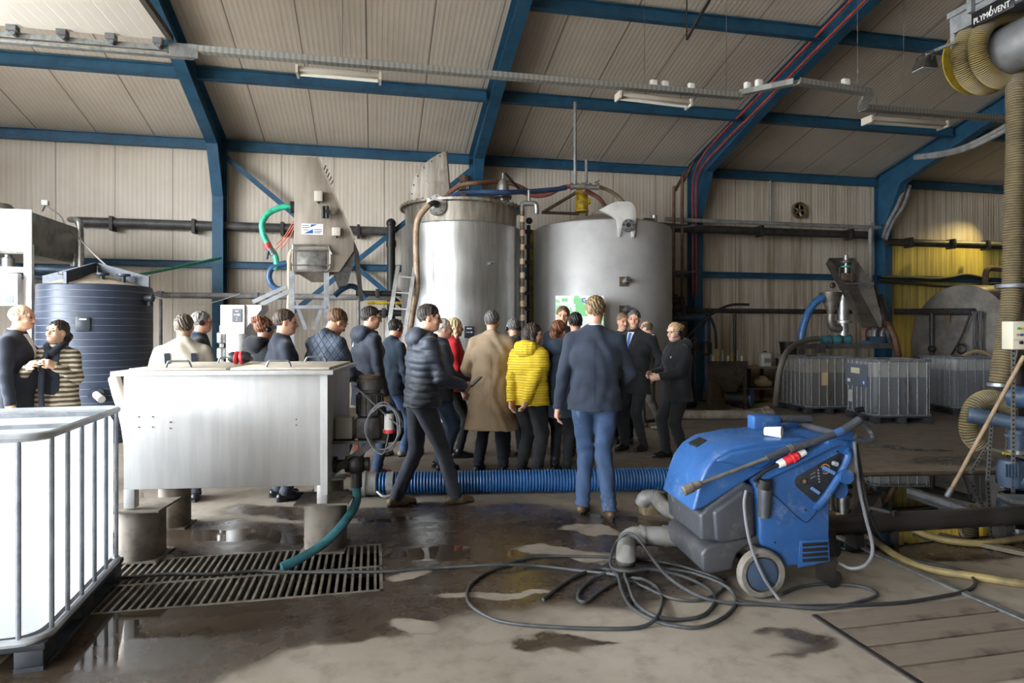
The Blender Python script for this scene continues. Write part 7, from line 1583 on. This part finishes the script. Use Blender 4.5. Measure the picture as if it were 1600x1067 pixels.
person('older white haired man in navy half hidden behind the puffer jacket', 689, 7.35, 1.74, 76, 1.0, skin('#d6a48c', '#c68f76'), ('short', '#c9c4bb', '#b5afa5'), dict(mat=DNVY, hem=.8, shirt=BSH, front=0), dict(mat=DKJ, name='jeans'), hands=((.16, .30, 1.05), (-.1, .3, 1.05)))
person('blonde woman in a bright red jacket', 707, 8.05, 1.76, 78, 1.0, skin('#dcae94', '#cd987c'), ('bob', '#d6c09a', '#bfa67c'), dict(mat=REDJ, hem=.84, collar=.05, ease=.02), dict(mat=BLK, ankle=.048), BOOT, female=True, feet=((.08, .06, 0), (-.08, -.06, 0)), hands=((.25, .10, .82), (-.22, .1, .85)))
i = person('man in a long tan raincoat seen from behind', 768, 7.2, 1.83, 5, 1.08, None, ('short', '#6a6764', '#55524f'), dict(mat=TAN, hem=.47, flare=.055, ease=.030, wr=.0045, collar=.05, name='raincoat'), dict(mat=DNVY, ankle=.064), feet=((.13, .0, -12), (-.15, .02, 14)), hands=((.23, .20, .98), (-.23, .20, .98)), head=(14, 2, 0)); back_seam(i, .5, 1.40, TAN)
person('man with headphones and a charcoal coat between the raincoat and the yellow jacket', 803, 8.1, 1.76, 350, 1.0, None, ('short', '#6b6866', '#57534f'), dict(mat=CHAR, hem=.7), dict(mat=DNVY), headset=2, head=(0, 8, 0))
person('woman with headphones in a bright yellow hooded jacket', 827, 7.0, 1.68, 28, 1.06, skin('#d9aa8e', '#c89478'), ('bob', '#3a2a20', '#2c201a'), dict(mat=KNI, hem=.83, hood=True, puff=.05, pamp=.005, ease=.026, sleeve=.052), dict(mat=BLK, knee=.075, ankle=.06), BOOT, female=True, headset=2, head=(55, 8, 0), feet=((.10, .0, 0), (-.12, .02, 10)), hands=((.05, -.20, .84, (.8, -.6, 0)), (-.14, -.19, .82, (-.8, -.5, 0))))
person('tall smiling man facing the camera in front of the map board', 880, 8.25, 1.92, 182, 1.0, skin('#d9a98d', '#cb967a'), ('short', '#6d5038', '#5a412d'), dict(mat=NAVY, hem=.8), dict(mat=DNVY), head=(0, 2, 0))
person('dark haired person seen from behind, in front of the smiling man', 899, 7.65, 1.82, 2, 1.0, None, ('short', '#1d1a1a', '#2a2625', .006), dict(mat=BLK2, hem=.7), dict(mat=cl('beige_trouser', '#8d7f6d', '#7d705f')))
person('red haired woman in a dark teal coat seen from behind', 872, 7.1, 1.71, 14, 1.0, None, ('pony', '#7d4f35', '#5f3a26', .005), dict(mat=TEALD, hem=.66, hood=True, ease=.024), dict(mat=BLK, ankle=.05), BOOT, female=True, feet=((.10, .0, 0), (-.06, .06, 10)), hands=((.2, .25, 1.0), (-.2, .28, 1.05)), head=(12, 0, 0))
i = person('man in a navy suit jacket and blue jeans seen from behind, nearest the camera', 929, 5.5, 1.90, 1, 1.06, skin('#d9a08a', '#cb8c74'), ('short', '#8d7654', '#735f43', .006), dict(mat=SUIT, hem=.85, shirt=WSH, front=0, ease=.022, flare=.02, wr=.004), dict(mat=BLUJ, name='jeans', knee=.070, ankle=.062, wr=.006), BRN, feet=((.12, -.07, -16), (-.10, .06, 10)), hands=((.18, .24, .98, (1, -.6, -.2)), (-.30, .02, .84)), head=(6, 0, 2), res=.0075); back_seam(i, .88, 1.42, SUIT)
person('fair haired man in a white shirt looking over, behind the grey haired man', 972, 9.15, 1.86, 172, 1.0, None, ('short', '#7d6448', '#6a5339'), dict(mat=BLK2, hem=.75, shirt=WSH, vee=1.2), dict(mat=BLK), head=(-14, 6, 0))
person('grey haired man in a black coat and blue tie looking at the camera', 992, 8.55, 1.88, 215, 1.06, None, ('short', '#5f5c5b', '#4a4747'), dict(mat=BLK2, hem=.72, shirt=WSH, vee=1.22, tie=M('tie_blue', '#3a62a8', .6), ease=.022), dict(mat=BLK), feet=((.10, .08, 0), (-.10, -.04, 0)), hands=((.20, -.10, .92, (.8, -.6, 0)), (-.20, -.1, .92, (-.8, -.6, 0))), head=(-30, 2, 0))
person('balding man in a grey suit facing left, by the base of the grey tank', 1016, 10.45, 1.77, 285, 1.02, None, ('bald', '#5a4d42'), dict(mat=SUITG, hem=.82, shirt=WSH, front=0), dict(mat=SUITG), BRN, feet=((.08, .14, 0), (-.08, -.22, 0)), hands=((.15, .28, 1.15), (-.15, .28, 1.1)), head=(0, 14, 0))
i = person('woman with glasses and headphones in a black jacket holding a phone', 1058, 8.0, 1.70, 238, 1.04, skin('#e0b69e', '#d3a188'), ('bun', '#c0a27a', '#a98a63'), dict(mat=BLK2, hem=.76, hood=True, ease=.028, flare=.02), dict(mat=BLK, knee=.072, ankle=.062), glasses=True, headset=True, female=True, feet=((.10, .10, 0), (-.10, -.04, -10)), hands=((.10, .33, 1.10), (-.12, .32, 1.08)), head=(-12, 4, 0)); phone(i, 0, 'dark phone in the hands of the woman with glasses')
b_ = bvh(i['top'])
for k in range(2):
    h, n = hit(b_, (-.10, .6, 1.27-.012*k), (0, -1, 0))
    if h: part('logo', wm, i['T'], 'box', h+V((.006*k, .002, 0)), (.034-.008*k, .004, .008), local=True)
# ================================================================ CAMERA AND LIGHT
c = bpy.data.cameras.new('camera'); co = bpy.data.objects.new('camera', c); C.objects.link(co)
co.location = (0, 0, CAMH); co.rotation_euler = (PI/2, 0, -TH); c.lens = 36*FPX/1600; c.sensor_width = 36; c.shift_y = (HY-533.5)/1600; c.clip_start = .05
bpy.context.scene.camera = co
w = bpy.data.worlds.new('sky'); bpy.context.scene.world = w; w.use_nodes = True; nt = w.node_tree; bg = nt.nodes['Background']
bg.inputs[0].default_value = (.86, .93, 1.0, 1); bg.inputs[1].default_value = 16.0
def portal(x, y0, y1, z0, z1):
    l = bpy.data.lights.new('door_portal', 'AREA'); o = bpy.data.objects.new('door_portal', l); C.objects.link(o)
    l.shape = 'RECTANGLE'; l.size = z1-z0; l.size_y = y1-y0; l.cycles.is_portal = True
    o.location = (x, (y0+y1)/2, (z0+z1)/2); o.rotation_euler = (0, -PI/2, 0)
portal(XL-.05, D1[0], D1[1], 0, D1[2]); portal(XL-.05, D2[0], D2[1], 0, D2[2])
m = MB(); m.bb((-40, -40, -.3), (XL-.12, 40, -.13)); struct(m, 'ground', M('yard', '#b5b0a8', .9))
sc = bpy.context.scene; vs = sc.view_settings; vs.view_transform = 'Standard'; vs.look = 'None'; vs.gamma = 1; vs.use_curve_mapping = False; vs.exposure = 1.1
sc.cycles.max_bounces = 8; sc.cycles.diffuse_bounces = 5; sc.cycles.glossy_bounces = 4; sc.cycles.transmission_bounces = 4; sc.cycles.use_denoising = True; sc.cycles.sample_clamp_indirect = 8; sc.cycles.caustics_reflective = False
